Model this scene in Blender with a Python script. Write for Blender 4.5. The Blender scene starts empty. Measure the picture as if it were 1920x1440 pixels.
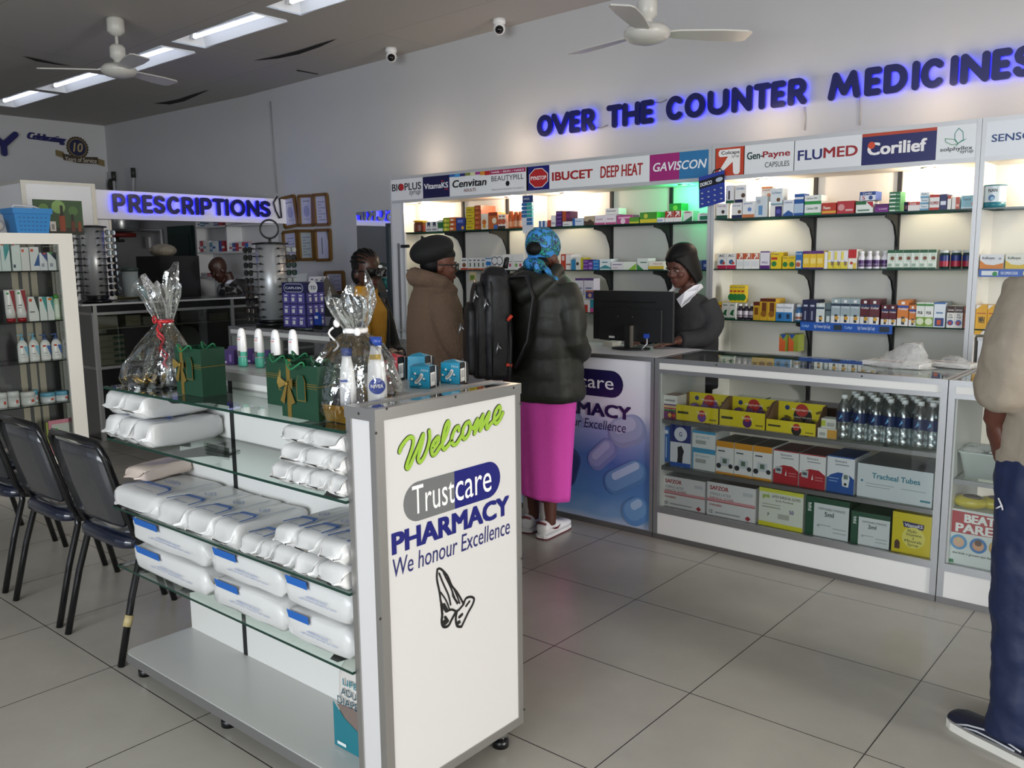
import bpy, math, random
from mathutils import Vector, Matrix
V = Vector
S = bpy.context.scene
COL = S.collection
rnd = random.Random(7)
PI = math.pi

# ------------------------------------------------------------------ camera
CAM = V((3.18213, -3.77935, 1.52316)); FPX = 1625.75
_y, _p, _r = -0.703049, 0.144667, 0.0115574
_f = V((math.sin(_y)*math.cos(_p), math.cos(_y)*math.cos(_p), -math.sin(_p)))
_rt = V((math.cos(_y), -math.sin(_y), 0)); _dn = _f.cross(_rt)
RT = math.cos(_r)*_rt + math.sin(_r)*_dn
DN = -math.sin(_r)*_rt + math.cos(_r)*_dn
FW = _f
cd = bpy.data.cameras.new('camera'); cam = bpy.data.objects.new('camera', cd); COL.objects.link(cam)
m = Matrix((RT, -DN, -FW)).transposed().to_4x4(); m.translation = CAM
cam.matrix_world = m
cd.sensor_width = 36; cd.lens = 36*FPX/1920; cd.clip_start = 0.05; cd.clip_end = 60
S.camera = cam

# ------------------------------------------------------------------ world, exposure
S.view_settings.view_transform = 'Standard'; S.view_settings.look = 'None'
S.view_settings.gamma = 1; S.view_settings.use_curve_mapping = False
S.view_settings.exposure = 0.0
w = bpy.data.worlds.new('world'); S.world = w; w.use_nodes = True
w.node_tree.nodes['Background'].inputs[0].default_value = (0.75, 0.85, 1.0, 1)
w.node_tree.nodes['Background'].inputs[1].default_value = 0.6
try:
    S.cycles.max_bounces = 8; S.cycles.transparent_max_bounces = 16
    S.cycles.caustics_reflective = False; S.cycles.caustics_refractive = False
    S.cycles.sample_clamp_indirect = 4.0
except Exception: pass

def area(name, loc, aim, sx, sy, power, col=(1, 1, 1)):
    l = bpy.data.lights.new(name, 'AREA'); l.shape = 'RECTANGLE'; l.size = sx; l.size_y = sy
    l.energy = power; l.color = col
    o = bpy.data.objects.new(name, l); COL.objects.link(o); o.location = loc
    o.rotation_euler = (V(aim)-V(loc)).to_track_quat('-Z', 'Z').to_euler(); return o
def spot(name, loc, aim, power, col, ang=1.6, r=0.03, blend=0.8):
    l = bpy.data.lights.new(name, 'SPOT'); l.energy = power; l.color = col; l.spot_size = ang
    l.spot_blend = blend; l.shadow_soft_size = r
    o = bpy.data.objects.new(name, l); COL.objects.link(o); o.location = loc
    o.rotation_euler = (V(aim)-V(loc)).to_track_quat('-Z', 'Y').to_euler(); return o
def point(name, loc, power, col, r=0.05):
    l = bpy.data.lights.new(name, 'POINT'); l.energy = power; l.color = col; l.shadow_soft_size = r
    o = bpy.data.objects.new(name, l); COL.objects.link(o); o.location = loc; return o

# daylight through the shop-front windows on the street sides
area('window_daylight', (12.8, -2.2, 1.6), (0, -1.2, 1.5), 5.4, 1.7, 1400, (1.0, 0.97, 0.92))
area('window_daylight', (2.6, -6.9, 1.75), (2.0, 0, .8), 4.6, 1.8, 240, (0.90, 0.95, 1.0))

# ------------------------------------------------------------------ pixel rays onto real planes
def ray(u, v): return FW + RT*((u-960)/FPX) + DN*((v-720)/FPX)
def on(ax, val, u, v):
    d = ray(u, v); i = 'xyz'.index(ax); t = (val-CAM[i])/d[i]; return CAM + d*t
def py(u, v, y): return on('y', y, u, v)
def px(u, v, x): return on('x', x, u, v)
def pz(u, v, z): return on('z', z, u, v)
def pd(u, v, d): return CAM + ray(u, v)*d

def pj(p):
    c = V(p)-CAM; z = c.dot(FW); return 960+FPX*c.dot(RT)/z, 720+FPX*c.dot(DN)/z
def xat(u, y, z):                              # x on the line (y, z) that lies in photo column u
    a, b = -9., 3.1
    for _ in range(50):
        m = (a+b)/2
        if pj((m, y, z))[0] < u: a = m
        else: b = m
    return (a+b)/2
# ------------------------------------------------------------------ materials
def lin(h):
    c = [int(h[i:i+2], 16)/255 for i in (0, 2, 4)]
    return tuple(x/12.92 if x <= .04045 else ((x+.055)/1.055)**2.4 for x in c) + (1,)
_M = {}
def M(h, rough=.45, metal=0, emit=0, spec=.5, bump=None, var=0.0, coat=0):
    key = (h, rough, metal, emit, spec, bump, var, coat)
    if key in _M: return _M[key]
    m = bpy.data.materials.new('mat_'+h); m.use_nodes = True
    nt = m.node_tree; b = nt.nodes['Principled BSDF']
    b.inputs['Base Color'].default_value = lin(h); b.inputs['Roughness'].default_value = rough
    b.inputs['Metallic'].default_value = metal; b.inputs['Specular IOR Level'].default_value = spec
    b.inputs['Coat Weight'].default_value = coat
    if emit:
        b.inputs['Emission Color'].default_value = lin(h); b.inputs['Emission Strength'].default_value = emit
    if bump or var:
        tc = nt.nodes.new('ShaderNodeTexCoord')
        n = nt.nodes.new('ShaderNodeTexNoise'); n.inputs['Scale'].default_value = bump[0] if bump else 6
        n.inputs['Detail'].default_value = 4
        nt.links.new(tc.outputs['Object'], n.inputs['Vector'])
        if bump:
            bp = nt.nodes.new('ShaderNodeBump'); bp.inputs['Strength'].default_value = bump[1]; bp.inputs['Distance'].default_value = bump[2]
            nt.links.new(n.outputs[0], bp.inputs['Height']); nt.links.new(bp.outputs[0], b.inputs['Normal'])
        if var:
            n2 = nt.nodes.new('ShaderNodeTexNoise'); n2.inputs['Scale'].default_value = 3.0; n2.inputs['Detail'].default_value = 5
            nt.links.new(tc.outputs['Object'], n2.inputs['Vector'])
            mx = nt.nodes.new('ShaderNodeMix'); mx.data_type = 'RGBA'
            a = lin(h); mx.inputs[6].default_value = tuple(x*(1-var) for x in a[:3])+(1,); mx.inputs[7].default_value = tuple(min(1, x*(1+var)) for x in a[:3])+(1,)
            nt.links.new(n2.outputs[0], mx.inputs[0]); nt.links.new(mx.outputs[2], b.inputs['Base Color'])
    _M[key] = m; return m
def glass_mat(name, tint, k=1.0, rough=0.0, base=0.0, bump=None):
    m = bpy.data.materials.new(name); m.use_nodes = True; nt = m.node_tree; nt.nodes.clear()
    o = nt.nodes.new('ShaderNodeOutputMaterial'); t = nt.nodes.new('ShaderNodeBsdfTransparent'); t.inputs[0].default_value = lin(tint)
    g = nt.nodes.new('ShaderNodeBsdfGlossy'); g.inputs['Roughness'].default_value = rough; g.inputs[0].default_value = (.95, .97, .96, 1)
    fr = nt.nodes.new('ShaderNodeFresnel'); fr.inputs[0].default_value = 1.5
    ma = nt.nodes.new('ShaderNodeMath'); ma.operation = 'MULTIPLY_ADD'; ma.inputs[1].default_value = k; ma.inputs[2].default_value = base; ma.use_clamp = True
    mx = nt.nodes.new('ShaderNodeMixShader')
    nt.links.new(fr.outputs[0], ma.inputs[0]); nt.links.new(ma.outputs[0], mx.inputs[0])
    nt.links.new(t.outputs[0], mx.inputs[1]); nt.links.new(g.outputs[0], mx.inputs[2]); nt.links.new(mx.outputs[0], o.inputs[0])
    if bump:
        tc = nt.nodes.new('ShaderNodeTexCoord'); n = nt.nodes.new('ShaderNodeTexNoise'); n.inputs['Scale'].default_value = bump[0]; n.inputs['Detail'].default_value = 3
        bp = nt.nodes.new('ShaderNodeBump'); bp.inputs['Strength'].default_value = bump[1]; bp.inputs['Distance'].default_value = .01
        nt.links.new(tc.outputs['Object'], n.inputs['Vector']); nt.links.new(n.outputs[0], bp.inputs['Height'])
        nt.links.new(bp.outputs[0], g.inputs['Normal']); nt.links.new(bp.outputs[0], fr.inputs['Normal'])
    return m
GLASS = glass_mat('clear_glass', 'f3f8f5', 0.9)
SHELFG = glass_mat('shelf_glass', 'dfece4', 1.0, 0.01)
PANEG = glass_mat('front_glass', 'f4f8f6', 0.8)
DARKG = glass_mat('tinted_glass', 'b6bab2', 1.0, 0.02, 0.05)
CELLO = glass_mat('cellophane', 'f6f7f7', 1.0, .08, .10, (22, 1.0))
PETG = glass_mat('pet_plastic', 'f2f6f8', .7, .22, .16)
FILMY = None
EDGE = M('12352c', .15)
ALU = M('a9aaac', .35, .85); ALUD = M('7e7c7c', .4, .8); ALUW = M('c9cbce', .4, .3)
WHITE = M('eeeeec', .4); LAM = M('e4e4e1', .35); BLACK = M('0c0c0e', .35); BLKM = M('17181a', .5)
CHROME = M('d0d2d4', .18, 1.0)

FILMY = M('e6e6e4', .16, bump=(22, 1.0, .02)); FILMY = FILMY.copy(); FILMY.node_tree.nodes['Principled BSDF'].inputs['Alpha'].default_value = .42
# ------------------------------------------------------------------ mesh builder
_TXT = {}
def text_geo(s, bold=0.0, shear=0.0, space=1.0):
    key = (s, bold, shear, space)
    if key in _TXT: return _TXT[key]
    c = bpy.data.curves.new('t', 'FONT'); c.body = s; c.offset = bold; c.shear = shear; c.resolution_u = 3
    c.space_character = space
    o = bpy.data.objects.new('t', c); COL.objects.link(o)
    dg = bpy.context.evaluated_depsgraph_get(); me = o.evaluated_get(dg).to_mesh()
    vs = [(v.co.x, v.co.y) for v in me.vertices]; fs = [tuple(p.vertices) for p in me.polygons]
    o.evaluated_get(dg).to_mesh_clear(); bpy.data.objects.remove(o); bpy.data.curves.remove(c)
    if vs:
        x0 = min(a for a, b in vs); x1 = max(a for a, b in vs); y0 = min(b for a, b in vs); y1 = max(b for a, b in vs)
        vs = [((a-x0)/max(1e-6, x1-x0), (b-y0)/max(1e-6, y1-y0)) for a, b in vs]
    _TXT[key] = (vs, fs); return vs, fs

class Fr:                       # a 2-D frame lying in the world: origin, x vector, y vector, outward normal
    def __init__(s, o, x, y, n=None):
        s.o = V(o); s.x = V(x); s.y = V(y); s.n = V(n) if n is not None else s.x.cross(s.y).normalized()
    def p(s, a, b, h=0.0): return s.o + s.x*a + s.y*b + s.n*h

class MB:
    def __init__(s): s.nb = 0; s.ne = 0; s.v = []; s.f = []; s.m = []; s.sm = []; s.mats = []
    def mi(s, mat):
        if mat not in s.mats: s.mats.append(mat)
        return s.mats.index(mat)
    def add(s, vs, fs, mat, smooth=False):
        k = len(s.v); i = s.mi(mat); s.v += [tuple(v) for v in vs]
        for f in fs: s.f.append(tuple(k+j for j in f)); s.m.append(i); s.sm.append(smooth)
        return s
    def box(s, x0, y0, z0, x1, y1, z1, mat):
        x0, x1 = sorted((x0, x1)); y0, y1 = sorted((y0, y1)); z0, z1 = sorted((z0, z1))
        e = (s.nb % 9)*4e-5; s.nb += 1; x0 -= e; y0 -= e; z0 -= e; x1 += e; y1 += e; z1 += e
        vs = [(x0, y0, z0), (x1, y0, z0), (x1, y1, z0), (x0, y1, z0), (x0, y0, z1), (x1, y0, z1), (x1, y1, z1), (x0, y1, z1)]
        return s.add(vs, [(0, 3, 2, 1), (4, 5, 6, 7), (0, 1, 5, 4), (1, 2, 6, 5), (2, 3, 7, 6), (3, 0, 4, 7)], mat)
    def slab(s, x0, y0, z0, x1, y1, z1, mat, edge):      # glass sheet with a coloured rim
        s.add([(x0, y0, z0), (x1, y0, z0), (x1, y1, z0), (x0, y1, z0), (x0, y0, z1), (x1, y0, z1), (x1, y1, z1), (x0, y1, z1)], [(4, 5, 6, 7)], mat)
        return s.add(s.v[-8:], [(0, 1, 5, 4), (1, 2, 6, 5), (2, 3, 7, 6), (3, 0, 4, 7)], edge)
    def bar(s, p0, p1, w, h, mat, up=(0, 0, 1)):
        p0 = V(p0); p1 = V(p1); d = (p1-p0).normalized(); u = V(up)
        a = d.cross(u).normalized() if d.cross(u).length > 1e-5 else V((1, 0, 0)); b = a.cross(d)
        vs = [p+a*(w/2*i)+b*(h/2*j) for p in (p0, p1) for i, j in ((-1, -1), (1, -1), (1, 1), (-1, 1))]
        return s.add(vs, [(3, 2, 1, 0), (4, 5, 6, 7), (0, 1, 5, 4), (1, 2, 6, 5), (2, 3, 7, 6), (3, 0, 4, 7)], mat)
    def rings(s, rs, mat, caps=True, smooth=True, closed=False):   # rs: lists of equally many points
        n = len(rs[0]); vs = [p for r in rs for p in r]; fs = []
        R = len(rs)
        for i in range(R if closed else R-1):
            j = (i+1) % R
            for k in range(n): fs.append((i*n+k, i*n+(k+1) % n, j*n+(k+1) % n, j*n+k))
        if caps and not closed: fs += [tuple(reversed(range(n))), tuple((R-1)*n+k for k in range(n))]
        return s.add(vs, fs, mat, smooth)
    def tube(s, pts, r, mat, n=8, flat=1.0, up=None, caps=True, smooth=True):
        pts = [V(p) for p in pts]; rs = []
        if not isinstance(r, (list, tuple)): r = [r]*len(pts)
        prev = None
        for i, p in enumerate(pts):
            d = (pts[min(i+1, len(pts)-1)]-pts[max(i-1, 0)]).normalized()
            if prev is None:
                u = V(up) if up else (V((0, 0, 1)) if abs(d.z) < .9 else V((0, 1, 0)))
                a = d.cross(u).normalized()
            else: a = (prev-d*prev.dot(d)).normalized()
            prev = a; b = d.cross(a)
            q = r[i] if isinstance(r[i], (list, tuple)) else (r[i], r[i]*flat)
            rs.append([p+a*(q[0]*math.cos(2*PI*k/n))+b*(q[1]*math.sin(2*PI*k/n)) for k in range(n)])
        return s.rings(rs, mat, caps, smooth)
    def limb(s, pts, r, mat, n=14):                   # a tube through a softly curved path
        P = []; R = []; k = 5; L = len(pts)
        for i in range(L-1):
            p0, p1, p2, p3 = (V(pts[max(0, min(L-1, i+j))]) for j in (-1, 0, 1, 2))
            for q in range(k):
                t = q/k; P.append(.5*((2*p1)+(p2-p0)*t+(2*p0-5*p1+4*p2-p3)*t*t+(3*p1-p0-3*p2+p3)*t**3)); R.append(r[i]+(r[i+1]-r[i])*t)
        return s.tube(P+[V(pts[-1])], R+[r[-1]], mat, n)
    def cyl(s, c, r, z0, z1, mat, n=20, r2=None, smooth=True):
        return s.lathe(c, [(r, z0), (r if r2 is None else r2, z1)], mat, n, smooth)
    def lathe(s, c, prof, mat, n=16, smooth=True, sx=1, sy=1, caps=True):
        cx, cy = c[0], c[1]; cz = c[2] if len(c) > 2 else 0
        rs = [[V((cx+r*sx*math.cos(2*PI*k/n), cy+r*sy*math.sin(2*PI*k/n), cz+z)) for k in range(n)] for r, z in prof]
        return s.rings(rs, mat, caps, smooth)
    def ell(s, c, rx, ry, rz, mat, n=14, m=9, rot=None):
        c = V(c); vs = []
        for i in range(1, m):
            t = PI*i/m
            for k in range(n):
                p = V((rx*math.sin(t)*math.cos(2*PI*k/n), ry*math.sin(t)*math.sin(2*PI*k/n), -rz*math.cos(t)))
                vs.append(p)
        vs += [V((0, 0, -rz)), V((0, 0, rz))]
        if rot: vs = [rot @ p for p in vs]
        vs = [c+p for p in vs]; fs = []
        for i in range(m-2):
            for k in range(n): fs.append((i*n+k, i*n+(k+1) % n, (i+1)*n+(k+1) % n, (i+1)*n+k))
        a = (m-1)*n
        for k in range(n): fs.append((a, (k+1) % n, k)); fs.append((a+1, (m-2)*n+k, (m-2)*n+(k+1) % n))
        return s.add(vs, fs, mat, True)
    # ---- flat printing on a frame
    def rect(s, fr, x0, y0, x1, y1, mat, h=.0006):
        return s.add([fr.p(x0, y0, h), fr.p(x1, y0, h), fr.p(x1, y1, h), fr.p(x0, y1, h)], [(0, 1, 2, 3)], mat)
    def poly(s, fr, pts, mat, h=.0006):
        return s.add([fr.p(a, b, h) for a, b in pts], [tuple(range(len(pts)))], mat)
    def disc(s, fr, cx, cy, rx, mat, ry=None, h=.0008, n=20, a0=0, a1=2*PI):
        ry = rx if ry is None else ry
        return s.poly(fr, [(cx+rx*math.cos(a0+(a1-a0)*k/n), cy+ry*math.sin(a0+(a1-a0)*k/n)) for k in range(n if a1-a0 > 6.2 else n+1)], mat, h)
    def text(s, fr, t, x0, y0, x1, y1, mat, bold=.0, shear=0., h=.001, thick=0, space=1.0):
        vs, fs = text_geo(t, 0, shear, space); e = 1.25*bold*(y1-y0) if bold > .006 else 0
        for n, (qx, qy) in enumerate(((0, 0),) if not e else ((-1, 0), (1, 0)) if bold <= .012 else ((0, 0), (-1, -.6), (1, -.6), (-1, .6), (1, .6))):
            s.add([fr.p(x0+e+(x1-x0-2*e)*a+qx*e, y0+e*.6+(y1-y0-1.2*e)*b+qy*e, h+.00004*n) for a, b in vs], fs, mat)
        return s
    def stroke(s, fr, pts, w, mat, h0=.0006, h1=None, n=10):     # round-ended pen line; h1 makes it a raised solid
        Q = [V((a, b)) for a, b in pts]
        hs = (h0,) if h1 is None else (h0, h1)
        def up(): s.ne = (s.ne+1) % 90; return tuple(q+s.ne*1.6e-5 for q in hs)
        for c in Q: s._prism(fr, [(c.x+w*math.cos(2*PI*k/n), c.y+w*math.sin(2*PI*k/n)) for k in range(n)], mat, up())
        for a, b in zip(Q, Q[1:]):
            d = b-a
            if d.length < 1e-6: continue
            d.normalize(); e = V((-d.y, d.x))*w
            s._prism(fr, [tuple(a-e), tuple(b-e), tuple(b+e), tuple(a+e)], mat, up())
        return s
    def _prism(s, fr, o, mat, hs):
        k = len(o)
        if len(hs) == 1: s.add([fr.p(a, b, hs[0]) for a, b in o], [tuple(range(k))], mat); return
        vs = [fr.p(a, b, hs[0]) for a, b in o]+[fr.p(a, b, hs[1]) for a, b in o]
        s.add(vs, [tuple(range(k, 2*k))]+[(i, (i+1) % k, k+(i+1) % k, k+i) for i in range(k)], mat)
    def build(s, name, parent=None, origin=None, bevel=0, mods=(), loc=None, rotz=0, local=False):
        me = bpy.data.meshes.new(name)
        if origin is None:
            if parent is not None or not s.v: origin = (0, 0, 0)
            else:
                xs, ys, zs = zip(*s.v); origin = ((min(xs)+max(xs))/2, (min(ys)+max(ys))/2, min(zs))
        ox, oy, oz = origin
        if parent is not None: ox, oy, oz = (0, 0, 0) if local else wloc(parent)
        me.from_pydata([(a-ox, b-oy, c-oz) for a, b, c in s.v], [], s.f)
        for q in s.mats: me.materials.append(q)
        me.polygons.foreach_set('material_index', s.m); me.polygons.foreach_set('use_smooth', s.sm); me.update()
        o = bpy.data.objects.new(name, me); COL.objects.link(o)
        if parent is not None: o.parent = parent
        else: o.location = (ox, oy, oz) if loc is None else loc; o.rotation_euler.z = rotz
        if bevel:
            b = o.modifiers.new('bevel', 'BEVEL'); b.width = bevel; b.segments = 2; b.limit_method = 'ANGLE'
        for t, kw in mods:
            q = o.modifiers.new(t.lower(), t)
            for k, val in kw.items(): setattr(q, k, val)
        return o
def wloc(o):
    p = V((0, 0, 0))
    while o is not None: p = p+V(o.location); o = o.parent
    return p
def tag(o, label, cat, group=None):
    o['label'] = label; o['category'] = cat
    if group: o['group'] = group
    return o
def thing(name, label, cat, loc=(0, 0, 0), group=None, rotz=0):
    o = bpy.data.objects.new(name, None); COL.objects.link(o); o.location = loc; o.rotation_euler.z = rotz
    o.empty_display_size = .1
    return tag(o, label, cat, group)
def struct(o): o['kind'] = 'structure'; return o
def dup(root, loc, label, group=None, rotz=None):
    r = root.copy(); COL.objects.link(r); r.location = loc; r['label'] = label
    if group: r['group'] = group
    if rotz is not None: r.rotation_euler.z = rotz
    for ch in list(root.children):
        c = ch.copy(); COL.objects.link(c); c.parent = r
        for g in list(ch.children):
            e = g.copy(); COL.objects.link(e); e.parent = c
    return r
ORD = 'first second third fourth fifth sixth seventh eighth ninth tenth eleventh twelfth'.split()
def frame_px(ax, val, bl, br, tl, n=None):     # a frame on a real plane, spanned by three photo points
    o = on(ax, val, *bl); x = on(ax, val, *br)-o; y = on(ax, val, *tl)-o
    return Fr(o, x, y, n)
# ================================================================== ROOM
def floor_mat():
    m = bpy.data.materials.new('floor_tiles'); m.use_nodes = True; nt = m.node_tree; b = nt.nodes['Principled BSDF']; L = nt.links.new
    tc = nt.nodes.new('ShaderNodeTexCoord'); br = nt.nodes.new('ShaderNodeTexBrick')
    br.offset = 0; br.squash = 1; br.inputs['Scale'].default_value = 1; br.inputs['Brick Width'].default_value = .6; br.inputs['Row Height'].default_value = .6
    br.inputs['Mortar Size'].default_value = .0022; br.inputs['Mortar Smooth'].default_value = .1
    n = nt.nodes.new('ShaderNodeTexNoise'); n.inputs['Scale'].default_value = 1.6; n.inputs['Detail'].default_value = 6; n.inputs['Roughness'].default_value = .6
    r = nt.nodes.new('ShaderNodeValToRGB'); r.color_ramp.elements[0].position = .3; r.color_ramp.elements[1].position = .75
    r.color_ramp.elements[0].color = lin('a4a096'); r.color_ramp.elements[1].color = lin('b6b2a7')
    L(tc.outputs['Object'], br.inputs['Vector']); L(tc.outputs['Object'], n.inputs['Vector']); L(n.outputs[0], r.inputs[0])
    L(r.outputs[0], br.inputs['Color1']); L(r.outputs[0], br.inputs['Color2']); br.inputs['Mortar'].default_value = lin('2c2925')
    L(br.outputs['Color'], b.inputs['Base Color']); b.inputs['Roughness'].default_value = .27; b.inputs['Specular IOR Level'].default_value = .5
    bp = nt.nodes.new('ShaderNodeBump'); bp.inputs['Strength'].default_value = .3; bp.inputs['Distance'].default_value = .002; bp.invert = True
    L(br.outputs['Fac'], bp.inputs['Height']); L(bp.outputs[0], b.inputs['Normal'])
    return m
def ceil_mat():
    m = bpy.data.materials.new('ceiling_boards'); m.use_nodes = True; nt = m.node_tree; b = nt.nodes['Principled BSDF']; L = nt.links.new
    tc = nt.nodes.new('ShaderNodeTexCoord'); br = nt.nodes.new('ShaderNodeTexBrick'); br.offset = .5
    br.inputs['Scale'].default_value = 1; br.inputs['Brick Width'].default_value = 2.4; br.inputs['Row Height'].default_value = 1.2
    br.inputs['Mortar Size'].default_value = .004; br.inputs['Mortar Smooth'].default_value = .6
    br.inputs['Color1'].default_value = lin('b4b0aa'); br.inputs['Color2'].default_value = lin('b0ada8'); br.inputs['Mortar'].default_value = lin('928e88')
    L(tc.outputs['Object'], br.inputs['Vector']); L(br.outputs['Color'], b.inputs['Base Color']); b.inputs['Roughness'].default_value = .8
    return m
WALLM = M('c2c3c5', .75, var=.03)
def zc(x):
    P = [(-9.5, 3.317), (-5.3, 3.285), (-2.8, 3.334), (-.66, 3.375), (3, 3.42), (7, 3.45)]
    for (a, p), (b, q) in zip(P, P[1:]):
        if x <= b: return p+(q-p)*max(0, (x-a))/(b-a)
    return 3.45
b = MB(); b.add([(-9, -7, 0), (13, -7, 0), (13, 1.85, 0), (-9, 1.85, 0)], [(0, 1, 2, 3)], floor_mat()); struct(b.build('floor', origin=(0, 0, 0)))
WB = 1.8; WL = -8.56
b = MB(); b.box(WL-.1, WB, 0, 13, WB+.1, 3.6, WALLM); struct(b.build('wall_back'))
b = MB(); b.box(WL-.1, -7, 0, WL, WB, 3.6, WALLM); struct(b.build('wall_left'))
# street-side walls with their shop windows (behind and beside the photographer)
b = MB(); b.box(WL, -7.1, 0, 13, -7, .35, WALLM).box(WL, -7.1, 2.7, 13, -7, 3.6, WALLM).box(WL, -7.1, .35, -5.4, -7, 2.7, WALLM).box(5.2, -7.1, .35, 13, -7, 2.7, WALLM)
struct(b.build('wall_front'))
b = MB(); b.box(13, -7, 0, 13.1, 1.8, .3, WALLM).box(13, -7, 2.75, 13.1, 1.8, 3.6, WALLM).box(13, .6, .3, 13.1, 1.8, 2.75, WALLM).box(13, -7, .3, 13.1, -5, 2.75, WALLM)
struct(b.build('wall_right'))
b = MB(); b.box(7.0, -7, 2.42, 7.25, 1.8, 3.6, WALLM); struct(b.build('shade_beam_1'))  # unseen ceiling beam, added to hold window light off the upper far wall
b = MB()
for y in (-5, -3.2, -1.3, .6): b.box(13, y-.04, .3, 13.06, y+.04, 2.75, ALU)
b.box(13, -5, .3, 13.06, .6, .36, ALU).box(13, -5, 2.69, 13.06, .6, 2.75, ALU); f_ = struct(b.build('window_2'))
b = MB(); b.add([(13.03, -5, .3), (13.03, .6, .3), (13.03, .6, 2.75), (13.03, -5, 2.75)], [(0, 1, 2, 3)], GLASS); b.build('pane', f_)
# ceiling with the recessed light troughs left open
FX = [(-7.84, -6.65), (-6.49, -5.30), (-5.10, -3.93), (-3.77, -2.60), (-2.43, -1.26), (-1.09, .08), (.25, 1.42), (1.59, 2.76), (2.93, 4.10)]
FY = (.13, .44)
xs = sorted([WL-.1, 13.1]+[x for p in FX for x in p]); ys = [-7.1, FY[0], FY[1], WB+.05]
b = MB(); CM = ceil_mat()
for i in range(len(xs)-1):
    for j in range(3):
        if j == 1 and (xs[i], xs[i+1]) in FX: continue
        a, c = xs[i], xs[i+1]
        b.add([(a, ys[j], zc(a)), (a, ys[j+1], zc(a)), (c, ys[j+1], zc(c)), (c, ys[j], zc(c))], [(0, 1, 2, 3)], CM)
ceil = struct(b.build('ceiling', origin=(0, 0, 0)))
b = MB(); GAP = M('0a0a0a', 1)
for P in ([(287, 194), (318, 196), (345, 190), (368, 180), (393, 168), (362, 177), (335, 186), (310, 191)],
          [(475, 114), (520, 110), (560, 102), (600, 88), (632, 73), (600, 82), (560, 95), (520, 105)],
          [(41, 105), (68, 115), (105, 121), (140, 125), (105, 119), (65, 110)], [(556, 131), (597, 139), (597, 140), (556, 133)]):
    b.add([pz(u, v, zc(pz(u, v, 3.32).x)-.004) for u, v in P], [tuple(range(len(P)))], GAP)
b.build('gap', ceil)
TUBE = M('e8eeff', .3, emit=3.2); TROUGH = M('f2f4f6', .5)
for i, (x0, x1) in enumerate(FX):
    z = (zc(x0)+zc(x1))/2; k = len(FX)-i
    t = thing('ceiling_light', 'recessed fluorescent trough light, '+ORD[i]+' along the ceiling row from the far wall', 'ceiling light', ((x0+x1)/2, .285, z), 'fluorescent trough lights in the ceiling')
    b = MB(); y0, y1 = FY; e = .05
    q = [(x0, y0, z), (x1, y0, z), (x1, y1, z), (x0, y1, z)]; r = [(x0+e, y0+e, z+.1), (x1-e, y0+e, z+.1), (x1-e, y1-e, z+.1), (x0+e, y1-e, z+.1)]
    b.add(q+r, [(4, 5, 6, 7), (0, 1, 5, 4), (1, 2, 6, 5), (2, 3, 7, 6), (3, 0, 4, 7)], TROUGH)
    b.add([(x0-.01, y0-.012, z-.003), (x1+.01, y0-.012, z-.003), (x1+.01, y0, z-.003), (x0-.01, y0, z-.003), (x0-.01, y1, z-.003), (x1+.01, y1, z-.003), (x1+.01, y1+.012, z-.003), (x0-.01, y1+.012, z-.003)], [(0, 1, 2, 3), (4, 5, 6, 7)], M('d8d8d6', .6))
    b.build('trough', t)
    b = MB(); b.tube([(x0+.08, .3, z+.045), (x1-.08, .3, z+.045)], .017, TUBE, 10); b.build('lamp_tube', t)
    b = MB()
    for x in (x0+.06, x1-.06): b.box(x-.02, .285, z+.03, x+.02, .315, z+.1, WHITE)
    b.build('lamp_holder', t)

def fan(label, hub, ztop, ang, L, pitch=-.16):
    t = thing('ceiling_fan', label, 'ceiling fan', hub, 'white ceiling fans'); x, y, z = hub; FW_ = M('c9c7c0', .35)
    b = MB(); b.lathe((x, y), [(.028, ztop-.13), (.062, ztop-.1), (.062, ztop-.015), (.05, ztop)], FW_, 18); b.build('canopy', t)
    b = MB(); b.tube([(x, y, z+.08), (x, y, ztop-.1)], .012, FW_, 10); b.build('rod', t)
    b = MB(); b.lathe((x, y), [(.04, z+.19), (.055, z+.17), (.055, z+.10), (.03, z+.08), (.03, z+.05), (.10, z+.045), (.125, z+.02), (.125, z-.005), (.1, z-.03), (.05, z-.045), (.001, z-.048)], FW_, 24); b.build('motor', t)
    for k in range(3):
        a = ang+k*2*PI/3; d = V((math.cos(a), math.sin(a), 0)); e = V((-d.y, d.x, 0)); b = MB(); rs = []
        for q, wd in ((.1, .03), (.17, .05), (.3, .062), (L*.7, .07), (L*.95, .068), (L, .05)):
            c = V((x, y, z+.01))+d*q; n = e*wd*math.cos(pitch)+V((0, 0, wd*math.sin(pitch))); h = V((0, 0, .004))
            rs.append([c-n-h, c+n-h, c+n+h, c-n+h])
        b.rings(rs, FW_, True, False); b.build('blade', t)
h = pd(223, 134, 6.5); e = pz(352, 166, h.z)-h
fan('dusty white ceiling fan hanging over the waiting chairs', tuple(h), zc(h.x), math.atan2(e.y, e.x), .56)
h = pd(1213, 66, 4.7); e = pz(1395, 71, h.z)-h
fan('white ceiling fan hanging above the till, before the big counter sign', tuple(h), zc(h.x), math.atan2(e.y, e.x), .58)
for (u, v, lab) in ((936, 44, 'round white ceiling camera hung closer to the big counter sign'), (733, 93, 'round white ceiling camera hung closer to the prescriptions sign')):
    c = pz(u, v-8, zc(-1.5)); t = thing('security_camera', lab, 'security camera', c, 'ceiling cameras'); z = zc(c.x)
    b = MB(); b.lathe((c.x, c.y), [(.05, z), (.05, z-.03), (.045, z-.04)], WHITE, 18); b.build('base', t)
    b = MB(); b.ell((c.x, c.y, z-.07), .048, .048, .05, WHITE); b.build('shell', t)
    d = (CAM-c); d.z = 0; d.normalize()
    b = MB(); b.ell((c.x+d.x*.024, c.y+d.y*.024, z-.083), .034, .034, .034, M('0a0a0c', .1)); b.build('lens', t)

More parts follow.
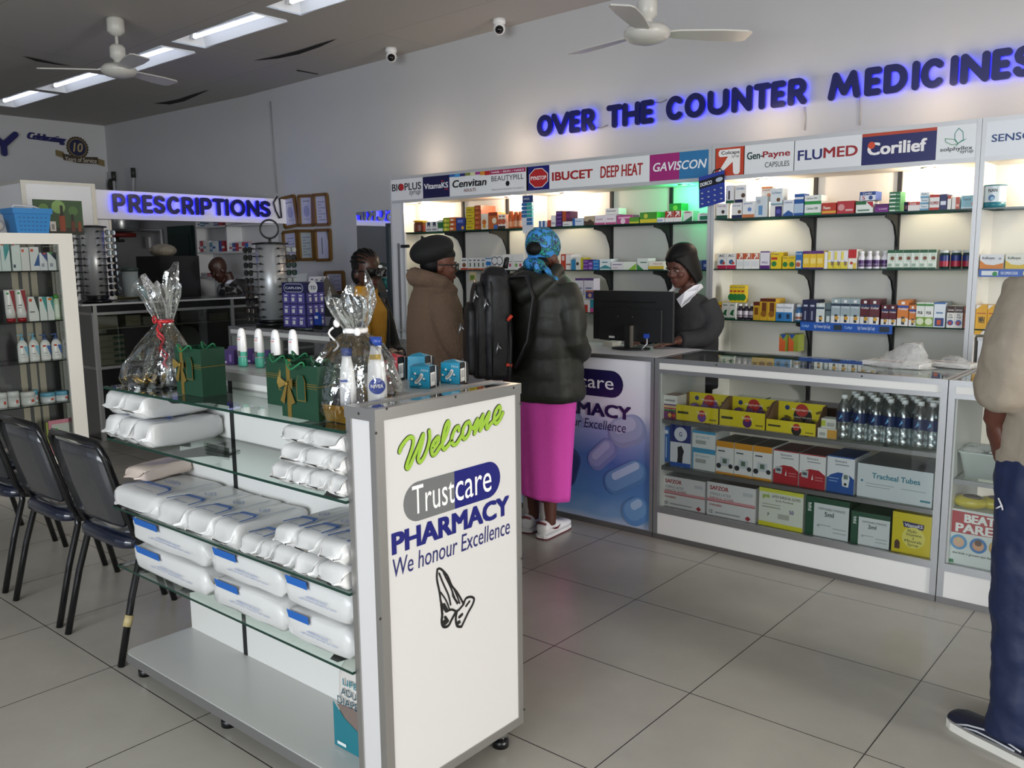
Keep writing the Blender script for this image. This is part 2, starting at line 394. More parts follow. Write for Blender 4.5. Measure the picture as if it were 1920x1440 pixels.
# ------------------------------------------------------------------ raised letters
def arc(cx, cy, rx, ry, a0, a1, n=12): return [(cx+rx*math.cos(math.radians(a0+(a1-a0)*k/n)), cy+ry*math.sin(math.radians(a0+(a1-a0)*k/n))) for k in range(n+1)]
LET = {
 'O': [arc(.5, .5, .5, .5, 0, 360, 22)], 'V': [[(0, 1), (.5, 0), (1, 1)]], 'E': [[(1, 1), (0, 1), (0, 0), (1, 0)], [(0, .5), (.85, .5)]],
 'R': [[(0, 0), (0, 1), (.55, 1)]+arc(.55, .73, .4, .27, 90, -90)+[(0, .46)], [(.5, .46), (1, 0)]], 'T': [[(0, 1), (1, 1)], [(.5, 1), (.5, 0)]],
 'H': [[(0, 0), (0, 1)], [(1, 0), (1, 1)], [(0, .5), (1, .5)]], 'C': [arc(.52, .5, .52, .5, 48, 312, 18)], 'U': [[(0, 1)]+arc(.5, .38, .5, .38, 180, 360)+[(1, 1)]],
 'N': [[(0, 0), (0, 1), (1, 0), (1, 1)]], 'M': [[(0, 0), (.16, 1), (.5, .18), (.84, 1), (1, 0)]], 'D': [[(0, 0), (0, 1), (.4, 1)]+arc(.4, .5, .6, .5, 90, -90, 16)+[(0, 0)]],
 'I': [[(.5, 0), (.5, 1)]], 'S': [[(.95, .86), (.75, .97), (.5, 1), (.2, .94), (.06, .77), (.16, .6), (.5, .5), (.84, .4), (.96, .22), (.8, .05), (.5, 0), (.2, .03), (.02, .15)]],
 'P': [[(0, 0), (0, 1), (.55, 1)]+arc(.55, .71, .42, .29, 90, -90)+[(0, .42)]], 'Y': [[(0, 1), (.5, .42), (1, 1)], [(.5, .42), (.5, 0)]], 'A': [[(0, 0), (.5, 1), (1, 0)], [(.2, .33), (.8, .33)]]}
NAVY = M('10155a', .35, coat=.2); LED = M('2a2cff', .5, emit=2.4)
def letters(sign, fr, items, z0, z1, w, led=True, mat=None):
    for n, (ch, a, c) in enumerate(items):
        b = MB(); g = MB(); dh = .0004*(n % 3)
        for st in LET[ch]:
            P = [((a+w)+(c-a-2*w)*p, (z0+w)+(z1-z0-2*w)*q) for p, q in st]
            b.stroke(fr, P, w, mat or NAVY, .035+dh, .055+dh, 14); g.stroke(fr, P, w*.55, LED, .012, .03, 8)
        l = b.build('letter_'+ch.lower(), sign)
        if led: g.build('backlight', l)
fr = Fr((0, WB, 0), (1, 0, 0), (0, 0, 1), (0, -1, 0)); yp = WB-.05
U = lambda x, y: (1000+x/2.087, y/2.087)
WORDS = 'O15,75 V72,142 E141,182 R188,240 T287,347 H349,417 E420,470 C520,588 O593,672 U682,764 N776,856 T862,928 E930,986 R996,1070 M1154,1281 E1296,1362 D1371,1464 I1484,1509 C1516,1613 I1634,1660 N1671,1787 E1794,1872 S1878,1965'.split()
ends = [(15, 540, 450), (237, 515, 430), (470, 482, 388), (1068, 402, 298), (1281, 375, 265), (1870, 308, 185)]
zb = [py(*U(x, lo), yp).z for x, lo, hi in ends]; zt = [py(*U(x, hi), yp).z for x, lo, hi in ends]
print('letters z', [round(q, 3) for q in zb], [round(q, 3) for q in zt])
zb = sum(zb)/len(zb); zt = sum(zt)/len(zt); items = []
for wd in WORDS:
    a, c = map(float, wd[1:].split(',')); vm = 495-(a-15)*.17*1.07
    x0 = py(*U(a, 495-(a-15)*.134), yp).x; x1 = py(*U(c, 495-(c-15)*.134), yp).x; items.append((wd[0], x0, x1))
t = thing('wall_sign', 'wall sign of navy letters with blue glow reading OVER THE COUNTER MEDICINES', 'sign', ((items[0][1]+items[-1][2])/2, WB, zb))
letters(t, fr, items, zb, zt, .0205)
b = MB()
for u0, u1, y0 in ((240, 290, 500), (475, 522, 400)):
    p = py(*U(u0, y0), WB-.01); q = py(*U(u1, y0-10), WB-.01); b.tube([p, (p+q)/2+V((0, 0, -.01)), q], .004, M('a09a92', .6), 6)
b.build('cable', t)
for u, v0, v1 in ((1508, 200, 244), (1612, 178, 235)):
    b = MB(); p = py(u, v0, WB-.006); q = py(u, v1, WB-.006); b.tube([p, (p+q)/2+V((.006, 0, 0)), q], .004, M('b5aea2', .6), 6)
    tag(b.build('sign_cable'), 'thin cable running down the wall from the letter '+('R' if u < 1550 else 'E')+' of the big sign', 'cable')
b = MB(); p = py(507, 190, WB-.006); q = py(520, 362, WB-.006); b.tube([p, (p+q)/2, q], .006, M('8d8d8f', .6), 6)
tag(b.build('wall_cable'), 'grey cable running up the wall to the ceiling above the prescriptions sign', 'cable')

# ------------------------------------------------------------------ partition, fascia, left wall sign
FXX = -4.63
b = MB(); PW = M('f0f0f2', .45)
b.box(FXX-.12, -.80, 0, FXX, -.20, 2.2, PW).box(WL, -.80, 0, FXX-.12, -.70, 2.2, PW)
pt = tag(b.build('partition'), 'tall white partition block standing beside the prescriptions sign', 'partition')
b = MB(); AW = M('cfcdc6', .4, .4)
b.box(FXX, -.805, 0, FXX+.006, -.77, 2.205, AW).box(FXX, -.23, 0, FXX+.006, -.195, 2.205, AW).box(FXX, -.805, 2.18, FXX+.006, -.195, 2.205, AW).box(WL, -.806, 2.18, FXX, -.8, 2.205, AW)
b.build('edge_trim', pt)
b = MB(); b.box(FXX-.1, -.195, 1.19, FXX-.03, -.08, 1.9, PW).box(FXX-.1, -.08, 1.19, FXX-.025, -.06, 1.9, AW); b.build('jamb', pt)
ps = thing('prescriptions_sign', 'long white fascia with blue-lit navy letters reading PRESCRIPTIONS', 'sign', (FXX-.05, .8, 1.905))
b = MB(); b.box(FXX-.1, -.195, 1.905, FXX, 1.798, 2.158, M('f6f4f8', .45)); b.build('fascia_board', ps)
fr = Fr((FXX, 0, 0), (0, 1, 0), (0, 0, 1), (1, 0, 0)); U2 = lambda x, y: (180+x/3.84, 340+y/3.84); it = []
for wd in 'P122,216 R232,326 E334,409 S414,501 C512,609 R619,704 I717,743 P751,836 T842,926 I931,958 O968,1076 N1086,1176 S1179,1259'.split():
    a, c = map(float, wd[1:].split(',')); it.append((wd[0], px(*U2(a, 150+.047*(a-122)), FXX+.05).y, px(*U2(c, 150+.047*(c-122)), FXX+.05).y))
zz = [(px(*U2(x, lo), FXX+.05).z, px(*U2(x, hi), FXX+.05).z) for x, lo, hi in ((140, 217, 84), (640, 238, 112), (1230, 266, 142))]
print('rx z', zz)
letters(ps, fr, it, sum(q[0] for q in zz)/3, sum(q[1] for q in zz)/3, .0185)
b = MB(); c = [px(u, v, FXX+.03) for u, v in ((520, 368), (513, 380), (517, 395), (524, 409), (528, 408), (526, 390), (524, 372))]; b.tube(c, .008, BLKM, 6); b.build('looped_cable', ps)
# far wall lettering
LW = WL+.01
b = MB(); fr = Fr((LW, 0, 0), (0, 1, 0), (0, 0, 1), (1, 0, 0))
t = thing('far_wall_sign', 'dark blue wall letters ending in Y on the far side wall', 'sign', (LW, .3, 2.8))
z0, z1 = px(12, 294, LW).z, px(20, 247, LW).z
yy = [(px(-60, 270, LW).y, px(-32, 270, LW).y, 'C'), (px(-100, 270, LW).y, px(-66, 270, LW).y, 'A'), (px(-26, 270, LW).y, px(33, 270, LW).y, 'Y')]
letters(t, fr, [(c, a, d) for a, d, c in yy[2:]], z0, z1, .035, False)
t = thing('anniversary_emblem', 'gold and navy wall emblem reading Celebrating 10 Years of Service', 'emblem', (LW, .95, 2.8))
b = MB(); fr2 = frame_px('x', LW, (50, 264), (123, 273), (51, 247)); b.text(fr2, 'Celebrating', 0, 0, 1, 1, NAVY, .02, .25, .004); b.build('lettering', t)
GOLD = M('7a6a44', .5); DK = M('3a2f22', .5)
o = px(145, 277, LW); pxm = (px(170, 279, LW)-px(120, 274, LW)).length/50.; b = MB(); fr2 = Fr(o, (0, pxm, 0), (0, 0, pxm))
P = []
for k in range(48): r_ = 21.5 if k % 2 else 19.5; P.append((r_*math.cos(k*PI/24), r_*math.sin(k*PI/24)))
b.poly(fr2, P, DK, .004); b.disc(fr2, 0, 0, 17.5, GOLD, h=.006); b.disc(fr2, 0, 0, 15.5, M('1a1f45', .4), h=.008); b.text(fr2, '10', -9, -8, 10, 9, M('a8976a', .4), .02, .2, .01); b.build('badge', t)
b = MB(); b.poly(fr2, [(-41, -7), (-26, -10), (-26, -22), (-41, -18)], GOLD, .003); b.poly(fr2, [(50, -20), (36, -17), (36, -29), (50, -32)], GOLD, .003)
b.poly(fr2, [(-30, -13), (0, -17), (37, -15), (37, -28), (0, -29), (-28, -25)], DK, .012); b.text(fr2, 'Years of Service', -25, -27, 34, -18, M('c9c2b4', .5), .01, .2, .014); b.build('ribbon', t)
# baseboard of the back wall's free stretch
b = MB(); b.box(WL, WB-.012, 0, -2.7, WB, .08, M('b0aca6', .5)); struct(b.build('baseboard_back'))
# ================================================================== OVER-THE-COUNTER WALL SHELVING
SY = 1.5                                             # front of the wall units
hp = []                                              # header panels: u0,u1,base colour,[(code,...)], label
RED = 'b8262a'
hp1 = [
 (733, 793, 'e9e9ee', [('t', 'BIOPLUS', .04, .45, .95, .80, '1c1c22', .02), ('d', .345, .62, .075, RED), ('t', 'syrup', .58, .15, .93, .40, '1c1c22', 0, .25)], 'white sign panel reading BIOPLUS syrup'),
 (793, 843, '15164a', [('t', 'VitamaKS', .05, .42, .95, .68, 'f0f0f4', .03), ('r', .7, .72, .78, .77, RED), ('r', .82, .33, .95, .37, RED)], 'navy sign panel reading VitamaKS'),
 (843, 919, 'eceef0', [('r', 0, .88, .14, 1, '2c64b4'), ('r', .14, .86, .27, 1, '4aa0dc'), ('r', .27, .87, .4, 1, '2b2f6e'), ('r', .4, .88, .53, 1, '7d8a3a'), ('r', .53, .86, .65, 1, 'd8dcae'), ('r', .65, .88, .77, 1, 'a23a8a'), ('r', .77, .84, .88, 1, 'd8902a'), ('r', .88, .82, 1, 1, RED), ('t', 'Cenvitan', .08, .38, .92, .72, '101014', .03, .15), ('t', 'ADULTS', .36, .16, .66, .30, '7c1f1f', .01)], 'white sign panel reading Cenvitan under a rainbow strip'),
 (919, 986, 'edeef0', [('r', 0, .82, 1, 1, 'a8245c'), ('t', 'HAIR • SKIN • NAILS', .05, .87, .95, .95, 'ffffff', .02), ('t', 'BEAUTYPILL', .04, .52, .94, .74, '202024', -.005), ('d', .5, .38, .055, '101014'), ('t', 'Multivitamin Innovative Formulation', .05, .12, .95, .19, '8a8a90', 0)], 'white sign panel reading BEAUTYPILL under a magenta strip'),
 (990, 1030, '1d1f72', [('o', .5, .5, .44, .40, 'f2f2f2'), ('o', .5, .5, .41, .375, RED), ('t', 'PYNSTOP', .14, .42, .86, .58, 'ffffff', .02)], 'navy sign panel with a red octagon reading PYNSTOP'),
 (1030, 1118, 'eceef0', [('t', 'IBUCET', .06, .32, .93, .68, 'a52226', .045), ('r', .565, .44, .60, .56, 'eceef0')], 'white sign panel reading IBUCET in red'),
 (1118, 1218, 'eceef0', [('t', 'DEEP HEAT', .08, .28, .88, .74, 'a8282a', .02, .05)], 'white sign panel reading DEEP HEAT in red'),
 (1218, 1335, 'a32a78', [('r', .49, 0, 1, 1, '2f78ae'), ('t', 'GAVISCON', .06, .35, .92, .68, 'f4f4f8', .02, .2)], 'pink and blue sign panel reading GAVISCON')]
hp2 = [
 (1342, 1394, 'c2452a', [('p', [(.08, .12), (.13, .05), (.62, .48), (.64, .1), (.7, .03), (.82, .03), (.88, .1), (.88, .93), (.15, .93), (.1, .85), (.1, .75), (.15, .68), (.45, .68)], 'f4f2f0'), ('t', 'Colcaps', .2, .72, .85, .88, '26262c', .02), ('t', 'syrup', .58, .6, .84, .7, '26262c')], 'orange sign panel with a white arrow reading Colcaps'),
 (1396, 1488, 'e9ecef', [('t', 'Gen-', .05, .5, .38, .76, '123a34', .025), ('t', 'Payne', .38, .46, .93, .74, '9c2430', .025), ('t', 'CAPSULES', .43, .18, .92, .36, '303438', -.005)], 'white sign panel reading Gen-Payne CAPSULES'),
 (1490, 1616, 'e9ecf0', [('t', 'FLU', .05, .32, .42, .66, '232a6e', .03), ('t', 'MED', .44, .34, .94, .68, '9c2028', .03)], 'white sign panel reading FLUMED in blue and red'),
 (1616, 1755, '1d2160', [('r', 0, .9, 1, 1, 'b8442a'), ('t', 'Corilief', .08, .3, .88, .7, 'f2f0f2', .04), ('d', .135, .62, .05, 'd84a2a')], 'navy sign panel reading Corilief under an orange strip'),
 (1756, 1838, 'e8ecf0', [('s', [(.46, .42), (.62, .55), (.6, .78), (.5, .9), (.42, .75), (.42, .6), (.5, .45), (.66, .55)], .014, '3a8a84'), ('s', [(.5, .45), (.4, .58), (.2, .62), (.22, .52), (.36, .42), (.5, .43)], .012, '3f8f5a'), ('s', [(.46, .36), (.52, .46), (.68, .56)], .011, '3f8f7a'), ('t', 'solphyllex', .1, .2, .84, .36, '24282c', .01), ('t', 'syrup', .56, .12, .86, .22, '24282c', .01)], 'white sign panel reading solphyllex syrup with a green butterfly mark')]
hp3 = [(1845, 2040, 'e4e9f0', [('t', 'SENSODYNE', .08, .4, .85, .62, '1f3f7c', .02)], 'white sign panel beginning SENSO in blue'), (2042, 2600, 'e4e9f0', [], 'blank white sign panel')]
def decos(b, fr, L, h=.0008, W=1., H=1.):
    "flat printing in unit coordinates of a face of size W x H metres (fr is in metres)"
    for k, d in enumerate(L):
        q = h+.00025*k; c = d[0]
        if c == 'r': b.rect(fr, d[1]*W, d[2]*H, d[3]*W, d[4]*H, M(d[5], .4), q)
        elif c == 't': b.text(fr, d[1], d[2]*W, d[3]*H, d[4]*W, d[5]*H, M(d[6], .4), d[7] if len(d) > 7 else 0, d[8] if len(d) > 8 else 0, q)
        elif c == 'd': b.disc(fr, d[1]*W, d[2]*H, d[3]*max(W, H) if len(d) < 6 else d[3]*W, M(d[4], .4), None if len(d) < 6 else d[5]*H, q)
        elif c == 'o': b.poly(fr, [(d[1]*W+d[3]*W*1.08*math.cos(PI/8+k2*PI/4), d[2]*H+d[4]*H*1.08*math.sin(PI/8+k2*PI/4)) for k2 in range(8)], M(d[5], .4), q)
        elif c == 'p': b.poly(fr, [(x*W, y*H) for x, y in d[1]], M(d[2], .4), q)
        elif c == 's': b.stroke(fr, [(x*W, y*H) for x, y in d[1]], d[2]*max(W, H)*.6, M(d[3], .4), q)
HZ0, HZ1 = 2.005, 2.232
def wall_unit(label, x0, x1, panels, shelves, ups, lights, stile=0, mids=()):
    t = thing('medicine_shelving', label, 'wall shelving', ((x0+x1)/2, (SY+WB)/2, 0)); W2 = M('dcdad4', .5)
    b = MB(); b.box(x0, WB-.012, .1, x1, WB-.002, HZ1, W2); b.build('back_panel', t)
    for xa, xb in ((x0, x0+.02), (x1-.02, x1)):
        b = MB(); b.box(xa, SY+.006, 0, xb, WB-.012, HZ0, W2).box(xa-.001, SY-.0015, 0, xb+.001, SY+.006, HZ1-.001, ALUW); b.build('side_panel', t)
    if stile:
        b = MB(); b.box(x0+.02, SY, 0, x0+stile, SY+.02, HZ0, M('d9dade', .45)).box(x0+stile-.018, SY-.004, 0, x0+stile, SY, HZ0, ALUW).box(x0+.085, SY-.006, .9, x0+.11, SY, 1.66, ALU); b.build('stile', t)
        b = MB(); c = py(760, 462, SY-.01); b.box(c.x-.04, SY-.03, c.z-.012, c.x+.05, SY-.004, c.z+.014, BLKM); b.build('catch', t)
    for x in mids:
        b = MB(); b.box(x-.01, SY+.03, 0, x+.01, WB-.012, HZ0, W2); b.build('divider', t)
    b = MB(); b.box(x0, SY+.008, HZ0, x1, WB-.012, HZ0+.012, M('e6e2da', .5)).box(x0, SY+.008, HZ1-.012, x1, WB-.012, HZ1, W2)
    hd = b.build('header_box', t)
    b = MB(); b.box(x0, SY, HZ1-.024, x1, SY+.008, HZ1, ALUW).box(x0, SY, HZ0, x1, SY+.008, HZ0+.026, ALUW); b.build('header_trim', t)
    for u0, u1, col, dec, lab in panels:
        vm = 360-(u0-733)*.093; xa = py(u0, vm, SY).x; xb = py(u1, vm, SY).x; xb = min(xb, x1-.004)
        za, zb2 = HZ0+.026, HZ1-.024
        b = MB(); b.box(xa, SY, za, xb, SY+.008, zb2, M(col, .35))
        fr = Fr((xa, SY, za), (1, 0, 0), (0, 0, 1), (0, -1, 0)); decos(b, fr, dec, .0008, (py(u1, vm, SY).x-xa), zb2-za)
        o = b.build('sign_panel', t); o['label'] = lab
    for z in shelves:
        b = MB(); b.slab(x0+.022, SY+.01, z-.008, x1-.022, WB-.014, z, SHELFG, EDGE); b.build('glass_shelf', t)
    for x in ups:
        b = MB(); b.box(x-.012, WB-.03, .3, x+.012, WB-.012, HZ0, BLKM); b.build('upright', t)
        for z in shelves:
            pf = [(SY+.05, -.009), (SY+.05, -.03), (SY+.15, -.045), (SY+.21, -.075), (SY+.25, -.14), (SY+.27, -.2), (SY+.27, -.009)]
            b = MB(); vs = [(x+s*.006, y, z+dz) for s in (-1, 1) for y, dz in pf]; k = len(pf)
            b.add(vs, [tuple(range(k)), tuple(range(2*k-1, k-1, -1))]+[(i, (i+1) % k, k+(i+1) % k, k+i) for i in range(k)], BLKM); b.build('bracket', t)
    for x, y, col, pw in lights:
        warm = (1, .76, .54) if col == 'w' else (.05, 1, .35)
        b = MB(); b.lathe((x, y), [(.045, HZ0+.001), (.042, HZ0-.006), (.03, HZ0-.006)], CHROME, 18); l = b.build('downlight', t)
        b = MB(); b.lathe((x, y), [(.028, HZ0-.0055), (.001, HZ0-.0065)], M('fff0d8' if col == 'w' else '60ffb0', .5, emit=12), 14); b.build('lamp', l)
        point('downlight_beam', (x, y+.03, HZ0-.045), pw*.25, warm, .035)
        if col == 'w': point('header_uplight', (x, WB-.25, HZ1+.16), 2.0, warm, .12)
    return t
zS = 1.752, 1.428, 1.115, .80
zS2 = 1.760, 1.434, 1.106, .80
xu = lambda u, v, y: py(u, v, y).x
L1 = [(xu(792, 383, 1.62), 1.62, 'w', 26), (xu(955, 372, 1.62), 1.62, 'w', 32), (xu(1059, 365, 1.62), 1.62, 'w', 26), (xu(1282, 347, 1.6), 1.6, 'g', 14)]
L2 = [(xu(1428, 336, 1.62), 1.62, 'w', 36), (xu(1741, 313, 1.62), 1.62, 'w', 34)]
wall_unit('wide white wall shelving unit under the BIOPLUS to GAVISCON panels', -2.68, .436, hp1, zS, [xu(869, 430, 1.78), xu(952, 420, 1.78), xu(1147, 440, 1.78), xu(1258, 440, 1.78)], L1, .175, [xu(986, 400, 1.53)])
wall_unit('white wall shelving unit under the Colcaps to solphyllex panels', .440, 2.020, hp2, zS2, [xu(1527, 430, 1.78), xu(1683, 430, 1.78)], L2)
wall_unit('white wall shelving unit under the SENSO panel, holding the milk tin', 2.024, 3.55, hp3, zS2, [2.9], [(2.35, 1.62, 'w', 24)])

# ------------------------------------------------------------------ packets
def pbox(name, x, y, z, w, d, h, face, label, dec=(), side=None, top=None, cat='medicine box', group=None, rot=0.0, back=None):
    b = MB(); fm, sm, tm = M(face, .4), M(side or face, .4), M(top or side or face, .4)
    a = w/2; vs = [(-a, 0, 0), (a, 0, 0), (a, d, 0), (-a, d, 0), (-a, 0, h), (a, 0, h), (a, d, h), (-a, d, h)]
    b.add(vs, [(0, 1, 5, 4)], fm); b.add(vs, [(1, 2, 6, 5), (3, 0, 4, 7), (2, 3, 7, 6)], sm); b.add(vs, [(4, 5, 6, 7), (0, 3, 2, 1)], tm)
    decos(b, Fr((-a, 0, 0), (1, 0, 0), (0, 0, 1), (0, -1, 0)), dec, .0005, w, h)
    o = b.build(name, None, (0, 0, 0), loc=(x, y, z), rotz=rot); return tag(o, label, cat, group)
def bottle(name, x, y, z, r, h, body, cap, label, bands=(), cat='bottle', group=None, neck=.45, shoulder=.72, capr=None, n=16, flat=1.0):
    b = MB(); cr = capr or r*neck*1.15
    b.lathe((0, 0), [(r*.9, 0), (r, h*.03), (r, h*shoulder), (r*.85, h*(shoulder+.06)), (r*neck, h*(shoulder+.13)), (r*neck, h*.88)], M(body, .3), n, True, 1, flat)
    for z0, z1, c in bands: b.lathe((0, 0), [(r*1.012, h*z0), (r*1.012, h*z1)], M(c, .4), n, True, 1, flat, False)
    o = b.build(name, None, (0, 0, 0), loc=(x, y, z))
    c = MB(); c.lathe((x, y), [(cr, z+h*.85), (cr, z+h*.985), (cr*.9, z+h)], M(cap, .35), n, True, 1, flat); c.build('cap', o)
    return tag(o, label, cat, group)
def shelf_row(items, ox, oy, sc, y, zs, place, depth=.1):
    "items: (x0, x1, ytop, n, kind, face, decos, description[, ybase, stack, side])"
    for it in items:
        x0, x1, yt, n, kind, face, dec, desc = it[:8]; opt = it[8] if len(it) > 8 else {}
        um = ox+(x0+x1)/2/sc; xa = py(ox+x0/sc, oy+yt/sc, y).x; xb = py(ox+x1/sc, oy+yt/sc, y).x
        zt = py(um, oy+yt/sc, y).z; z0 = py(um, oy+opt['yb']/sc, y).z if 'yb' in opt else zs
        st = opt.get('st', 1); W = (xb-xa)/n; H = max(.018, (zt-z0)/st); dp = opt.get('d', depth); yo = opt.get('yo', 0)
        pl = opt.get('pl', place)
        for i in range(n):
            for k in range(st):
                lab = desc+' '+pl
                if n > 1: lab = ORD[i]+' of '+ORD_N[n]+' '+desc+' '+pl
                if st > 1: lab = ('topmost ' if k == st-1 else 'lowest ' if k == 0 else ORD[k]+' up ')+'of '+ORD_N[st]+' stacked '+desc+(', '+ORD[i]+' stack' if n > 1 else '')+' '+pl
                g = (desc+' '+pl) if n*st > 1 else None
                xc = xa+W*(i+.5)
                if kind == 'b':
                    pbox(opt.get('nm', 'medicine_box'), xc, y+.012+yo+rnd.uniform(0, .006), z0+k*H, W*.965, dp, H*.985, face, lab, dec, opt.get('side'), opt.get('top'), 'medicine box', g, rnd.uniform(-.03, .03))
                elif kind == 'o':
                    bottle(opt.get('nm', 'medicine_bottle'), xc, y+.02+W*.46, z0, W*.46, H, face, opt.get('cap', 'f0f0f0'), lab, dec, 'bottle', g, opt.get('neck', .5), opt.get('sh', .7), opt.get('cr'))
ORD_N = {2: 'two', 3: 'three', 4: 'four', 5: 'five', 6: 'six', 7: 'seven', 8: 'eight', 9: 'nine', 10: 'ten'}
r, tt, dd = (lambda *a: ('r',)+a), (lambda *a: ('t',)+a), (lambda *a: ('d',)+a)
Wt = 'ecebe8'
# --- middle unit (under FLUMED): top shelf
A = [
 (68, 138, 580, 1, 'b', Wt, [r(0, 0, 1, .22, '1d4a3a'), tt('Cal-vita', .1, .78, .85, .9, '8a1f2a', .01), dd(.6, .45, .12, '3a2a2a')], 'white box with green foot and red title', dict(d=.05)),
 (125, 176, 470, 1, 'b', Wt, [r(0, 0, 1, .15, '1d5a3a'), r(.3, .2, .5, .7, '3a2a2a')], 'white box with a dark figure, raised on another,', dict(yb=578, d=.05)),
 (160, 224, 575, 1, 'b', Wt, [r(0, 0, 1, .2, '1d2450'), tt('Cal-vitan', .1, .76, .85, .88, '2c5aa0', .01), dd(.75, .4, .12, '6a4a3a')], 'white box with navy foot reading Cal-vitan', dict(d=.05)),
 (182, 252, 468, 1, 'b', Wt, [r(0, 0, .7, .18, '1d2450'), tt('Cal-vitan', .08, .74, .8, .88, '2c6aa0', .01), dd(.72, .4, .13, '5a4438')], 'white Cal-vitan box standing on the lower boxes', dict(yb=574, d=.05)),
 (226, 300, 566, 1, 'b', 'e9ebee', [r(0, 0, 1, .2, 'c87a4a'), tt('Jointmed', .1, .8, .8, .92, '2c4aa0', .01), dd(.6, .5, .13, '6a8ac8')], 'white box with orange foot and blue joint picture', dict(d=.05)),
 (302, 374, 535, 1, 'b', 'd5dee4', [r(.3, .1, .65, .55, '6a9ac8'), dd(.3, .75, .1, 'b0b8c0')], 'pale box with a blue skeleton picture', dict(d=.04)),
 (318, 386, 474, 1, 'b', Wt, [r(0, .85, 1, 1, 'd08a5a'), tt('Jointmed', .1, .68, .8, .82, 'a0402a', .01), dd(.7, .4, .14, 'd08a6a')], 'white box with orange lid edge, raised behind others,', dict(yb=565, d=.05, yo=.05)),
 (388, 466, 590, 1, 'b', Wt, [r(.45, 0, 1, .9, '2a2a6a'), dd(.7, .45, .18, '5a5ab0')], 'white box with a violet figure panel', dict(d=.05)),
 (394, 466, 487, 1, 'b', 'dde6ea', [tt('Cal-flower', .1, .66, .9, .8, '3a6a9a', .01), dd(.68, .3, .12, '6a4a2a'), r(0, 0, 1, .1, '8ab0c0')], 'pale blue box reading Cal-flower set on a lower box', dict(yb=588, d=.09)),
 (470, 534, 556, 1, 'b', 'e4eaf2', [('p', [(0, .1), (.5, .35), (1, .15), (1, 0), (0, 0)], '2c5aa0'), tt('Calcimax', .1, .78, .9, .9, '2c4a90', .01)], 'white box with a blue wave', dict(d=.08)),
 (536, 594, 520, 1, 'b', '2c5aa4', [r(0, .12, 1, .55, 'b8cce4'), r(0, .75, 1, .85, 'e8eef4')], 'tall blue and white box', dict(d=.08)),
 (596, 700, 566, 1, 'b', 'e8eeea', [r(0, .78, 1, 1, '2c9a48'), r(0, 0, 1, .16, '2c9a48'), tt('Calcium 500', .12, .4, .8, .58, '1d5a3a', .01)], 'low white box with green edges', dict(top='2c9a48')),
 (598, 702, 530, 1, 'b', 'f0f2f0', [tt('Calcium 500', .1, .35, .75, .65, '2c4a3a', .01), r(.85, 0, 1, 1, 'd8e8dc')], 'low white box lying on the green-edged box', dict(yb=566)),
 (703, 790, 575, 1, 'b', 'b8321f', [r(0, .1, 1, .3, 'e0a83a'), tt('Fluson', .1, .45, .6, .7, 'f4ece0', .02)], 'red box with an orange band', {}),
 (794, 898, 564, 1, 'b', 'b5303a', [dd(.25, .5, .2, 'd89a9a'), r(.5, .2, .95, .35, 'd8b0b0')], 'red box with a pale head picture', {}),
 (906, 1012, 566, 1, 'b', 'e9efe9', [r(0, .72, .6, 1, '1d6a3f'), ('p', [(.6, .95), (1, .95), (1, .4)], 'b5283a'), r(.1, .15, .8, .3, '6a8a78')], 'white box with green and red corners', {}),
 (928, 1028, 508, 1, 'b', '2a4a8e', [r(.05, 0, 1, .6, 'e4e8f0'), tt('5', .15, .08, .35, .5, 'b03050', .02), tt('Cordial', .2, .68, .75, .92, 'f0f0f4', .01), dd(.7, .3, .13, '2c4a90')], 'blue and white box on top of the green-cornered box', dict(yb=562)),
 (1022, 1104, 582, 1, 'b', '7a2f86', [r(0, .6, 1, 1, '5a2266'), tt('Lonidol', .3, .3, .9, .5, 'e8d8ec', .01)], 'low purple box', {}),
 (1108, 1176, 510, 1, 'b', '1f6a40', [r(.05, .15, .6, .5, 'dfe9e0'), r(.65, .2, .95, .4, '9ac8a8')], 'thin green and white boxes', dict(st=5)),
 (1190, 1222, 570, 1, 'o', '20284e', [(.2, .6, '6a3a4a')], 'dark navy tub', dict(cap='18203a', neck=.9, sh=.8)),
 (1220, 1292, 570, 1, 'b', 'e6e2e0', [r(0, .65, 1, 1, 'b83a34'), tt('Corex', .15, .7, .7, .92, 'ffffff', .01)], 'white box with a red top band', {}),
 (1294, 1348, 510, 1, 'b', 'dfe8ee', [r(0, 0, 1, .3, '6aa0c0'), tt('Famo', .2, .5, .8, .8, '2c5a80', .01)], 'small pale blue boxes', dict(st=3)),
 (1352, 1412, 525, 1, 'b', Wt, [r(0, 0, 1, .16, 'b8302a'), r(0, .82, 1, 1, 'b8302a'), tt('FLUMED', .05, .35, .95, .55, 'a02028', .02)], 'white and red box reading FLUMED', {}),
 (1414, 1456, 522, 1, 'b', '23285e', [r(.1, .3, .9, .55, 'd8dce8')], 'narrow navy box', dict(d=.12)),
 (1458, 1480, 534, 1, 'b', Wt, [r(0, .8, 1, 1, 'b84a3a')], 'slim white box with red top', {}),
 (1484, 1532, 540, 1, 'b', Wt, [r(.5, 0, 1, 1, 'c05a4a'), dd(.75, .3, .12, 'e0b0a0')], 'small white and red box', {}),
 (1540, 1636, 530, 1, 'b', '8fc0cf', [tt('Famcil', .12, .62, .6, .82, '2a5a6c', .01), dd(.78, .35, .13, 'c89a90'), r(0, 0, 1, .12, 'd0e4ea')], 'pale teal box reading Famcil', {})]
shelf_row(A, 1320, 200, 3.2, SY, zS2[0], 'on the top shelf under FLUMED', .1)
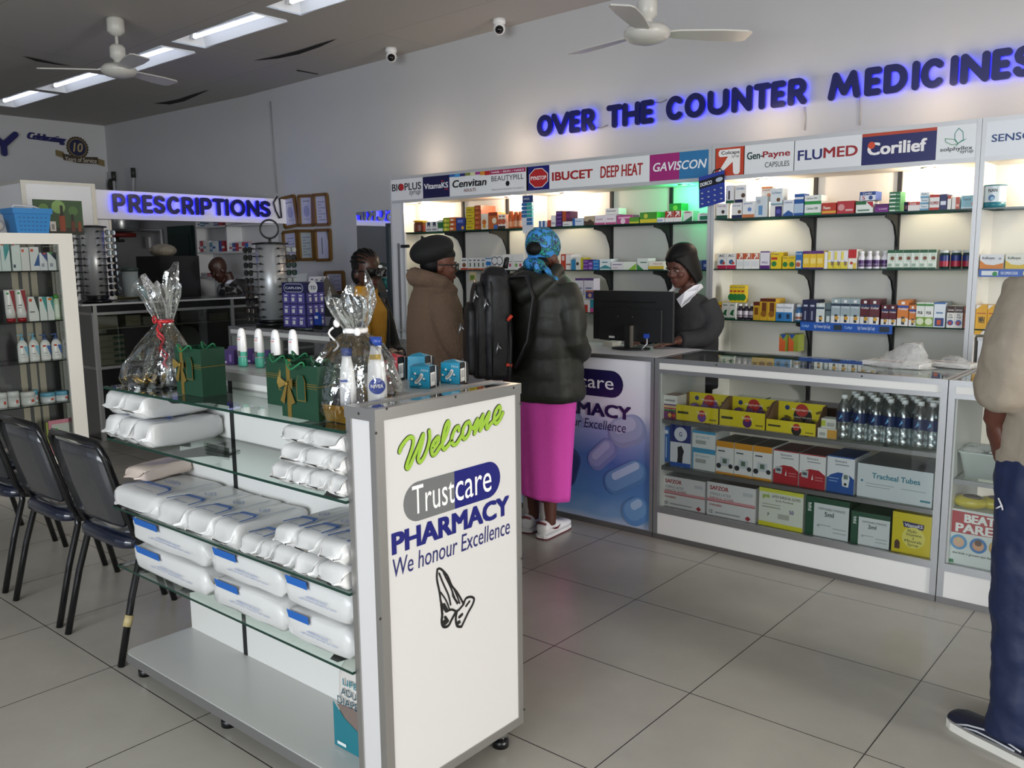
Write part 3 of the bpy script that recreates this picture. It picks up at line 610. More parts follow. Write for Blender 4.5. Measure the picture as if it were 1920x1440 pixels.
# --- middle unit: second shelf
ARW = [r(0, .62, 1, 1, 'c05a34'), ('p', [(.3, .68), (.4, .62), (.72, .84), (.72, .7), (.82, .7), (.82, .97), (.4, .97), (.4, .9), (.62, .9)], 'f4f0ea'), r(.1, .15, .9, .5, 'dadcde')]
FACE = [r(0, .84, 1, 1, '1f5a38'), r(0, 0, 1, .08, '1f5a38'), r(.42, .38, .92, .82, 'c8d8c8'), dd(.66, .56, .1, '7a4a34'), r(.1, .12, .6, .28, '9ab0a0')]
PL2 = 'on the second shelf below FLUMED'
A = [
 (75, 186, 80, 2, 'b', Wt, [r(0, 0, 1, .24, 'b8244a'), tt('AC', .15, .78, .8, .94, '1c1c22', .02), dd(.5, .45, .16, '3a6a9a'), dd(.7, .38, .1, 'c04a3a')], 'white box with a crimson foot', {}),
 (190, 326, 78, 3, 'b', Wt, ARW, 'white box with an orange arrow head', {}),
 (331, 390, 66, 1, 'b', 'e6e2ea', [r(0, 0, 1, .2, '5a2a7a'), tt('PEG', .2, .3, .8, .42, '6a4a8a', .02), r(0, .93, 1, 1, '5a2a7a')], 'white and purple box', {}),
 (397, 462, 72, 1, 'b', 'e8c81f', [tt('Prospan', .1, .82, .75, .93, '1d3a7a', .01), r(.05, .55, .6, .7, 'b8342a'), dd(.3, .3, .16, '2c7a3a')], 'large yellow box with a leaf', {}),
 (466, 545, 95, 2, 'b', 'e4c220', [tt('Prospan', .1, .78, .8, .92, '1d3a7a', .01), dd(.45, .35, .2, '2c7a3a')], 'small yellow box with a leaf', {}),
 (546, 588, 68, 1, 'b', '2b6cb2', [r(.1, .05, .8, .5, 'dcd0c4'), dd(.4, .25, .14, 'b05a3a'), tt('Benylin', .1, .8, .9, .92, 'e8eef4', .01)], 'blue box with a pale label', {}),
 (590, 716, 64, 3, 'b', 'e6bf2a', [r(0, .84, 1, 1, '5c2a7c'), r(.1, .3, .85, .6, 'f0d878'), r(0, 0, 1, .08, '5c2a7c')], 'yellow box with a purple top', {}),
 (718, 738, 70, 1, 'b', Wt, [], 'slim plain white box', {}),
 (740, 860, 62, 3, 'b', 'e8e6ea', [r(0, 0, 1, .38, 'e2cf3a'), r(0, .5, .38, .95, 'e8d85a'), tt('allergex', .45, .1, .9, .5, '5a2a6a', .01)], 'white, yellow and violet box', {}),
 (862, 912, 55, 1, 'b', 'f0ece0', [r(0, .55, 1, 1, 'c0282a'), dd(.4, .3, .08, 'c04a3a'), r(.6, 0, 1, .3, 'e0c050')], 'red-topped cream box', {}),
 (915, 1098, 66, 4, 'o', 'eceaf0', [(.12, .5, '4a2668'), (.2, .3, 'd0c0dc')], 'white bottle with a purple label', dict(cap='f4f4f6', neck=.55, sh=.62)),
 (1098, 1392, 57, 6, 'b', 'dfe8df', FACE, 'white and green box with a face', dict(d=.08)),
 (1400, 1610, 60, 3, 'o', '1d3a34', [(.12, .42, 'a8203a'), (.42, .72, '1f2f74')], 'dark jar with red-blue label', dict(cap='dfe4e0', neck=.82, sh=.76))]
shelf_row(A, 1320, 450, 3.2, SY, zS2[1], PL2, .1)
# --- middle unit: third shelf (cough syrups)
CS = lambda c, c2: [r(0, .7, 1, .8, c2), tt('Coftyl', .1, .6, .9, .7, 'e8ecf4', .02), r(0, 0, 1, .3, 'e6e6e4'), r(.4, .05, .7, .36, '23303c'), dd(.62, .22, .08, 'd0a040'), r(.35, .84, .65, .94, 'f0f0ee')]
PL3 = 'on the cough syrup shelf'
A = [
 (148, 240, 270, 4, 'b', 'e6c51f', [tt('Prospan', .05, .82, .95, .92, '1d3a7a', .01), r(.05, .6, .8, .7, 'b8342a'), dd(.45, .3, .2, '2c7a3a')], 'yellow leaf box raised on the row', dict(yb=375, d=.05)),
 (66, 101, 372, 1, 'b', 'e6c51f', [r(0, .72, 1, .82, 'b8342a'), dd(.45, .35, .22, '2c7a3a'), r(0, .06, 1, .12, 'b8342a')], 'yellow leaf box at the shelf end', {}),
 (102, 187, 376, 2, 'b', 'e6e8e2', [('p', [(.15, .3), (.45, .55), (.8, .6), (.65, .35), (.75, .2), (.4, .25)], '1f6a3a'), r(.2, .82, .8, .9, '8a9a8a'), r(0, 0, 1, .1, '2c6a4a')], 'white box with a green leaf', {}),
 (187, 292, 384, 3, 'o', '2a1c30', [(.15, .55, 'd8d0d8'), (.18, .3, '5a2a5a')], 'dark syrup bottle with a white cap', dict(neck=.6, sh=.66)),
 (291, 330, 370, 1, 'b', 'c8a02c', [r(0, .8, 1, 1, '5a2018'), r(.2, .3, .8, .7, '7a4a1a')], 'shorter gold and brown box', {}),
 (331, 427, 350, 2, 'b', 'd0a52c', [r(0, .86, 1, 1, '5a2018'), r(.25, .35, .85, .82, '6a3a16'), dd(.5, .3, .14, '8a5a1a')], 'tall gold and brown box', dict(d=.14)),
 (428, 527, 382, 2, 'b', 'dfe4ea', [r(0, 0, 1, .52, '2b78b8'), r(.3, .15, .7, .42, '12304a'), tt('Mucosol', .1, .74, .9, .84, '3a4a6a', .01)], 'white and blue box with a chest picture', {}),
 (534, 582, 388, 1, 'o', '3a6a9a', [(.1, .5, 'd8dce2'), (.14, .3, 'd07a3a')], 'blue and orange syrup bottle', dict(cap='eef2f4', neck=.6, sh=.66)),
 (585, 668, 358, 2, 'b', '23264a', [r(.2, .7, .8, .78, 'c0c4d8'), r(.35, .1, .6, .5, '8a8ea8')], 'navy box with a pale emblem', dict(d=.14)),
 (669, 720, 378, 1, 'b', 'd5dedc', CS('', '2a4a5a'), 'small silver-green syrup box', {}),
 (725, 758, 378, 1, 'b', '5a6e74', [r(0, .6, 1, .7, '23303c'), r(.2, .05, .8, .35, 'cdd4d4')], 'narrow grey syrup box', {}),
 (760, 934, 350, 3, 'b', '9fb0b6', CS('', '24384c'), 'silver-blue syrup box', dict(d=.14)),
 (935, 1052, 355, 2, 'b', '5c1c28', CS('', '1f2f5a'), 'tall maroon syrup box', dict(d=.14)),
 (1060, 1153, 390, 2, 'b', '5c1c28', CS('', '1f2f5a'), 'short maroon syrup box', {}),
 (1158, 1226, 360, 1, 'b', 'd27a2c', CS('', '24489a'), 'tall orange syrup box', dict(d=.16)),
 (1227, 1271, 390, 1, 'b', 'd27a2c', CS('', '24489a'), 'short orange syrup box', {}),
 (1272, 1376, 374, 2, 'b', 'e8ece6', [r(0, .02, 1, .4, '7fa83a'), dd(.5, .22, .14, 'dfe8c8'), tt('PLB', .2, .52, .75, .64, '2a2a2a', .02), r(0, .86, 1, .95, '4a8a4a')], 'white box with a green foot', {}),
 (1378, 1448, 374, 1, 'b', 'e0e8f0', [r(.1, .04, .9, .38, '1f3a78'), r(.3, .1, .65, .3, 'c0502c'), r(.2, .55, .8, .62, '6a8ab0'), r(0, .94, 1, 1, '2c6ab0')], 'white and blue box with a red chest picture', dict(d=.16, top='2c6ab0')),
 (1456, 1552, 396, 2, 'b', 'e6e4e0', [r(0, .7, 1, 1, '3a1f1c'), tt('Linctosan', .1, .78, .9, .88, 'f0ece8', .01), tt('Dry', .3, .54, .7, .64, '222222', .01), tt('Cough', .2, .44, .8, .53, '222222', .01), dd(.5, .24, .13, '2c5aa0'), dd(.45, .22, .08, 'b83a3a')], 'white and brown box reading Dry Cough', {}),
 (1556, 1598, 400, 1, 'b', 'a04a22', [r(.1, .7, .9, .85, '3a1f1c'), r(.4, .1, .6, .4, 'd8a878')], 'rust-coloured box by the side panel', {})]
shelf_row(A, 1320, 450, 3.2, SY, zS2[2], PL3, .1)
A = [(445, 500, 566, 1, 'b', '8f9a34', [('p', [(0, 0), (.7, 0), (.7, .6), (0, .85)], 'd2602c'), ('p', [(.1, 1), (.8, 1), (.45, .72)], '2c4a9a')], 'first of two orange and olive boxes', dict(yb=670)),
     (502, 562, 566, 1, 'b', '8f9a34', [('p', [(0, 0), (.55, 0), (.55, .6), (0, .85)], 'd2602c'), ('p', [(.05, 1), (.7, 1), (.35, .72)], '2c4a9a')], 'second of two orange and olive boxes', dict(yb=670))]
shelf_row(A, 1320, 450, 3.2, SY, .80, 'on the low shelf behind the glass counter', .1)
def strip(u0, u1, v0, v1, z, y, dec, label):
    xa, xb = py(u0, v0, y).x, py(u1, v0, y).x; za, zb_ = py(u0, v1, y).z, py(u0, v0, y).z
    b = MB(); b.box(xa, y-.003, za, xb, y, zb_, M('1f56b0', .35)); decos(b, Fr((xa, y-.003, za), (1, 0, 0), (0, 0, 1), (0, -1, 0)), dec, .0006, xb-xa, zb_-za)
    tag(b.build('shelf_strip'), label, 'shelf strip')
strip(1501, 1674, 603, 619, 0, SY+.006, [tt('Coftyl', .02, .3, .1, .7, '9ac0f0', .02), tt('Right Treatment, Right Cough', .16, .25, .34, .75, 'e0ecfa'), r(.38, .2, .47, .8, '23303c'), tt('Coftyl', .5, .3, .58, .7, '9ac0f0', .02), tt('Right Treatment, Right Cough', .64, .25, .82, .75, 'e0ecfa'), r(.87, .2, .97, .8, '23303c')], 'blue advertising strip along the edge of the cough syrup shelf')
strip(1836, 1960, 505, 519, 0, SY+.006, [r(.04, .2, .3, .8, 'dfe6ea'), dd(.25, .4, .04, '2c8a4a'), tt('FOR COMMON COUGHS', .34, .3, .6, .7, 'e0ecfa', .01), r(.68, .25, .8, .75, 'd8dcae')], 'blue advertising strip below the orange lozenge boxes')
# --- third unit
t = thing('milk_tin', 'round blue and white milk powder tin reading NAN on a glass shelf', 'tin', (py(1864, 388, SY+.07).x, SY+.07, zS2[0])); c = t.location
b = MB(); b.lathe((c.x, c.y), [(.055, c.z), (.055, c.z+.03)], M('2a7a8a', .35), 26); b.lathe((c.x, c.y), [(.055, c.z+.03), (.055, c.z+.115)], M('d5dfe4', .3), 26, caps=False)
fr = Fr((c.x, c.y-.0555, c.z), (1, 0, 0), (0, 0, 1), (0, -1, 0)); b.text(fr, 'NAN', -.022, .082, .022, .1, M('23303c'), .02); b.disc(fr, -.004, .052, .016, M('3a6a9c')); b.disc(fr, 0, .048, .01, M('9ac0d8'), h=.002); b.build('body', t)
b = MB(); b.lathe((c.x, c.y), [(.0565, c.z+.115), (.0565, c.z+.121), (.05, c.z+.121)], M('2a7a8a', .35), 26); b.build('lid', t)
A = [(1652, 1800, 85, 1, 'b', 'e2e6ea', [('p', [(0, 0), (1, 0), (1, .4), (.6, .25), (.25, .3), (0, .6)], 'd8863a'), tt('Koffenyes', .1, .6, .62, .85, '2a3040', .01), dd(.85, .7, .06, 'a8a8b0')], 'orange and white lozenge box beside the side panel', {}),
     (1806, 1960, 85, 1, 'b', 'e2e6dc', [('p', [(0, 0), (1, 0), (1, .4), (.6, .25), (.25, .3), (0, .6)], 'd8b83a'), tt('Koffenyes', .1, .6, .62, .85, '2a3a30', .01)], 'yellow and white lozenge box', {})]
shelf_row(A, 1320, 450, 3.2, SY, zS2[1], 'on the shelf under the milk tin', .07)
A = [(1630, 1770, 388, 2, 'b', 'dfa81f', [tt('WH', .25, .38, .8, .6, '2a2418', .02), ('p', [(0, .85), (.5, 1), (0, 1)], 'e8e4e0'), ('p', [(.5, 0), (1, 0), (1, .25)], 'e8e4e0'), r(.1, .7, .9, .73, 'b8442a')], 'yellow box with white curved corners', {}),
     (1776, 1850, 388, 1, 'b', 'ece6ea', [r(0, .86, 1, 1, 'a82a7a')], 'white box with a magenta top', {})]
shelf_row(A, 1320, 450, 3.2, SY, zS2[2]-.03, 'on the shelf under the lozenges', .1)
xa = py(1834, 640, SY+.03).x
b = MB(); b.box(xa, SY+.03, .80, xa+.3, SY+.2, 1.04, M('dfe2e8', .4)).box(xa-.004, SY+.026, 1.04, xa+.304, SY+.204, 1.06, M('c8ccd4', .4)); tag(b.build('storage_box'), 'plain white lidded box on the low shelf behind the standing man', 'box')
# --- wide unit: top shelf
O1 = (720, 280, 3.048)
PT = 'on the top shelf under BIOPLUS'
A = [(141, 200, 406, 1, 'o', '5a2a1c', [(.1, .6, '6a3420')], 'brown jar with a yellow lid', dict(cap='d8a82a', neck=.9, sh=.75)),
 (204, 228, 412, 1, 'o', 'c86a2a', [(.1, .6, 'c04a2a')], 'small orange jar', dict(cap='d8b82a', neck=.9, sh=.75)),
 (229, 298, 412, 2, 'b', Wt, [r(.25, .45, .75, .95, '2a3a5a'), r(.1, .1, .9, .3, '9a9aa0'), dd(.5, .5, .12, 'd8d0c8')], 'white box with a dark square', dict(d=.06)),
 (301, 329, 402, 1, 'b', '2a6a3a', [r(0, .8, 1, 1, Wt), r(0, 0, 1, .25, Wt)], 'green and white box', {}),
 (330, 364, 390, 1, 'b', 'b8c03a', [r(0, .6, 1, 1, '6a8a2a'), dd(.4, .35, .2, 'e0d050')], 'yellow-green packs', dict(st=3)),
 (367, 403, 388, 1, 'b', 'c8682a', [r(.1, .25, .6, .6, 'e8e0d0'), r(0, .85, 1, 1, 'a03a22')], 'orange packs', dict(st=3)),
 (405, 455, 390, 1, 'b', '2c3a7e', [r(.15, .6, .8, .85, '6a7ac0'), dd(.75, .2, .14, 'd8a83a')], 'navy and gold box', {}),
 (459, 508, 328, 1, 'b', 'ccb428', [r(.15, .4, .7, .55, '7a6a20'), r(0, 0, 1, .12, 'a08a1c')], 'yellow boxes', dict(st=4)),
 (510, 546, 320, 1, 'b', 'a8532a', [r(0, 0, 1, .1, '6a2a1c'), r(.1, .3, .6, .6, 'c87a4a')], 'rust-brown boxes', dict(st=5, d=.18, top='c86a4a', side='7a3a22')),
 (547, 585, 366, 1, 'b', 'e2d8c4', [r(0, .8, 1, 1, 'e8e0d0'), dd(.5, .45, .18, 'c86a2a'), dd(.5, .2, .14, 'd8983a')], 'cream box with orange fruit', {}),
 (588, 640, 358, 1, 'b', 'b8602c', [dd(.65, .5, .18, 'e8d8c0'), r(0, .8, 1, 1, '8a3a1c'), r(.6, 0, 1, .25, '3a6ab0')], 'orange-brown box with a round label', {}),
 (645, 686, 370, 2, 'b', 'e6ded6', [r(0, 0, 1, .2, '3a2a24'), dd(.5, .5, .2, 'b85a3a'), r(.2, .8, .8, .9, '8a5a4a')], 'slim cream box with brown foot', {}),
 (692, 720, 352, 1, 'o', 'c4622c', [(.1, .4, 'e0a070')], 'tall orange bottle', dict(cap='c87a4a', neck=.7, sh=.75)),
 (722, 775, 355, 2, 'o', 'b8582c', [(.1, .45, 'e0a880')], 'slender amber bottle', dict(cap='c8784a', neck=.7, sh=.75)),
 (877, 924, 408, 2, 'b', 'dfe4ea', [r(0, 0, .5, 1, '2c5aa4')], 'low blue and white box', {}),
 (928, 946, 404, 1, 'b', 'b03a2c', [], 'small plain red box', {}),
 (948, 973, 376, 1, 'b', Wt, [r(.1, .2, .9, .4, 'a8a8b8')], 'upright white box', {}),
 (976, 1010, 352, 1, 'b', '4a2a6a', [r(.1, .3, .9, .5, '8a6ab0')], 'small violet boxes', dict(st=4)),
 (1012, 1056, 352, 1, 'b', '5a2a4e', [r(0, 0, .5, 1, 'b0502c'), r(.55, .3, .95, .8, '8a3a6a')], 'violet and rust box raised on a white one', dict(yb=411)),
 (1013, 1066, 412, 1, 'b', Wt, [r(.1, .3, .7, .5, '9a9aa8')], 'low white box under a violet one', {}),
 (1070, 1136, 392, 1, 'b', 'd8e4f0', [r(0, 0, .22, 1, '2c6ab8'), tt('Iliadin', .3, .5, .8, .7, '2c5aa0', .01)], 'white box with a blue end', {}),
 (1138, 1196, 380, 1, 'b', 'b8a890', [('p', [(0, 0), (1, 0), (1, .3), (.6, .65), (.3, .4), (0, .5)], '4a3a30')], 'tan box with a mountain', {}),
 (1198, 1320, 374, 2, 'b', 'ece4ea', [r(0, 0, 1, .22, 'c05a8a'), tt('Sinuclear', .15, .5, .8, .68, 'a03a6a', .01)], 'white and pink box', {}),
 (1258, 1336, 336, 1, 'b', Wt, [tt('Sterimar', .1, .45, .8, .75, '2a2a30', .01)], 'white box lying on the pink ones', dict(yb=372)),
 (1324, 1412, 374, 1, 'b', 'b84a86', [r(.1, .6, .9, .8, 'e0b0cc'), dd(.4, .3, .16, 'e8d0dc')], 'magenta box', {}),
 (1396, 1452, 388, 1, 'b', '5a9a34', [r(0, 0, 1, .3, 'c8c83a')], 'low lime box', {}),
 (1455, 1556, 358, 1, 'b', '4a9434', [r(0, 0, 1, .35, 'd8cc3a'), dd(.35, .65, .12, 'c8d050')], 'green and yellow box', dict(d=.14)),
 (1534, 1598, 390, 1, 'b', Wt, [r(.3, .2, .8, .6, '9ab0d0')], 'low white box with blue print', {}),
 (1600, 1692, 350, 2, 'b', Wt, [r(0, .4, 1, 1, 'a8342a'), ('p', [(.2, .5), (.3, .45), (.68, .75), (.68, .5), (.8, .5), (.8, .95), (.3, .95), (.3, .85), (.55, .85)], 'f4f0ea')], 'red box with a white arrow', {}),
 (1706, 1756, 350, 1, 'b', 'dfe6e0', [('p', [(0, 0), (1, 0), (1, .5)], '2a6a4a'), r(.1, .8, .8, .9, 'a05a5a')], 'white and green box', {}),
 (1786, 1866, 362, 1, 'b', 'e2e8e4', [r(.15, .1, 1, .62, '1f7a5a'), tt('Bioplus', .2, .72, .9, .88, '3a4a44', .01)], 'white and teal box by the end panel', {}),
 (1590, 1660, 305, 1, 'b', '2a8a3a', [dd(.5, .45, .2, '8ac84a')], 'green box standing higher up', dict(yb=352, yo=.08))]
shelf_row(A, *O1, SY, zS[0], PT, .1)
A = [(430, 470, 620, 1, 'b', 'e6e6e4', [r(0, 0, 1, .15, 'b83a2a'), dd(.5, .4, .2, '7a4a2a'), r(.2, .75, .8, .85, '6a6a70')], 'white box with a brown bottle', {}),
 (473, 570, 620, 4, 'b', 'e8e8e6', [r(0, 0, 1, .13, 'c8582a'), r(.35, .25, .65, .6, '3a5a3a'), r(.2, .75, .8, .86, '6a6a70')], 'narrow white box with a bottle picture', {}),
 (572, 609, 616, 1, 'b', 'dfe6ee', [dd(.35, .5, .18, '2c7ac0'), dd(.68, .5, .18, '2c7ac0'), r(0, .85, 1, .95, '6a8ab0')], 'white box with blue feet', {}),
 (612, 668, 604, 2, 'b', 'e9e9e8', [dd(.5, .62, .3, '4a4a5a'), dd(.5, .62, .24, 'e9e9e8'), r(.2, .2, .8, .3, '8a8a92')], 'white box with a dark ring', {}),
 (670, 792, 598, 2, 'b', 'eaeae6', [r(.1, .5, .9, .55, 'a0a0a0'), dd(.3, .3, .12, '8ab05a'), r(.6, .2, .8, .4, 'b84a6a')], 'wide white box with small pictures', {}),
 (1003, 1030, 598, 1, 'b', 'c4402a', [r(.2, .6, .8, .9, 'e8d0c8')], 'tall red-orange box', {}),
 (1031, 1062, 600, 1, 'b', Wt, [r(.1, .3, .9, .4, 'a06a5a')], 'tall white box beside a red one', dict(d=.14)),
 (1064, 1088, 630, 1, 'b', '2c86b8', [], 'plain blue box', {}),
 (1089, 1115, 618, 1, 'b', 'e0e2da', [dd(.4, .5, .14, '4a3a2a')], 'pale box with a dark dot', {}),
 (1116, 1131, 618, 1, 'b', 'c8c02c', [], 'slim yellow box', {}),
 (1132, 1160, 630, 1, 'b', '6a3a96', [r(.1, .3, .9, .6, 'a07ac0')], 'small purple boxes', dict(st=3)),
 (1161, 1186, 640, 1, 'b', '7a4aa4', [r(.1, .3, .9, .6, 'b89ad0')], 'lilac boxes', dict(st=2)),
 (1188, 1222, 632, 1, 'b', '2c78c0', [r(.1, .3, .9, .5, '8ab8e0')], 'small blue boxes', dict(st=3)),
 (1225, 1290, 626, 1, 'b', 'dfe9ea', [('p', [(0, .2), (.5, .45), (1, .2), (1, .1), (0, .1)], '3a8a96'), r(.2, .65, .7, .75, '5a8a90')], 'white box with a teal wave', {}),
 (1292, 1370, 642, 1, 'b', 'e8e6ea', [r(.1, .6, .8, .7, '7a6a8a'), r(.1, .2, .5, .3, 'c0a0b0')], 'white box with grey print', {}),
 (1362, 1436, 642, 1, 'b', 'e4ece0', [('p', [(.4, 0), (1, 0), (1, .8)], '8ac03a')], 'white and lime box', {}),
 (1440, 1504, 622, 1, 'b', 'e2eae4', [('p', [(0, 0), (.6, 0), (0, .5)], '3a8a4a'), r(.3, .6, .9, .7, '6a8a78')], 'white box with a green corner', {}),
 (1505, 1594, 640, 1, 'b', 'e6e4d8', [r(0, .1, 1, .45, 'd8b82a'), tt('Glycerin', .3, .6, .9, .8, 'b0503a', .01), r(0, 0, 1, .08, '1f4a2a')], 'white and yellow box', {}),
 (1770, 1812, 634, 1, 'b', '5a7a9a', [], 'grey-blue box behind the till girl', {}),
 (1815, 1850, 632, 1, 'b', '2c4a9a', [r(.2, .3, .8, .6, 'a0b8e0')], 'dark blue box behind the till girl', {})]
shelf_row(A, *O1, SY, zS[1], 'on the second shelf below IBUCET', .1)
O2 = (1040, 420, 5.142)
A = [(186, 268, 522, 1, 'b', 'dcd8e2', [r(0, .88, 1, 1, '5a3a7a'), r(.2, .4, .8, .46, '4a5a8a')], 'first white and violet box', dict(yb=690)),
 (270, 368, 522, 1, 'b', 'dcd8e2', [r(0, .88, 1, 1, '5a3a7a'), r(.2, .4, .8, .46, '4a5a8a')], 'second white and violet box', dict(yb=690)),
 (300, 440, 640, 1, 'b', '3a3a7a', [r(0, .8, 1, 1, 'b0603a'), dd(.3, .4, .12, 'd0a080')], 'navy and orange box', dict(yb=720, yo=-.02)),
 (250, 330, 730, 1, 'b', 'dcdad8', [r(.35, .05, .75, .65, 'b8322c')], 'white box with a red tag', dict(yb=864)),
 (331, 372, 730, 1, 'b', '2c8aa0', [r(0, 0, 1, .4, 'c04a8a')], 'teal and pink box', dict(yb=864))]
shelf_row(A, *O2, SY, zS[2], 'on the third shelf beside the monitor', .08)
# hanging strips
x = py(990, 400, SY-.02).x; t = thing('clip_strip', 'hanging clip strip of blue and teal packs between the shelf bays', 'clip strip', (x, SY-.02, 1.5)); b = MB()
z1 = py(988, 366, SY-.02).z; z0 = py(988, 437, SY-.02).z; b.box(x-.055, SY-.022, z0, x+.055, SY-.018, z1, M('d8dce4', .4)); b.rect(Fr((x-.05, SY-.022, z1-.055), (1, 0, 0), (0, 0, 1), (0, -1, 0)), 0, 0, .1, .05, M('23386e')); b.text(Fr((x-.05, SY-.022, z1-.055), (1, 0, 0), (0, 0, 1), (0, -1, 0)), 'LIFEGEL', .01, .02, .07, .035, M('e0e8f4'), .01); b.build('card', t)
for k in range(6):
    for j in (0, 1):
        b = MB(); b.box(x-.052+j*.052, SY-.036, z1-.08-k*.029, x-.003+j*.055, SY-.022, z1-.058-k*.029, M('2c6aa4' if (k < 4) != j else '3aa0a0' if k < 4 else 'd8dce2', .3)); b.build('pack', t)
c = [py(u, v, SY-.03) for u, v in ((1310, 333), (1359, 325), (1359, 378), (1311, 391))]
fr = Fr(c[3], c[2]-c[3], c[0]-c[3], (0, -1, 0)); t = thing('razor_card', 'tilted blue card of disposable razors hanging from the DORCO hook', 'razor card', tuple(c[3]))
b = MB(); b.add([fr.p(0, 0), fr.p(1, 0), fr.p(1, 1), fr.p(0, 1), fr.p(0, 0, -.004), fr.p(1, 0, -.004), fr.p(1, 1, -.004), fr.p(0, 1, -.004)], [(0, 1, 2, 3), (7, 6, 5, 4), (0, 3, 7, 4), (1, 5, 6, 2), (0, 4, 5, 1), (2, 6, 7, 3)], M('2c3f9c', .35))
b.rect(fr, 0, .62, 1, .88, M('12141e', .35)); b.text(fr, 'DORCO', .06, .68, .52, .8, M('e8ecf4'), .03); b.disc(fr, .8, .75, .14, M('b8c4d8'), .07); b.build('card', t)
for k in range(12):
    i, j = k % 4, k//4; b = MB(); b.ell(fr.p(.13+.245*i, .12+.17*j, .004), .010, .004, .006, M('a8b4cc', .2, .4), 10, 6); b.build('razor', t)
b = MB(); b.tube([fr.p(.55, 1.0), fr.p(.6, 1.08), fr.p(.85, 1.08), fr.p(.9, 1.0)], .004, BLKM, 6); b.build('hook', t)
c = py(886, 517, SY-.01); b = MB(); b.box(c.x-.03, SY-.016, c.z-.045, c.x+.035, SY-.004, c.z+.03, M('c8b890', .4)); b.rect(Fr((c.x-.03, SY-.016, c.z-.045), (1, 0, 0), (0, 0, 1), (0, -1, 0)), .01, .01, .055, .05, M('6a8a2a'))
tag(b.build('hanging_packet'), 'small green packet hanging below the shelf behind the beret', 'packet')
# ================================================================== COUNTERS
CY, CD, CT = .20, .72, .988
def glass_counter(label, x0, x1, shelves=(.66, .405), top_w=None, kick=True, zt=CT, sidep=True):
    t = thing('display_counter', label, 'display counter', ((x0+x1)/2, (CY+CD)/2, 0))
    b = MB(); b.box(x0, CY, zt-.024, x1, CY+.02, zt, ALU).box(x0, CD-.02, zt-.024, x1, CD, zt, ALU).box(x0, CY+.02, zt-.024, x0+.02, CD-.02, zt, ALU).box(x1-.02, CY+.02, zt-.024, x1, CD-.02, zt, ALU)
    n = max(2, int((x1-x0)/.5))
    b.build('top_rim', t)
    b = MB(); b.slab(x0+.02, CY+.02, zt-.010, x1-.02, CD-.02, zt-.002, SHELFG, EDGE); b.build('glass_top', t)
    b = MB()
    for k in range(n): x = x0+(x1-x0)*(k+.5)/n; b.tube([(x, CY-.001, zt-.012), (x, CY-.003, zt-.012)], .004, BLKM, 8)
    b.build('screw', t)
    b = MB(); b.box(x0+.026, CY+.004, zt-.058, x1-.026, CY+.02, zt-.024, LAM); b.build('fascia', t)
    b = MB(); b.box(x0+.026, CY, zt-.078, x1-.026, CY+.018, zt-.058, ALU); b.build('rail', t)
    for xa in (x0, x1-.026):
        b = MB(); b.box(xa, CY, 0, xa+.026, CY+.026, zt-.024, ALU).box(xa, CD-.026, 0, xa+.026, CD, zt-.024, ALU); b.build('post', t)
    for xa in (x0+.026, x1-.034): b = MB(); b.box(xa, CY+.018, .17, xa+.008, CD-.02, zt-.07, LAM); b.build('side_panel', t)
    b = MB(); b.add([(x0+.03, CY+.008, .185), (x1-.03, CY+.008, .185), (x1-.03, CY+.008, zt-.075), (x0+.03, CY+.008, zt-.075)], [(0, 1, 2, 3)], PANEG); b.build('front_glass', t)
    for z in shelves:
        b = MB(); b.slab(x0+.034, CY+.03, z-.008, x1-.034, CD-.03, z, SHELFG, EDGE).box(x0+.034, CY+.024, z-.022, x1-.034, CY+.032, z-.001, ALUD); b.build('glass_shelf', t)
    b = MB(); b.box(x0+.026, CY+.02, .15, x1-.026, CD, .168, LAM); b.build('deck', t)
    b = MB(); b.box(x0+.026, CY, .148, x1-.026, CY+.02, .182, ALU).box(x0, CY-.002, 0, x1, CY+.02, .028, ALUD); b.build('base_rail', t)
    b = MB(); b.box(x0+.026, CY+.004, .028, x1-.026, CY+.02, .148, M('e2e2e0', .4, var=.05)); b.build('kick_panel', t)
    return t
gcm = glass_counter('long glass display counter holding the glove boxes and water bottles', .806, 2.240)
gcr = glass_counter('glass display counter with the white tub, cut off by the standing man', 2.244, 3.70, (.56,))
gcl = glass_counter('glass display counter under the sunglasses spinner, behind the customers', -3.28, -.775, (.62, .36))
t = thing('till_counter', 'white-topped till counter with a blue capsule picture reading PHARMACY', 'counter', (.01, .46, 0))
X0, X1 = -.77, .802
b = MB(); b.box(X0, CY-.004, CT-.022, X1, CY+.016, CT, ALU); b.box(X0, CD, CT-.022, X1, CD+.02, CT, ALU); b.build('top_rim', t)
b = MB(); b.box(X0, CY+.016, CT-.02, X1, CD, CT+.001, M('e4e6ea', .3)); b.build('worktop', t)
b = MB(); b.box(X0, CY+.012, .03, X0+.02, CD, CT-.022, LAM); b.build('side_panel', t); b = MB(); b.box(X1-.02, CY+.012, .03, X1, CD, CT-.022, LAM); b.build('side_panel', t)
b = MB(); b.box(X0, CY-.002, 0, X1, CY+.016, .03, ALUD).box(X1-.02, CY-.002, .03, X1, CY+.012, CT-.022, ALU); b.build('base_rail', t)
pm = bpy.data.materials.new('printed_panel'); pm.use_nodes = True; nt = pm.node_tree; bs = nt.nodes['Principled BSDF']; bs.inputs['Roughness'].default_value = .25
tc = nt.nodes.new('ShaderNodeTexCoord'); sp = nt.nodes.new('ShaderNodeSeparateXYZ'); cr = nt.nodes.new('ShaderNodeValToRGB'); nz = nt.nodes.new('ShaderNodeTexNoise'); ad = nt.nodes.new('ShaderNodeMath'); ad.operation = 'MULTIPLY_ADD'
nz.inputs['Scale'].default_value = 3; ad.inputs[1].default_value = .12
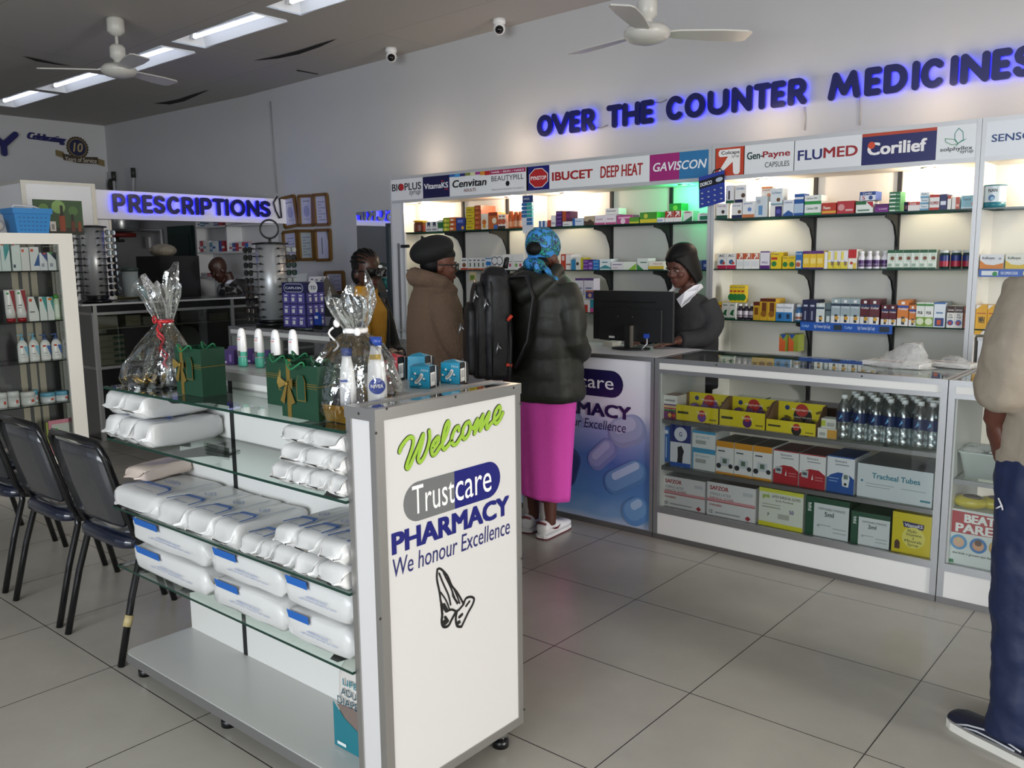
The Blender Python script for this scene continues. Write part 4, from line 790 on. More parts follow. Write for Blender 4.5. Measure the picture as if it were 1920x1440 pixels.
nt.links.new(tc.outputs['Object'], sp.inputs[0]); nt.links.new(tc.outputs['Object'], nz.inputs['Vector']); nt.links.new(nz.outputs[0], ad.inputs[0]); nt.links.new(sp.outputs['Z'], ad.inputs[2]); nt.links.new(ad.outputs[0], cr.inputs[0]); nt.links.new(cr.outputs[0], bs.inputs['Base Color'])
el = cr.color_ramp.elements; el[0].position = .06; el[0].color = lin('d2d6e2'); el[1].position = 1.0; el[1].color = lin('f0f0f8')
for p_, c_ in ((.14, '7aa0cc'), (.26, '5583bd'), (.45, '4a70b2'), (.62, '9aa8d6'), (.72, 'dfe2f0')): e_ = el.new(p_); e_.color = lin(c_)
b = MB(); b.box(X0+.002, CY+.006, .03, X1-.02, CY+.014, CT-.022, pm); fp = b.build('printed_panel', t)
b = MB(); fr = Fr((0, CY+.006, 0), (1, 0, 0), (0, 0, 1), (0, -1, 0)); q2 = lambda u, v: (py(u, v, CY).x, py(u, v, CY).z)
def capsule(u0, v0, u1, v1, r, cols, h):
    a, c = q2(u0, v0), q2(u1, v1)
    for k, (s, col, dx, dz) in enumerate(cols): b.stroke(fr, [(a[0]+dx, a[1]+dz), (c[0]+dx, c[1]+dz)], r*s, M(col, .25), h+k*.0001, n=28)
capsule(1010, 850, 1075, 790, .065, [(1, '8a9ac8', 0, 0), (.75, '9cabd2', -.01, .008)], .0006)
capsule(1068, 862, 1060, 890, .075, [(1, '34487f', 0, 0), (.7, '2a3a72', .01, -.01), (.3, '5a6ea4', -.02, .02)], .0010)
capsule(1118, 862, 1140, 842, .062, [(1, '7785bb', 0, 0), (.75, '8d98c6', -.006, .006), (.35, 'a9b1d6', -.012, .02)], .0014)
capsule(1165, 812, 1186, 806, .085, [(1, '8b97bd', 0, 0), (.82, '9aa5c8', -.008, .012), (.45, 'b3bbd6', -.02, .03)], .0018)
a_, c_ = q2(1200, 810), q2(1222, 800)
capsule(1152, 905, 1192, 886, .07, [(1, '557fb4', 0, 0), (.8, '6a94c4', -.006, .008), (.3, 'a8c2e0', .0, .036)], .0022)
capsule(1188, 962, 1197, 957, .075, [(1, '5c8cc4', 0, 0), (.75, '6f9ccf', -.006, .01), (.3, 'a3c0e2', .0, .04)], .0026)
H = .0034; LOGO = M('25204f', .25); GRY = M('77787c', .25)
xr = q2(1168, 720)[0]; zc_ = (q2(1120, 693)[1]+q2(1120, 743)[1])/2; hh = (q2(1120, 693)[1]-q2(1120, 743)[1])/2; xs_ = q2(1084, 715)[0]; xl = 2*xs_-xr
b.disc(fr, xr-hh, zc_, hh, LOGO, h=H); b.rect(fr, xs_, zc_-hh, xr-hh, zc_+hh, LOGO, H+.0001); b.disc(fr, xl+hh, zc_, hh, GRY, h=H); b.rect(fr, xl+hh, zc_-hh, xs_, zc_+hh, GRY, H+.0001)
WT = M('f2f2f6', .3)
b.text(fr, 'Trust', xl+.06, zc_-.032, xs_-.002, zc_+.038, WT, .01, h=H+.0003); b.text(fr, 'care', xs_+.006, zc_-.032, q2(1150, 720)[0], zc_+.018, WT, .01, h=H+.0003)
za, zb_ = q2(1175, 788)[1], q2(1170, 762)[1]; b.text(fr, 'PHARMACY', -.035, za, q2(1183, 775)[0], zb_, LOGO, .05, h=H)
za = q2(1170, 811)[1]; xe = q2(1173, 805)[0]; b.text(fr, 'We honour Excellence', xe-.62, za-.002, xe, za+.052, LOGO, .005, .15, h=H); b.build('print', fp)
# monitor seen from behind
mx0, mx1, mz0, mz1, my = .19, .735, 1.035, 1.325, .50
t = thing('monitor', 'black computer monitor seen from behind on the till counter', 'monitor', ((mx0+mx1)/2, my, CT+.001))
b = MB(); b.box(mx0, my+.012, mz0, mx1, my+.03, mz1, BLKM); b.box(mx0+.06, my-.012, mz0, mx1-.06, my+.012, mz1-.10, M('121316', .5)); b.box(mx0+.06, my+.005, mz1-.066, mx1-.11, my+.0115, mz1-.06, BLACK); b.build('shell', t, bevel=.004)
b = MB(); b.box(mx0+.01, my+.03, mz0+.012, mx1-.01, my+.0312, mz1-.01, M('5a6a80', .2, emit=.6)); b.build('screen', t)
b = MB(); cx = py(1178, 630, my-.03).x; b.box(cx-.024, my-.035, CT+.012, cx+.022, my-.012, mz0+.09, BLKM).box(cx+.014, my-.037, CT+.012, cx+.024, my-.013, mz0+.092, M('9a948a', .35, .7)); b.build('stand', t)
b = MB(); b.lathe((cx, my), [(.12, CT+.002), (.12, CT+.010), (.05, CT+.014)], BLACK, 24, sy=.75); b.build('base', t)
b = MB(); b.box(py(1212, 610, my-.02).x-.012, my-.03, 1.06, py(1212, 610, my-.02).x+.014, my-.012, 1.085, M('2a4ab0', .4)); xx = py(1213, 622, my-.02).x; b.tube([(xx, my-.02, 1.06), (xx+.005, my-.025, 1.03), (xx-.012, my-.03, 1.01), (xx-.03, my-.03, .996)], .004, M('c0c0c8', .4), 6); b.build('cable', t)
b = MB(); b.rect(Fr((mx0+.13, my-.0125, mz0+.014), (1, 0, 0), (0, 0, 1), (0, -1, 0)), 0, 0, .04, .012, M('dcdcdc', .5)); b.rect(Fr((mx0+.19, my-.0125, mz0+.14), (1, 0, 0), (0, 0, 1), (0, -1, 0)), 0, 0, .004, .004, M('a8a8a8')); b.rect(Fr((mx0+.29, my-.0125, mz0+.14), (1, 0, 0), (0, 0, 1), (0, -1, 0)), 0, 0, .004, .004, M('a8a8a8')); b.build('sticker', t)
b = MB(); p = pz(1143, 650, CT+.001); b.box(p.x-.05, p.y, CT+.001, p.x+.02, p.y+.10, CT+.028, M('d8d4c8', .5)); tag(b.build('receipt_printer'), 'small pale box of slips on the till counter behind the monitor', 'box')
# ---------------------------------------------------------------- inside the long display counter
O8 = (1220, 640, 2.743); IY = CY+.042
G1, G2, G3 = .66, .405, .168
def tray(x0, x1, z, hf, hb, d, label, blob, name2):
    t = thing('sweet_tray', label, 'sweets display box', ((x0+x1)/2, IY+d/2, z), 'yellow sweet trays in the glass counter')
    Y_, BR = M('dcc81e', .4), M('8a6a4c', .7); w = x1-x0
    b = MB(); b.box(x0, IY, z, x1, IY+.004, z+hf, Y_).box(x0, IY, z, x1, IY+d, z+.003, BR)
    for x in (x0, x1-.003):
        b.add([(x, IY, z), (x, IY+d, z), (x, IY+d, z+hb), (x, IY+d*.65, z+hb*.97), (x, IY+d*.25, z+hf*1.2), (x, IY, z+hf), (x+.003, IY, z), (x+.003, IY+d, z), (x+.003, IY+d, z+hb), (x+.003, IY+d*.65, z+hb*.97), (x+.003, IY+d*.25, z+hf*1.2), (x+.003, IY, z+hf)],
              [(0, 1, 2, 3, 4, 5), (11, 10, 9, 8, 7, 6), (2, 8, 9, 3), (3, 9, 10, 4), (4, 10, 11, 5)], BR)
    fr = Fr((x0, IY, z), (1, 0, 0), (0, 0, 1), (0, -1, 0))
    decos(b, fr, [r(.04, .45, .3, .6, '3a3a1c'), dd(.62, .35, .1, blob), dd(.62, .6, .07, 'b8302a'), tt('Maynards', .5, .52, .74, .7, 'f4ead0', .01), r(.8, .2, .96, .3, '8a7a1c')], .0006, w, hf); b.build('tray', t)
    b = MB(); b.box(x0+.003, IY+d-.004, z, x1-.003, IY+d, z+hb, Y_); fr = Fr((x0, IY+d-.004, z), (1, 0, 0), (0, 0, 1), (0, -1, 0))
    decos(b, fr, [dd(.52, .5, .19, blob), dd(.5, .72, .13, 'b8302a'), tt('Maynards', .3, .66, .7, .78, 'f4ead0', .01), tt(name2, .34, .4, .72, .5, 'e8dcc8', .0), dd(.2, .78, .05, '22386e'), ('p', [(.12, .45), (.2, .5), (.3, .4), (.2, .38)], '6a5a14'), ('p', [(.78, .7), (.92, .8), (.95, .7), (.8, .62)], '6a5a14')], .0006, w, hb); b.build('back_card', t)
    for k in range(3):
        b = MB(); b.ell((x0+w*(.25+.25*k), IY+d*.6, z+hf*.55), w*.12, d*.3, hf*.5, M(blob, .3), 10, 6); b.build('sweet_bag', t)
xz = lambda x, y: (py(1220+x/2.743, 640+y/2.743, IY).x, py(1220+x/2.743, 640+y/2.743, IY).z)
for (xa, xb, yb, yf, lab, blob, n2) in ((130, 350, 425, 345, 'yellow sweet tray with a violet back card, beside the small printed boxes', '6a3a8e', 'soft jellies'), (353, 590, 462, 378, 'yellow sweet tray with a purple back card, between two others', '4e1f66', 'jelly'), (592, 851, 492, 428, 'yellow sweet tray with a black back card, beside the water bottles', '201a1c', 'original wine gums')):
    x0 = xz(xa, yb)[0]; x1 = xz(xb, yb)[0]; tray(x0, x1-.004, G1, xz(xa, yf)[1]-xz(xa, yb)[1], .135, .14, lab, blob, n2)
x0 = xz(60, 385)[0]; x1 = xz(128, 385)[0]
pbox('printed_carton', (x0+x1)/2, IY+.002, G1, x1-x0, .1, .042, '7a2f5a', 'low dark carton with coloured circles under the white carton', [dd(.55, .5, .14, 'd8b03a'), dd(.85, .5, .12, 'c8502a'), dd(.2, .5, .12, '6a2a7a')], cat='carton')
pbox('printed_carton', (x0+x1)/2+.004, IY+.002, G1+.043, x1-x0+.006, .1, .085, 'e6e4de', 'white carton with coloured stripes at the end of the sweet trays', [r(0, 0, 1, .1, '2c7a3a'), r(0, .12, 1, .22, 'b03a2a'), r(0, .25, 1, .33, 'd8b05a'), r(0, .36, 1, .44, '6a2a6a'), tt('oatmeal', .15, .62, .85, .78, '2a2a2c', .01)], top='8a6a50', cat='carton')
A = [(853, 955, 450, 1, 'b', 'dcdad0', [r(.5, .1, 1, .9, 'd09a3a'), r(.1, .3, .4, .6, 'a8a8a0')], 'lower small white and amber box beside the bottles', dict(yb=505, nm='carton')),
     (872, 950, 400, 1, 'b', 'd8d6cc', [r(0, .2, .3, .8, 'b8c03a'), r(.4, .2, .9, .6, 'a8a8a0')], 'upper small white box leaning beside the bottles', dict(yb=450, nm='carton'))]
shelf_row(A, *O8, IY, G1, '', .06)
p = py(1420, 735, .62); b = MB(); b.box(1.44, .52, G1+.055, 1.86, .685, G1+.10, M('2e1512', .3)).box(1.47, .53, G1, 1.83, .68, G1+.055, M('1c0f0e', .4)); tag(b.build('wooden_tray', bevel=.006), 'dark brown wooden tray standing behind the yellow sweet trays', 'tray')
pbox('carton', 1.17, .54, G1, .17, .12, .10, '1f5a34', 'green and white carton behind the yellow sweet trays', [r(0, 0, 1, .5, 'd8e0d8')], top='d0d8d0', cat='carton')
pbox('carton', 1.34, .56, G1, .14, .1, .10, 'd4d6d4', 'white carton with a dark top behind the yellow sweet trays', [r(0, .6, .7, 1, '2a2a2c')], cat='carton')
# water bottles
def water_bottle():
    R, H = .033, .212
    t = thing('water_bottle', 'x', 'water bottle', (0, 0, 0), 'water bottles in the glass counter')
    b = MB(); b.lathe((0, 0), [(R*.85, 0), (R, .008), (R, .03), (R*.93, .036), (R, .042), (R, .066), (R*.93, .072), (R, .078), (R*.97, .14), (R*.85, .158), (R*.5, .182), (.0125, .19), (.0125, .196)], PETG, 14); b.build('body', t)
    b = MB(); b.lathe((0, 0), [(R*1.015, .088), (R*1.015, .136)], M('1c2c58', .3), 14, caps=False)
    fr = Fr((0, -R*1.03, .112), (1, 0, 0), (0, 0, 1), (0, -1, 0)); b.poly(fr, [(-.012, -.014), (0, .014), (.004, 0)], M('6ab0e0')); b.poly(fr, [(.004, 0), (0, .014), (.012, -.014)], M('2c6ab8')); b.build('label', t)
    b = MB(); b.lathe((0, 0), [(.0145, .194), (.0145, .21), (.013, .212)], M('eef0f0', .4), 12); b.build('cap', t)
    return t
wb = water_bottle(); first = True
fx = [py(1220+x/2.743, 640+y/2.743, IY+.035).x for x, y in ((992, 420), (1076, 425), (1158, 430), (1230, 435), (1302, 440), (1385, 445), (1463, 450))]
for j in range(5):
    for i, x in enumerate(fx):
        if j and i == 6: x = fx[6]
        lab = 'clear water bottle, '+ORD[i]+' from the sweet trays in the '+('front row' if j == 0 else ORD[j]+' row behind the front')
        loc = (x+(.034 if j % 2 else 0)*(1 if i < 6 else 0), IY+.036+j*.067, G1)
        if loc[0] > 2.17: loc = (2.168, loc[1], G1)
        if first: wb.location = loc; wb['label'] = lab; first = False
        else: dup(wb, loc, lab)
# second row
KN = [r(0, .55, 1, 1, '1d2a74'), dd(.5, .74, .16, 'dfe2ee'), tt('G', .43, .69, .57, .79, '1d2a74', .02), ('p', [(.35, .08), (.6, .08), (.62, .25), (.68, .36), (.55, .48), (.36, .44), (.38, .25)], '17181c'), r(0, 0, 1, .09, '2c5ab0')]
BPM = [r(0, .82, 1, 1, 'd8932a'), r(0, 0, 1, .06, 'd8932a'), r(.1, .68, .5, .72, '5a5a60'), ('p', [(.2, .25), (.75, .25), (.78, .5), (.25, .52)], 'c8ccd0'), r(.38, .33, .62, .47, '5a7060'), dd(.16, .24, .08, '2a2c30'), dd(.84, .26, .07, '2a2c30')]
SIN = lambda c: [('p', [(0, 0), (1, 0), (1, .42), (.75, .55), (.4, .56), (.15, .48), (0, .38)], c), tt('Sinocare', .28, .84, .72, .91, '4a4a50', .01), r(.3, .76, .8, .79, '9a9aa0'), r(0, .97, 1, 1, c)]
PB = 'on the middle counter shelf'
A = [(57, 92, 440, 1, 'b', '2b62ae', [dd(.5, .86, .3, 'd8dcea', .06), r(.42, .12, .6, .72, 'a8c0e4')], 'slim blue box', dict(yb=622, nm='carton')),
 (94, 203, 418, 1, 'b', 'e6e8ee', KN, 'navy and white knee support box', dict(nm='carton')),
 (205, 330, 562, 1, 'b', 'e4e6e4', [r(0, .85, 1, 1, '3a9ac8'), r(0, 0, .05, 1, '3a9ac8'), tt('Skin Traction Kit', .15, .66, .75, .76, '6aa0b4'), r(.15, .35, .6, .55, 'a8aca8')], 'lower white and turquoise carton', dict(yb=666, nm='carton')),
 (206, 330, 464, 1, 'b', 'e4e6e4', [r(0, .86, 1, 1, '3a9ac8'), r(0, 0, 1, .08, '3a9ac8'), tt('Skin Traction Kit', .15, .62, .75, .74, '6aa0b4'), r(.15, .3, .6, .5, 'a8aca8')], 'upper white and turquoise carton', dict(yb=562, nm='carton', d=.16)),
 (331, 622, 528, 3, 'b', 'e8e6e4', BPM, 'white and amber blood pressure monitor box', dict(nm='carton', top='3a2a20', d=.2)),
 (624, 900, 574, 2, 'b', 'e6e4e4', SIN('a81f2c')+[('p', [(.08, .3), (.34, .28), (.36, .5), (.1, .5)], 'b8bcc0'), r(.13, .36, .3, .44, '50565a'), ('p', [(.48, .25), (.54, .25), (.52, .42)], 'f0f0f0'), r(.62, .25, .92, .27, 'd88a90'), r(.62, .33, .92, .35, 'd88a90'), tt('', .0, .0, .1, .1, 'ffffff')], 'red and white glucose meter box', dict(nm='carton', top='5a1420', d=.2)),
 (902, 1050, 594, 1, 'b', 'e4e4e8', SIN('1f4f9a')+[('p', [(.58, .2), (.8, .18), (.84, .42), (.78, .58), (.6, .58), (.55, .4)], 'dfe2e4'), r(.62, .4, .77, .52, '6a7a74'), r(.08, .38, .45, .4, '9ab8e0'), r(.08, .3, .4, .32, '9ab8e0'), dd(.69, .26, .04, '2a2c30')], 'blue and white glucose meter box', dict(nm='carton', top='1a3a7a', d=.2)),
 (1052, 1462, 652, 1, 'b', 'd4d9dc', [tt('Tracheal Tubes', .2, .6, .84, .76, '2f7f92', .025, 0), r(.05, .46, .08, .52, '2f7f92'), r(.12, .34, .45, .36, 'a0a8ac'), r(.12, .42, .5, .44, 'a0a8ac'), r(.6, .4, .92, .42, 'a0a8ac'), r(.85, .12, .98, .18, '4a8a98')], 'large grey-white carton reading Tracheal Tubes', dict(nm='carton', top='8a8f90', d=.36))]
shelf_row(A, *O8, IY, G2, PB, .14)
SAF = [tt('SAFZOR', .06, .78, .45, .9, 'a81f2c', .03), tt('STERILE LATEX', .06, .62, .5, .7, '8a8a90', .01), r(0, .44, 1, .52, 'd89aa0'), r(0, .43, 1, .45, 'a81f2c'), tt('SURGICAL GLOVES', .06, .5, .56, .58, 'b06a70', .01), tt('POWDERED', .06, .3, .32, .36, 'b03a44', .02), r(.75, .74, .95, .84, 'c8c8cc'), tt('CE', .05, .08, .13, .18, '1c1c20', .01), r(.18, .1, .7, .14, 'a0a0a4'), ('p', [(.8, .1), (.86, .03), (.92, .1), (.86, .18)], 'a83040')]
LIFE = lambda ml: [r(0, 0, .2, 1, '1d4a34'), r(0, .86, 1, 1, '1d4a34'), tt('LIFE', .06, .62, .14, .84, 'dfe6e0', .01), tt('DISPOSABLE SYRINGES', .3, .7, .92, .76, '6a7270', .01), tt(ml, .45, .54, .66, .66, '3a4442', .02), r(.3, .3, .6, .32, 'a0a6a6'), r(.65, .15, .95, .18, 'b0b6b6'), r(.65, .25, .95, .28, 'b0b6b6'), tt('CE', .28, .26, .34, .31, '3a4442', .01)]
A = [(52, 278, 706, 1, 'b', 'e0dedd', SAF, 'first white glove carton with red band reading SAFZOR', dict(nm='carton', top='b8b4b4', d=.26)),
 (281, 540, 740, 1, 'b', 'e0dedd', SAF, 'second glove carton reading SAFZOR with its lid torn open', dict(nm='carton', top='6a5a58', d=.26)),
 (546, 786, 768, 1, 'b', 'dedfd2', [r(0, .9, 1, 1, 'd8d84a'), r(0, 0, 1, .12, 'd8d030'), tt('gmb', .08, .72, .25, .86, '9ab83a', .03), tt('LATEX SURGICAL GLOVES', .3, .78, .94, .85, '4a4a3c', .01), tt('Sterile, Powdered', .38, .68, .78, .74, '4a4a3c'), tt('50', .7, .42, .8, .52, '5a4a8a', .02), tt('7', .2, .28, .25, .36, '2a2a2a', .02), r(.08, .5, .5, .53, 'a8a89a'), r(.08, .58, .5, .6, 'a8a89a'), r(.45, .25, .7, .38, 'b4b4a8')], 'white and yellow surgical glove carton', dict(nm='carton', top='b8b860', d=.24)),
 (788, 1022, 812, 1, 'b', 'd9dcdc', LIFE('5ml'), 'larger green and white syringe carton reading 5ml', dict(nm='carton', top='1d4a34', side='1d4a34', d=.24)),
 (1024, 1232, 888, 1, 'b', 'd9dcdc', LIFE('2ml'), 'smaller green and white syringe carton reading 2ml', dict(nm='carton', top='1d4a34', side='1d4a34', d=.24)),
 (1238, 1448, 890, 1, 'b', 'd9c41a', [('p', [(.26, .8), (.82, .78), (.8, .64), (.3, .66)], '2a2458'), tt('VitamaKS', .32, .68, .78, .76, 'f0ecf4', .02), dd(.56, .42, .26, 'e6da6a'), tt('Multi-', .4, .54, .66, .62, '2a2420', .01), tt('Vitamins', .36, .46, .76, .53, '2a2420', .01), tt('&', .54, .38, .58, .44, '2a2420', .01), tt('Minerals', .34, .3, .78, .37, '2a2420', .01), tt('Syrup', .42, .2, .7, .28, '2a2420', .01), ('p', [(.08, .1), (.22, .1), (.22, .26), (.17, .32), (.12, .32), (.08, .26)], '4a2a14')], 'yellow carton reading VitamaKS Multi-Vitamins', dict(nm='carton', top='c8b41a', d=.22))]
shelf_row(A, *O8, IY, G3+.004, 'on the counter deck', .2)
# third counter's contents
t = thing('plastic_tub', 'white plastic tub of wrapped packets on the glass shelf by the man', 'tub', (2.42, .36, .56))
x0, x1 = py(1220+1545/2.743, 890, CY+.07).x, py(1220+1545/2.743, 890, CY+.07).x+.3; x0 = max(x0, 2.285); TB = M('d4dcd6', .35); b = MB()
def ring(x0, x1, y0, y1, z, r=.02): 
    P = []
    for cx, cy, a in ((x1-r, y1-r, 0), (x0+r, y1-r, 90), (x0+r, y0+r, 180), (x1-r, y0+r, 270)):
        for k in range(4): q = math.radians(a+k*30); P.append(V((cx+r*math.cos(q), cy+r*math.sin(q), z)))
    return P
b.rings([ring(x0+.02, x1-.02, .28, .45, .56), ring(x0, x1, .26, .47, .665), ring(x0-.006, x1+.006, .254, .476, .67), ring(x0-.006, x1+.006, .254, .476, .676), ring(x0+.004, x1-.004, .264, .466, .672), ring(x0+.023, x1-.023, .283, .447, .565)], TB); b.build('tub', t)
for k in range(7):
    b = MB(); b.ell((x0+.04+.035*k, .33+.05*(k % 3), .668+.006*(k % 2)), .05, .035, .012, M(['d8d8d4', 'c8ccc8', 'e0e2e0'][k % 3], .3), 10, 6, Matrix.Rotation(k*1.3, 3, 'Z') @ Matrix.Rotation(.3, 3, 'X'))
    tag(b.build('wrapped_packet'), 'white wrapped packet lying in the plastic tub', 'packet', 'wrapped packets in the plastic tub')
for k in range(3):
    b = MB(); b.ell((x0+.05+.09*k, .30+.04*k, .45+.0), .075, .05, .03, M('c8b81f', .3), 12, 8, Matrix.Rotation(.3*k, 3, 'Z')); b.ell((x0+.06+.09*k, .285+.04*k, .475), .04, .02, .012, M('4a3a2a', .4), 10, 6)
    tag(b.build('sweet_bag'), ['shiny yellow sweet bag at the counter post, lying on the game box', 'shiny yellow sweet bag in the middle, lying on the game box', 'shiny yellow sweet bag by the man, lying on the game box'][k], 'sweet bag', 'yellow bags on the game box')
xa = py(1220+1524/2.743, 640+1000/2.743, IY).x; za = py(1220+1540/2.743, 640+855/2.743, IY).z; ze = .172
t = pbox('game_box', xa+.16, IY, ze, .32, .2, za-ze, 'dfe4e0', 'big white board game box reading BEAT THE PARENTS', [('p', [(.05, .58), (.98, .6), (.98, .93), (.05, .97)], 'b02a30'), tt('BEAT', .2, .78, .58, .93, 'f6f4ee', .06), tt('THE', .62, .8, .86, .88, 'f6f4ee', .03), tt('PARENTS', .1, .6, .93, .76, 'f6f4ee', .05),
  dd(.15, .42, .105, '5a9ac8'), dd(.15, .42, .07, 'e0b090'), dd(.15, .46, .03, 'd8c08a'), dd(.39, .41, .105, '3a7ab8'), dd(.39, .41, .07, 'd8a078'), dd(.39, .46, .045, '5a3a24'), dd(.62, .42, .105, 'c8a05a'), dd(.62, .42, .07, 'e0a880'), r(.56, .30, .68, .35, 'b02a30'), dd(.86, .42, .10, 'c87a6a'), dd(.86, .42, .07, 'e0b090'), r(0, .04, .1, .1, '1f7a4a'), tt('the kids v grown-ups fun filled trivia game', .08, .2, .9, .25, '2a3a34', .01)], top='c8ccc8', cat='game box')
# film-wrapped bags on the glass top
def film_bag(label, x, y, w, d, h, rot, peak):
    b = MB(); n = 14; rs = []
    for i in range(9):
        tq = i/8; k = []
        for j in range(n):
            a = 2*PI*j/n; q = (1-tq*.75); X = math.cos(a)*w*q+(peak*w)*tq; Y = math.sin(a)*d*q
            k.append(V((X+rnd.uniform(-.016, .016)*(1-tq*.4), Y+rnd.uniform(-.014, .014), max(.001, h*tq**1.4+rnd.uniform(-.006, .006)*(tq > .1)+.001))))
        rs.append(k)
    b.rings(rs, FILMY); b.box(-w*.9, -d*.6, .0015, w*.75, d*.6, .022, M('e4e2de', .4)); b.rect(Fr((-w*.5, -d*.3, .022), (1, 0, 0), (0, 1, 0)), 0, 0, w*.7, .02, M('b85a4a', .4), .001); 
    o = b.build('plastic_bag', None, (0, 0, 0), loc=(x, y, CT), rotz=rot); return tag(o, label, 'plastic bag')
p = pz(1685, 690, CT); film_bag('milky plastic bag with a peak, lying on the glass counter top', p.x-.02, p.y+.07, .17, .10, .115, -.2, .35)
p = pz(1778, 690, CT); film_bag('flat plastic-wrapped pack on the glass counter top, beside the man', p.x, p.y+.06, .13, .08, .05, -.1, .1)
# ================================================================== WELCOME GONDOLA
GX0, GX1, GF, GS = .12, 1.445, -2.40, -2.12
EX0, EX1, EY0, EY1, EZ0, EZ1 = 1.445, 1.56, -2.39, -1.828, .08, 1.155
g = thing('display_gondola', 'white end-panelled gondola reading Welcome, with glass shelves of white packs', 'display stand', (.85, -2.12, 0))
b = MB(); b.box(EX0, EY0+.004, EZ0+.004, EX1-.003, EY1-.004, EZ1-.03, M('d0cecd', .42)); ep = b.build('end_panel', g)
b = MB(); A_ = M('b4b2b0', .32, .85)
b.box(EX1-.02, EY0, EZ0, EX1, EY0+.028, EZ1-.028, A_).box(EX1-.02, EY1-.022, EZ0, EX1, EY1, EZ1-.028, A_).box(EX1-.02, EY0, EZ0, EX1, EY1, EZ0+.026, A_)
b.box(EX0, EY0, EZ0, EX0+.02, EY0+.02, EZ1-.028, A_).box(EX1-.022, EY0-.001, EZ0, EX1-.002, EY0+.02, EZ1-.028, A_).box(EX0, EY1-.02, EZ0, EX0+.02, EY1, EZ1-.028, A_)
b.box(EX1-.02, EY0-.002, EZ1-.03, EX1+.002, EY1+.002, EZ1, A_).box(EX0-.002, EY0-.002, EZ1-.03, EX0+.02, EY1+.002, EZ1, A_).box(EX0, EY0-.002, EZ1-.03, EX1, EY0+.018, EZ1, A_).box(EX0, EY1-.018, EZ1-.03, EX1, EY1+.002, EZ1, A_)
b.build('metal_frame', ep)
b = MB(); b.slab(EX0+.02, EY0+.018, EZ1-.012, EX1-.02, EY1-.018, EZ1-.004, glass_mat('top_glass', 'cfd6d4', 1.3, .02, .12), EDGE); b.build('glass_top', ep)
b = MB(); fs = Fr((EX1+.002, 0, 0), (0, 1, 0), (0, 0, 1), (1, 0, 0))
for u, v in ((724, 766), (853, 744), (962, 727), (704, 812), (976, 757), (978, 1047), (982, 1330), (712, 1160), (667, 766)):
    p = px(u, v, EX1) if u != 667 else None
    if p is not None: b.disc(fs, p.y, p.z, .004, M('4a4644', .3, .6), h=.0005, n=10)
b.disc(Fr((0, EY0-.002, 0), (1, 0, 0), (0, 0, 1), (0, -1, 0)), 1.5, EZ1-.015, .004, M('4a4644', .3, .6), h=.0005, n=10); b.build('screw', ep)
# ---- printing on the end panel
E2 = lambda u, v: (px(u, v, EX1).y, px(u, v, EX1).z)
fr = Fr((EX1-.003, 0, 0), (0, 1, 0), (0, 0, 1), (1, 0, 0))
z7 = lambda L: [E2(600+x/8, 740+y/8) for x, y in L]; z8 = lambda L: [E2(800+x/8, 680+y/8) for x, y in L]
def smooth(P, n=4):
    out = []
    for i in range(len(P)-1):
        p0, p1, p2, p3 = (V(P[max(0, min(len(P)-1, i+k))]) for k in (-1, 0, 1, 2))
        for k in range(n):
            t = k/n; out.append(tuple(.5*((2*p1)+(p2-p0)*t+(2*p0-5*p1+4*p2-p3)*t*t+(3*p1-p0-3*p2+p3)*t**3)))
    return out+[tuple(P[-1])]
WEL = [z7([(1200, 860), (1215, 800), (1270, 715), (1340, 645), (1395, 650), (1405, 720), (1375, 850), (1325, 990), (1300, 1085), (1335, 1100), (1400, 960), (1480, 770), (1550, 600), (1540, 700), (1490, 880), (1475, 970), (1505, 1010), (1560, 940), (1615, 800), (1645, 660), (1640, 545)]),
       z8([(95, 1290), (150, 1235), (185, 1140), (160, 1125), (100, 1210), (75, 1310), (95, 1385), (140, 1360), (200, 1270), (245, 1200), (300, 1080), (340, 940), (325, 885), (285, 960), (250, 1110), (240, 1240), (265, 1300), (320, 1250), (375, 1170)]),
       z8([(485, 1015), (485, 962), (440, 980), (395, 1070), (378, 1160), (400, 1230), (450, 1215), (500, 1140), (545, 1060)]),
       z8([(640, 890), (590, 920), (550, 1000), (540, 1090), (565, 1145), (615, 1100), (650, 1020), (655, 940), (640, 890)]), z8([(655, 950), (700, 985), (740, 900), (770, 850), (755, 930), (722, 1065), (770, 960), (850, 785), (835, 880), (805, 1015), (860, 920), (940, 750), (925, 850), (897, 960), (915, 985), (960, 920), (1020, 860), (1085, 780), (1108, 690), (1090, 655), (1040, 715), (1010, 820), (1020, 895), (1060, 905), (1110, 840), (1148, 755)])]
b = MB()
for P in WEL: b.stroke(fr, smooth(P), .0072, M('2c2f1c', .4), .0006, n=12)
for P in WEL: b.stroke(fr, smooth(P), .0056, M('94ba3c', .4), .0022, n=12)
b.build('welcome_lettering', ep)
b = MB(); PB_ = M('1c1f6e', .3); PG = M('6e7071', .3); WT = M('f2f0f0', .35)
yl, zm = E2(757, 925); yr = E2(939, 893)[0]; ym = E2(853, 905)[0]; zt_ = E2(853, 884)[1]; zb_ = E2(853, 955)[1]; hh = (zt_-zb_)/2; zc0 = (zt_+zb_)/2
b.disc(fr, yl+hh, zc0, hh, PG, n=28); b.rect(fr, yl+hh, zb_, ym, zt_, PG, .001); b.disc(fr, yr-hh, zc0, hh, PB_, n=28); b.rect(fr, ym, zb_, yr-hh, zt_, PB_, .001)
t0 = E2(774, 950); t1 = E2(852, 905); b.text(fr, 'Trust', t0[0], zc0-.034, ym-.001, zc0+.044, WT, .004, h=.0016)
b.text(fr, 'care', ym+.003, zc0-.034, E2(922, 900)[0], zc0+.022, WT, .004, h=.0016)
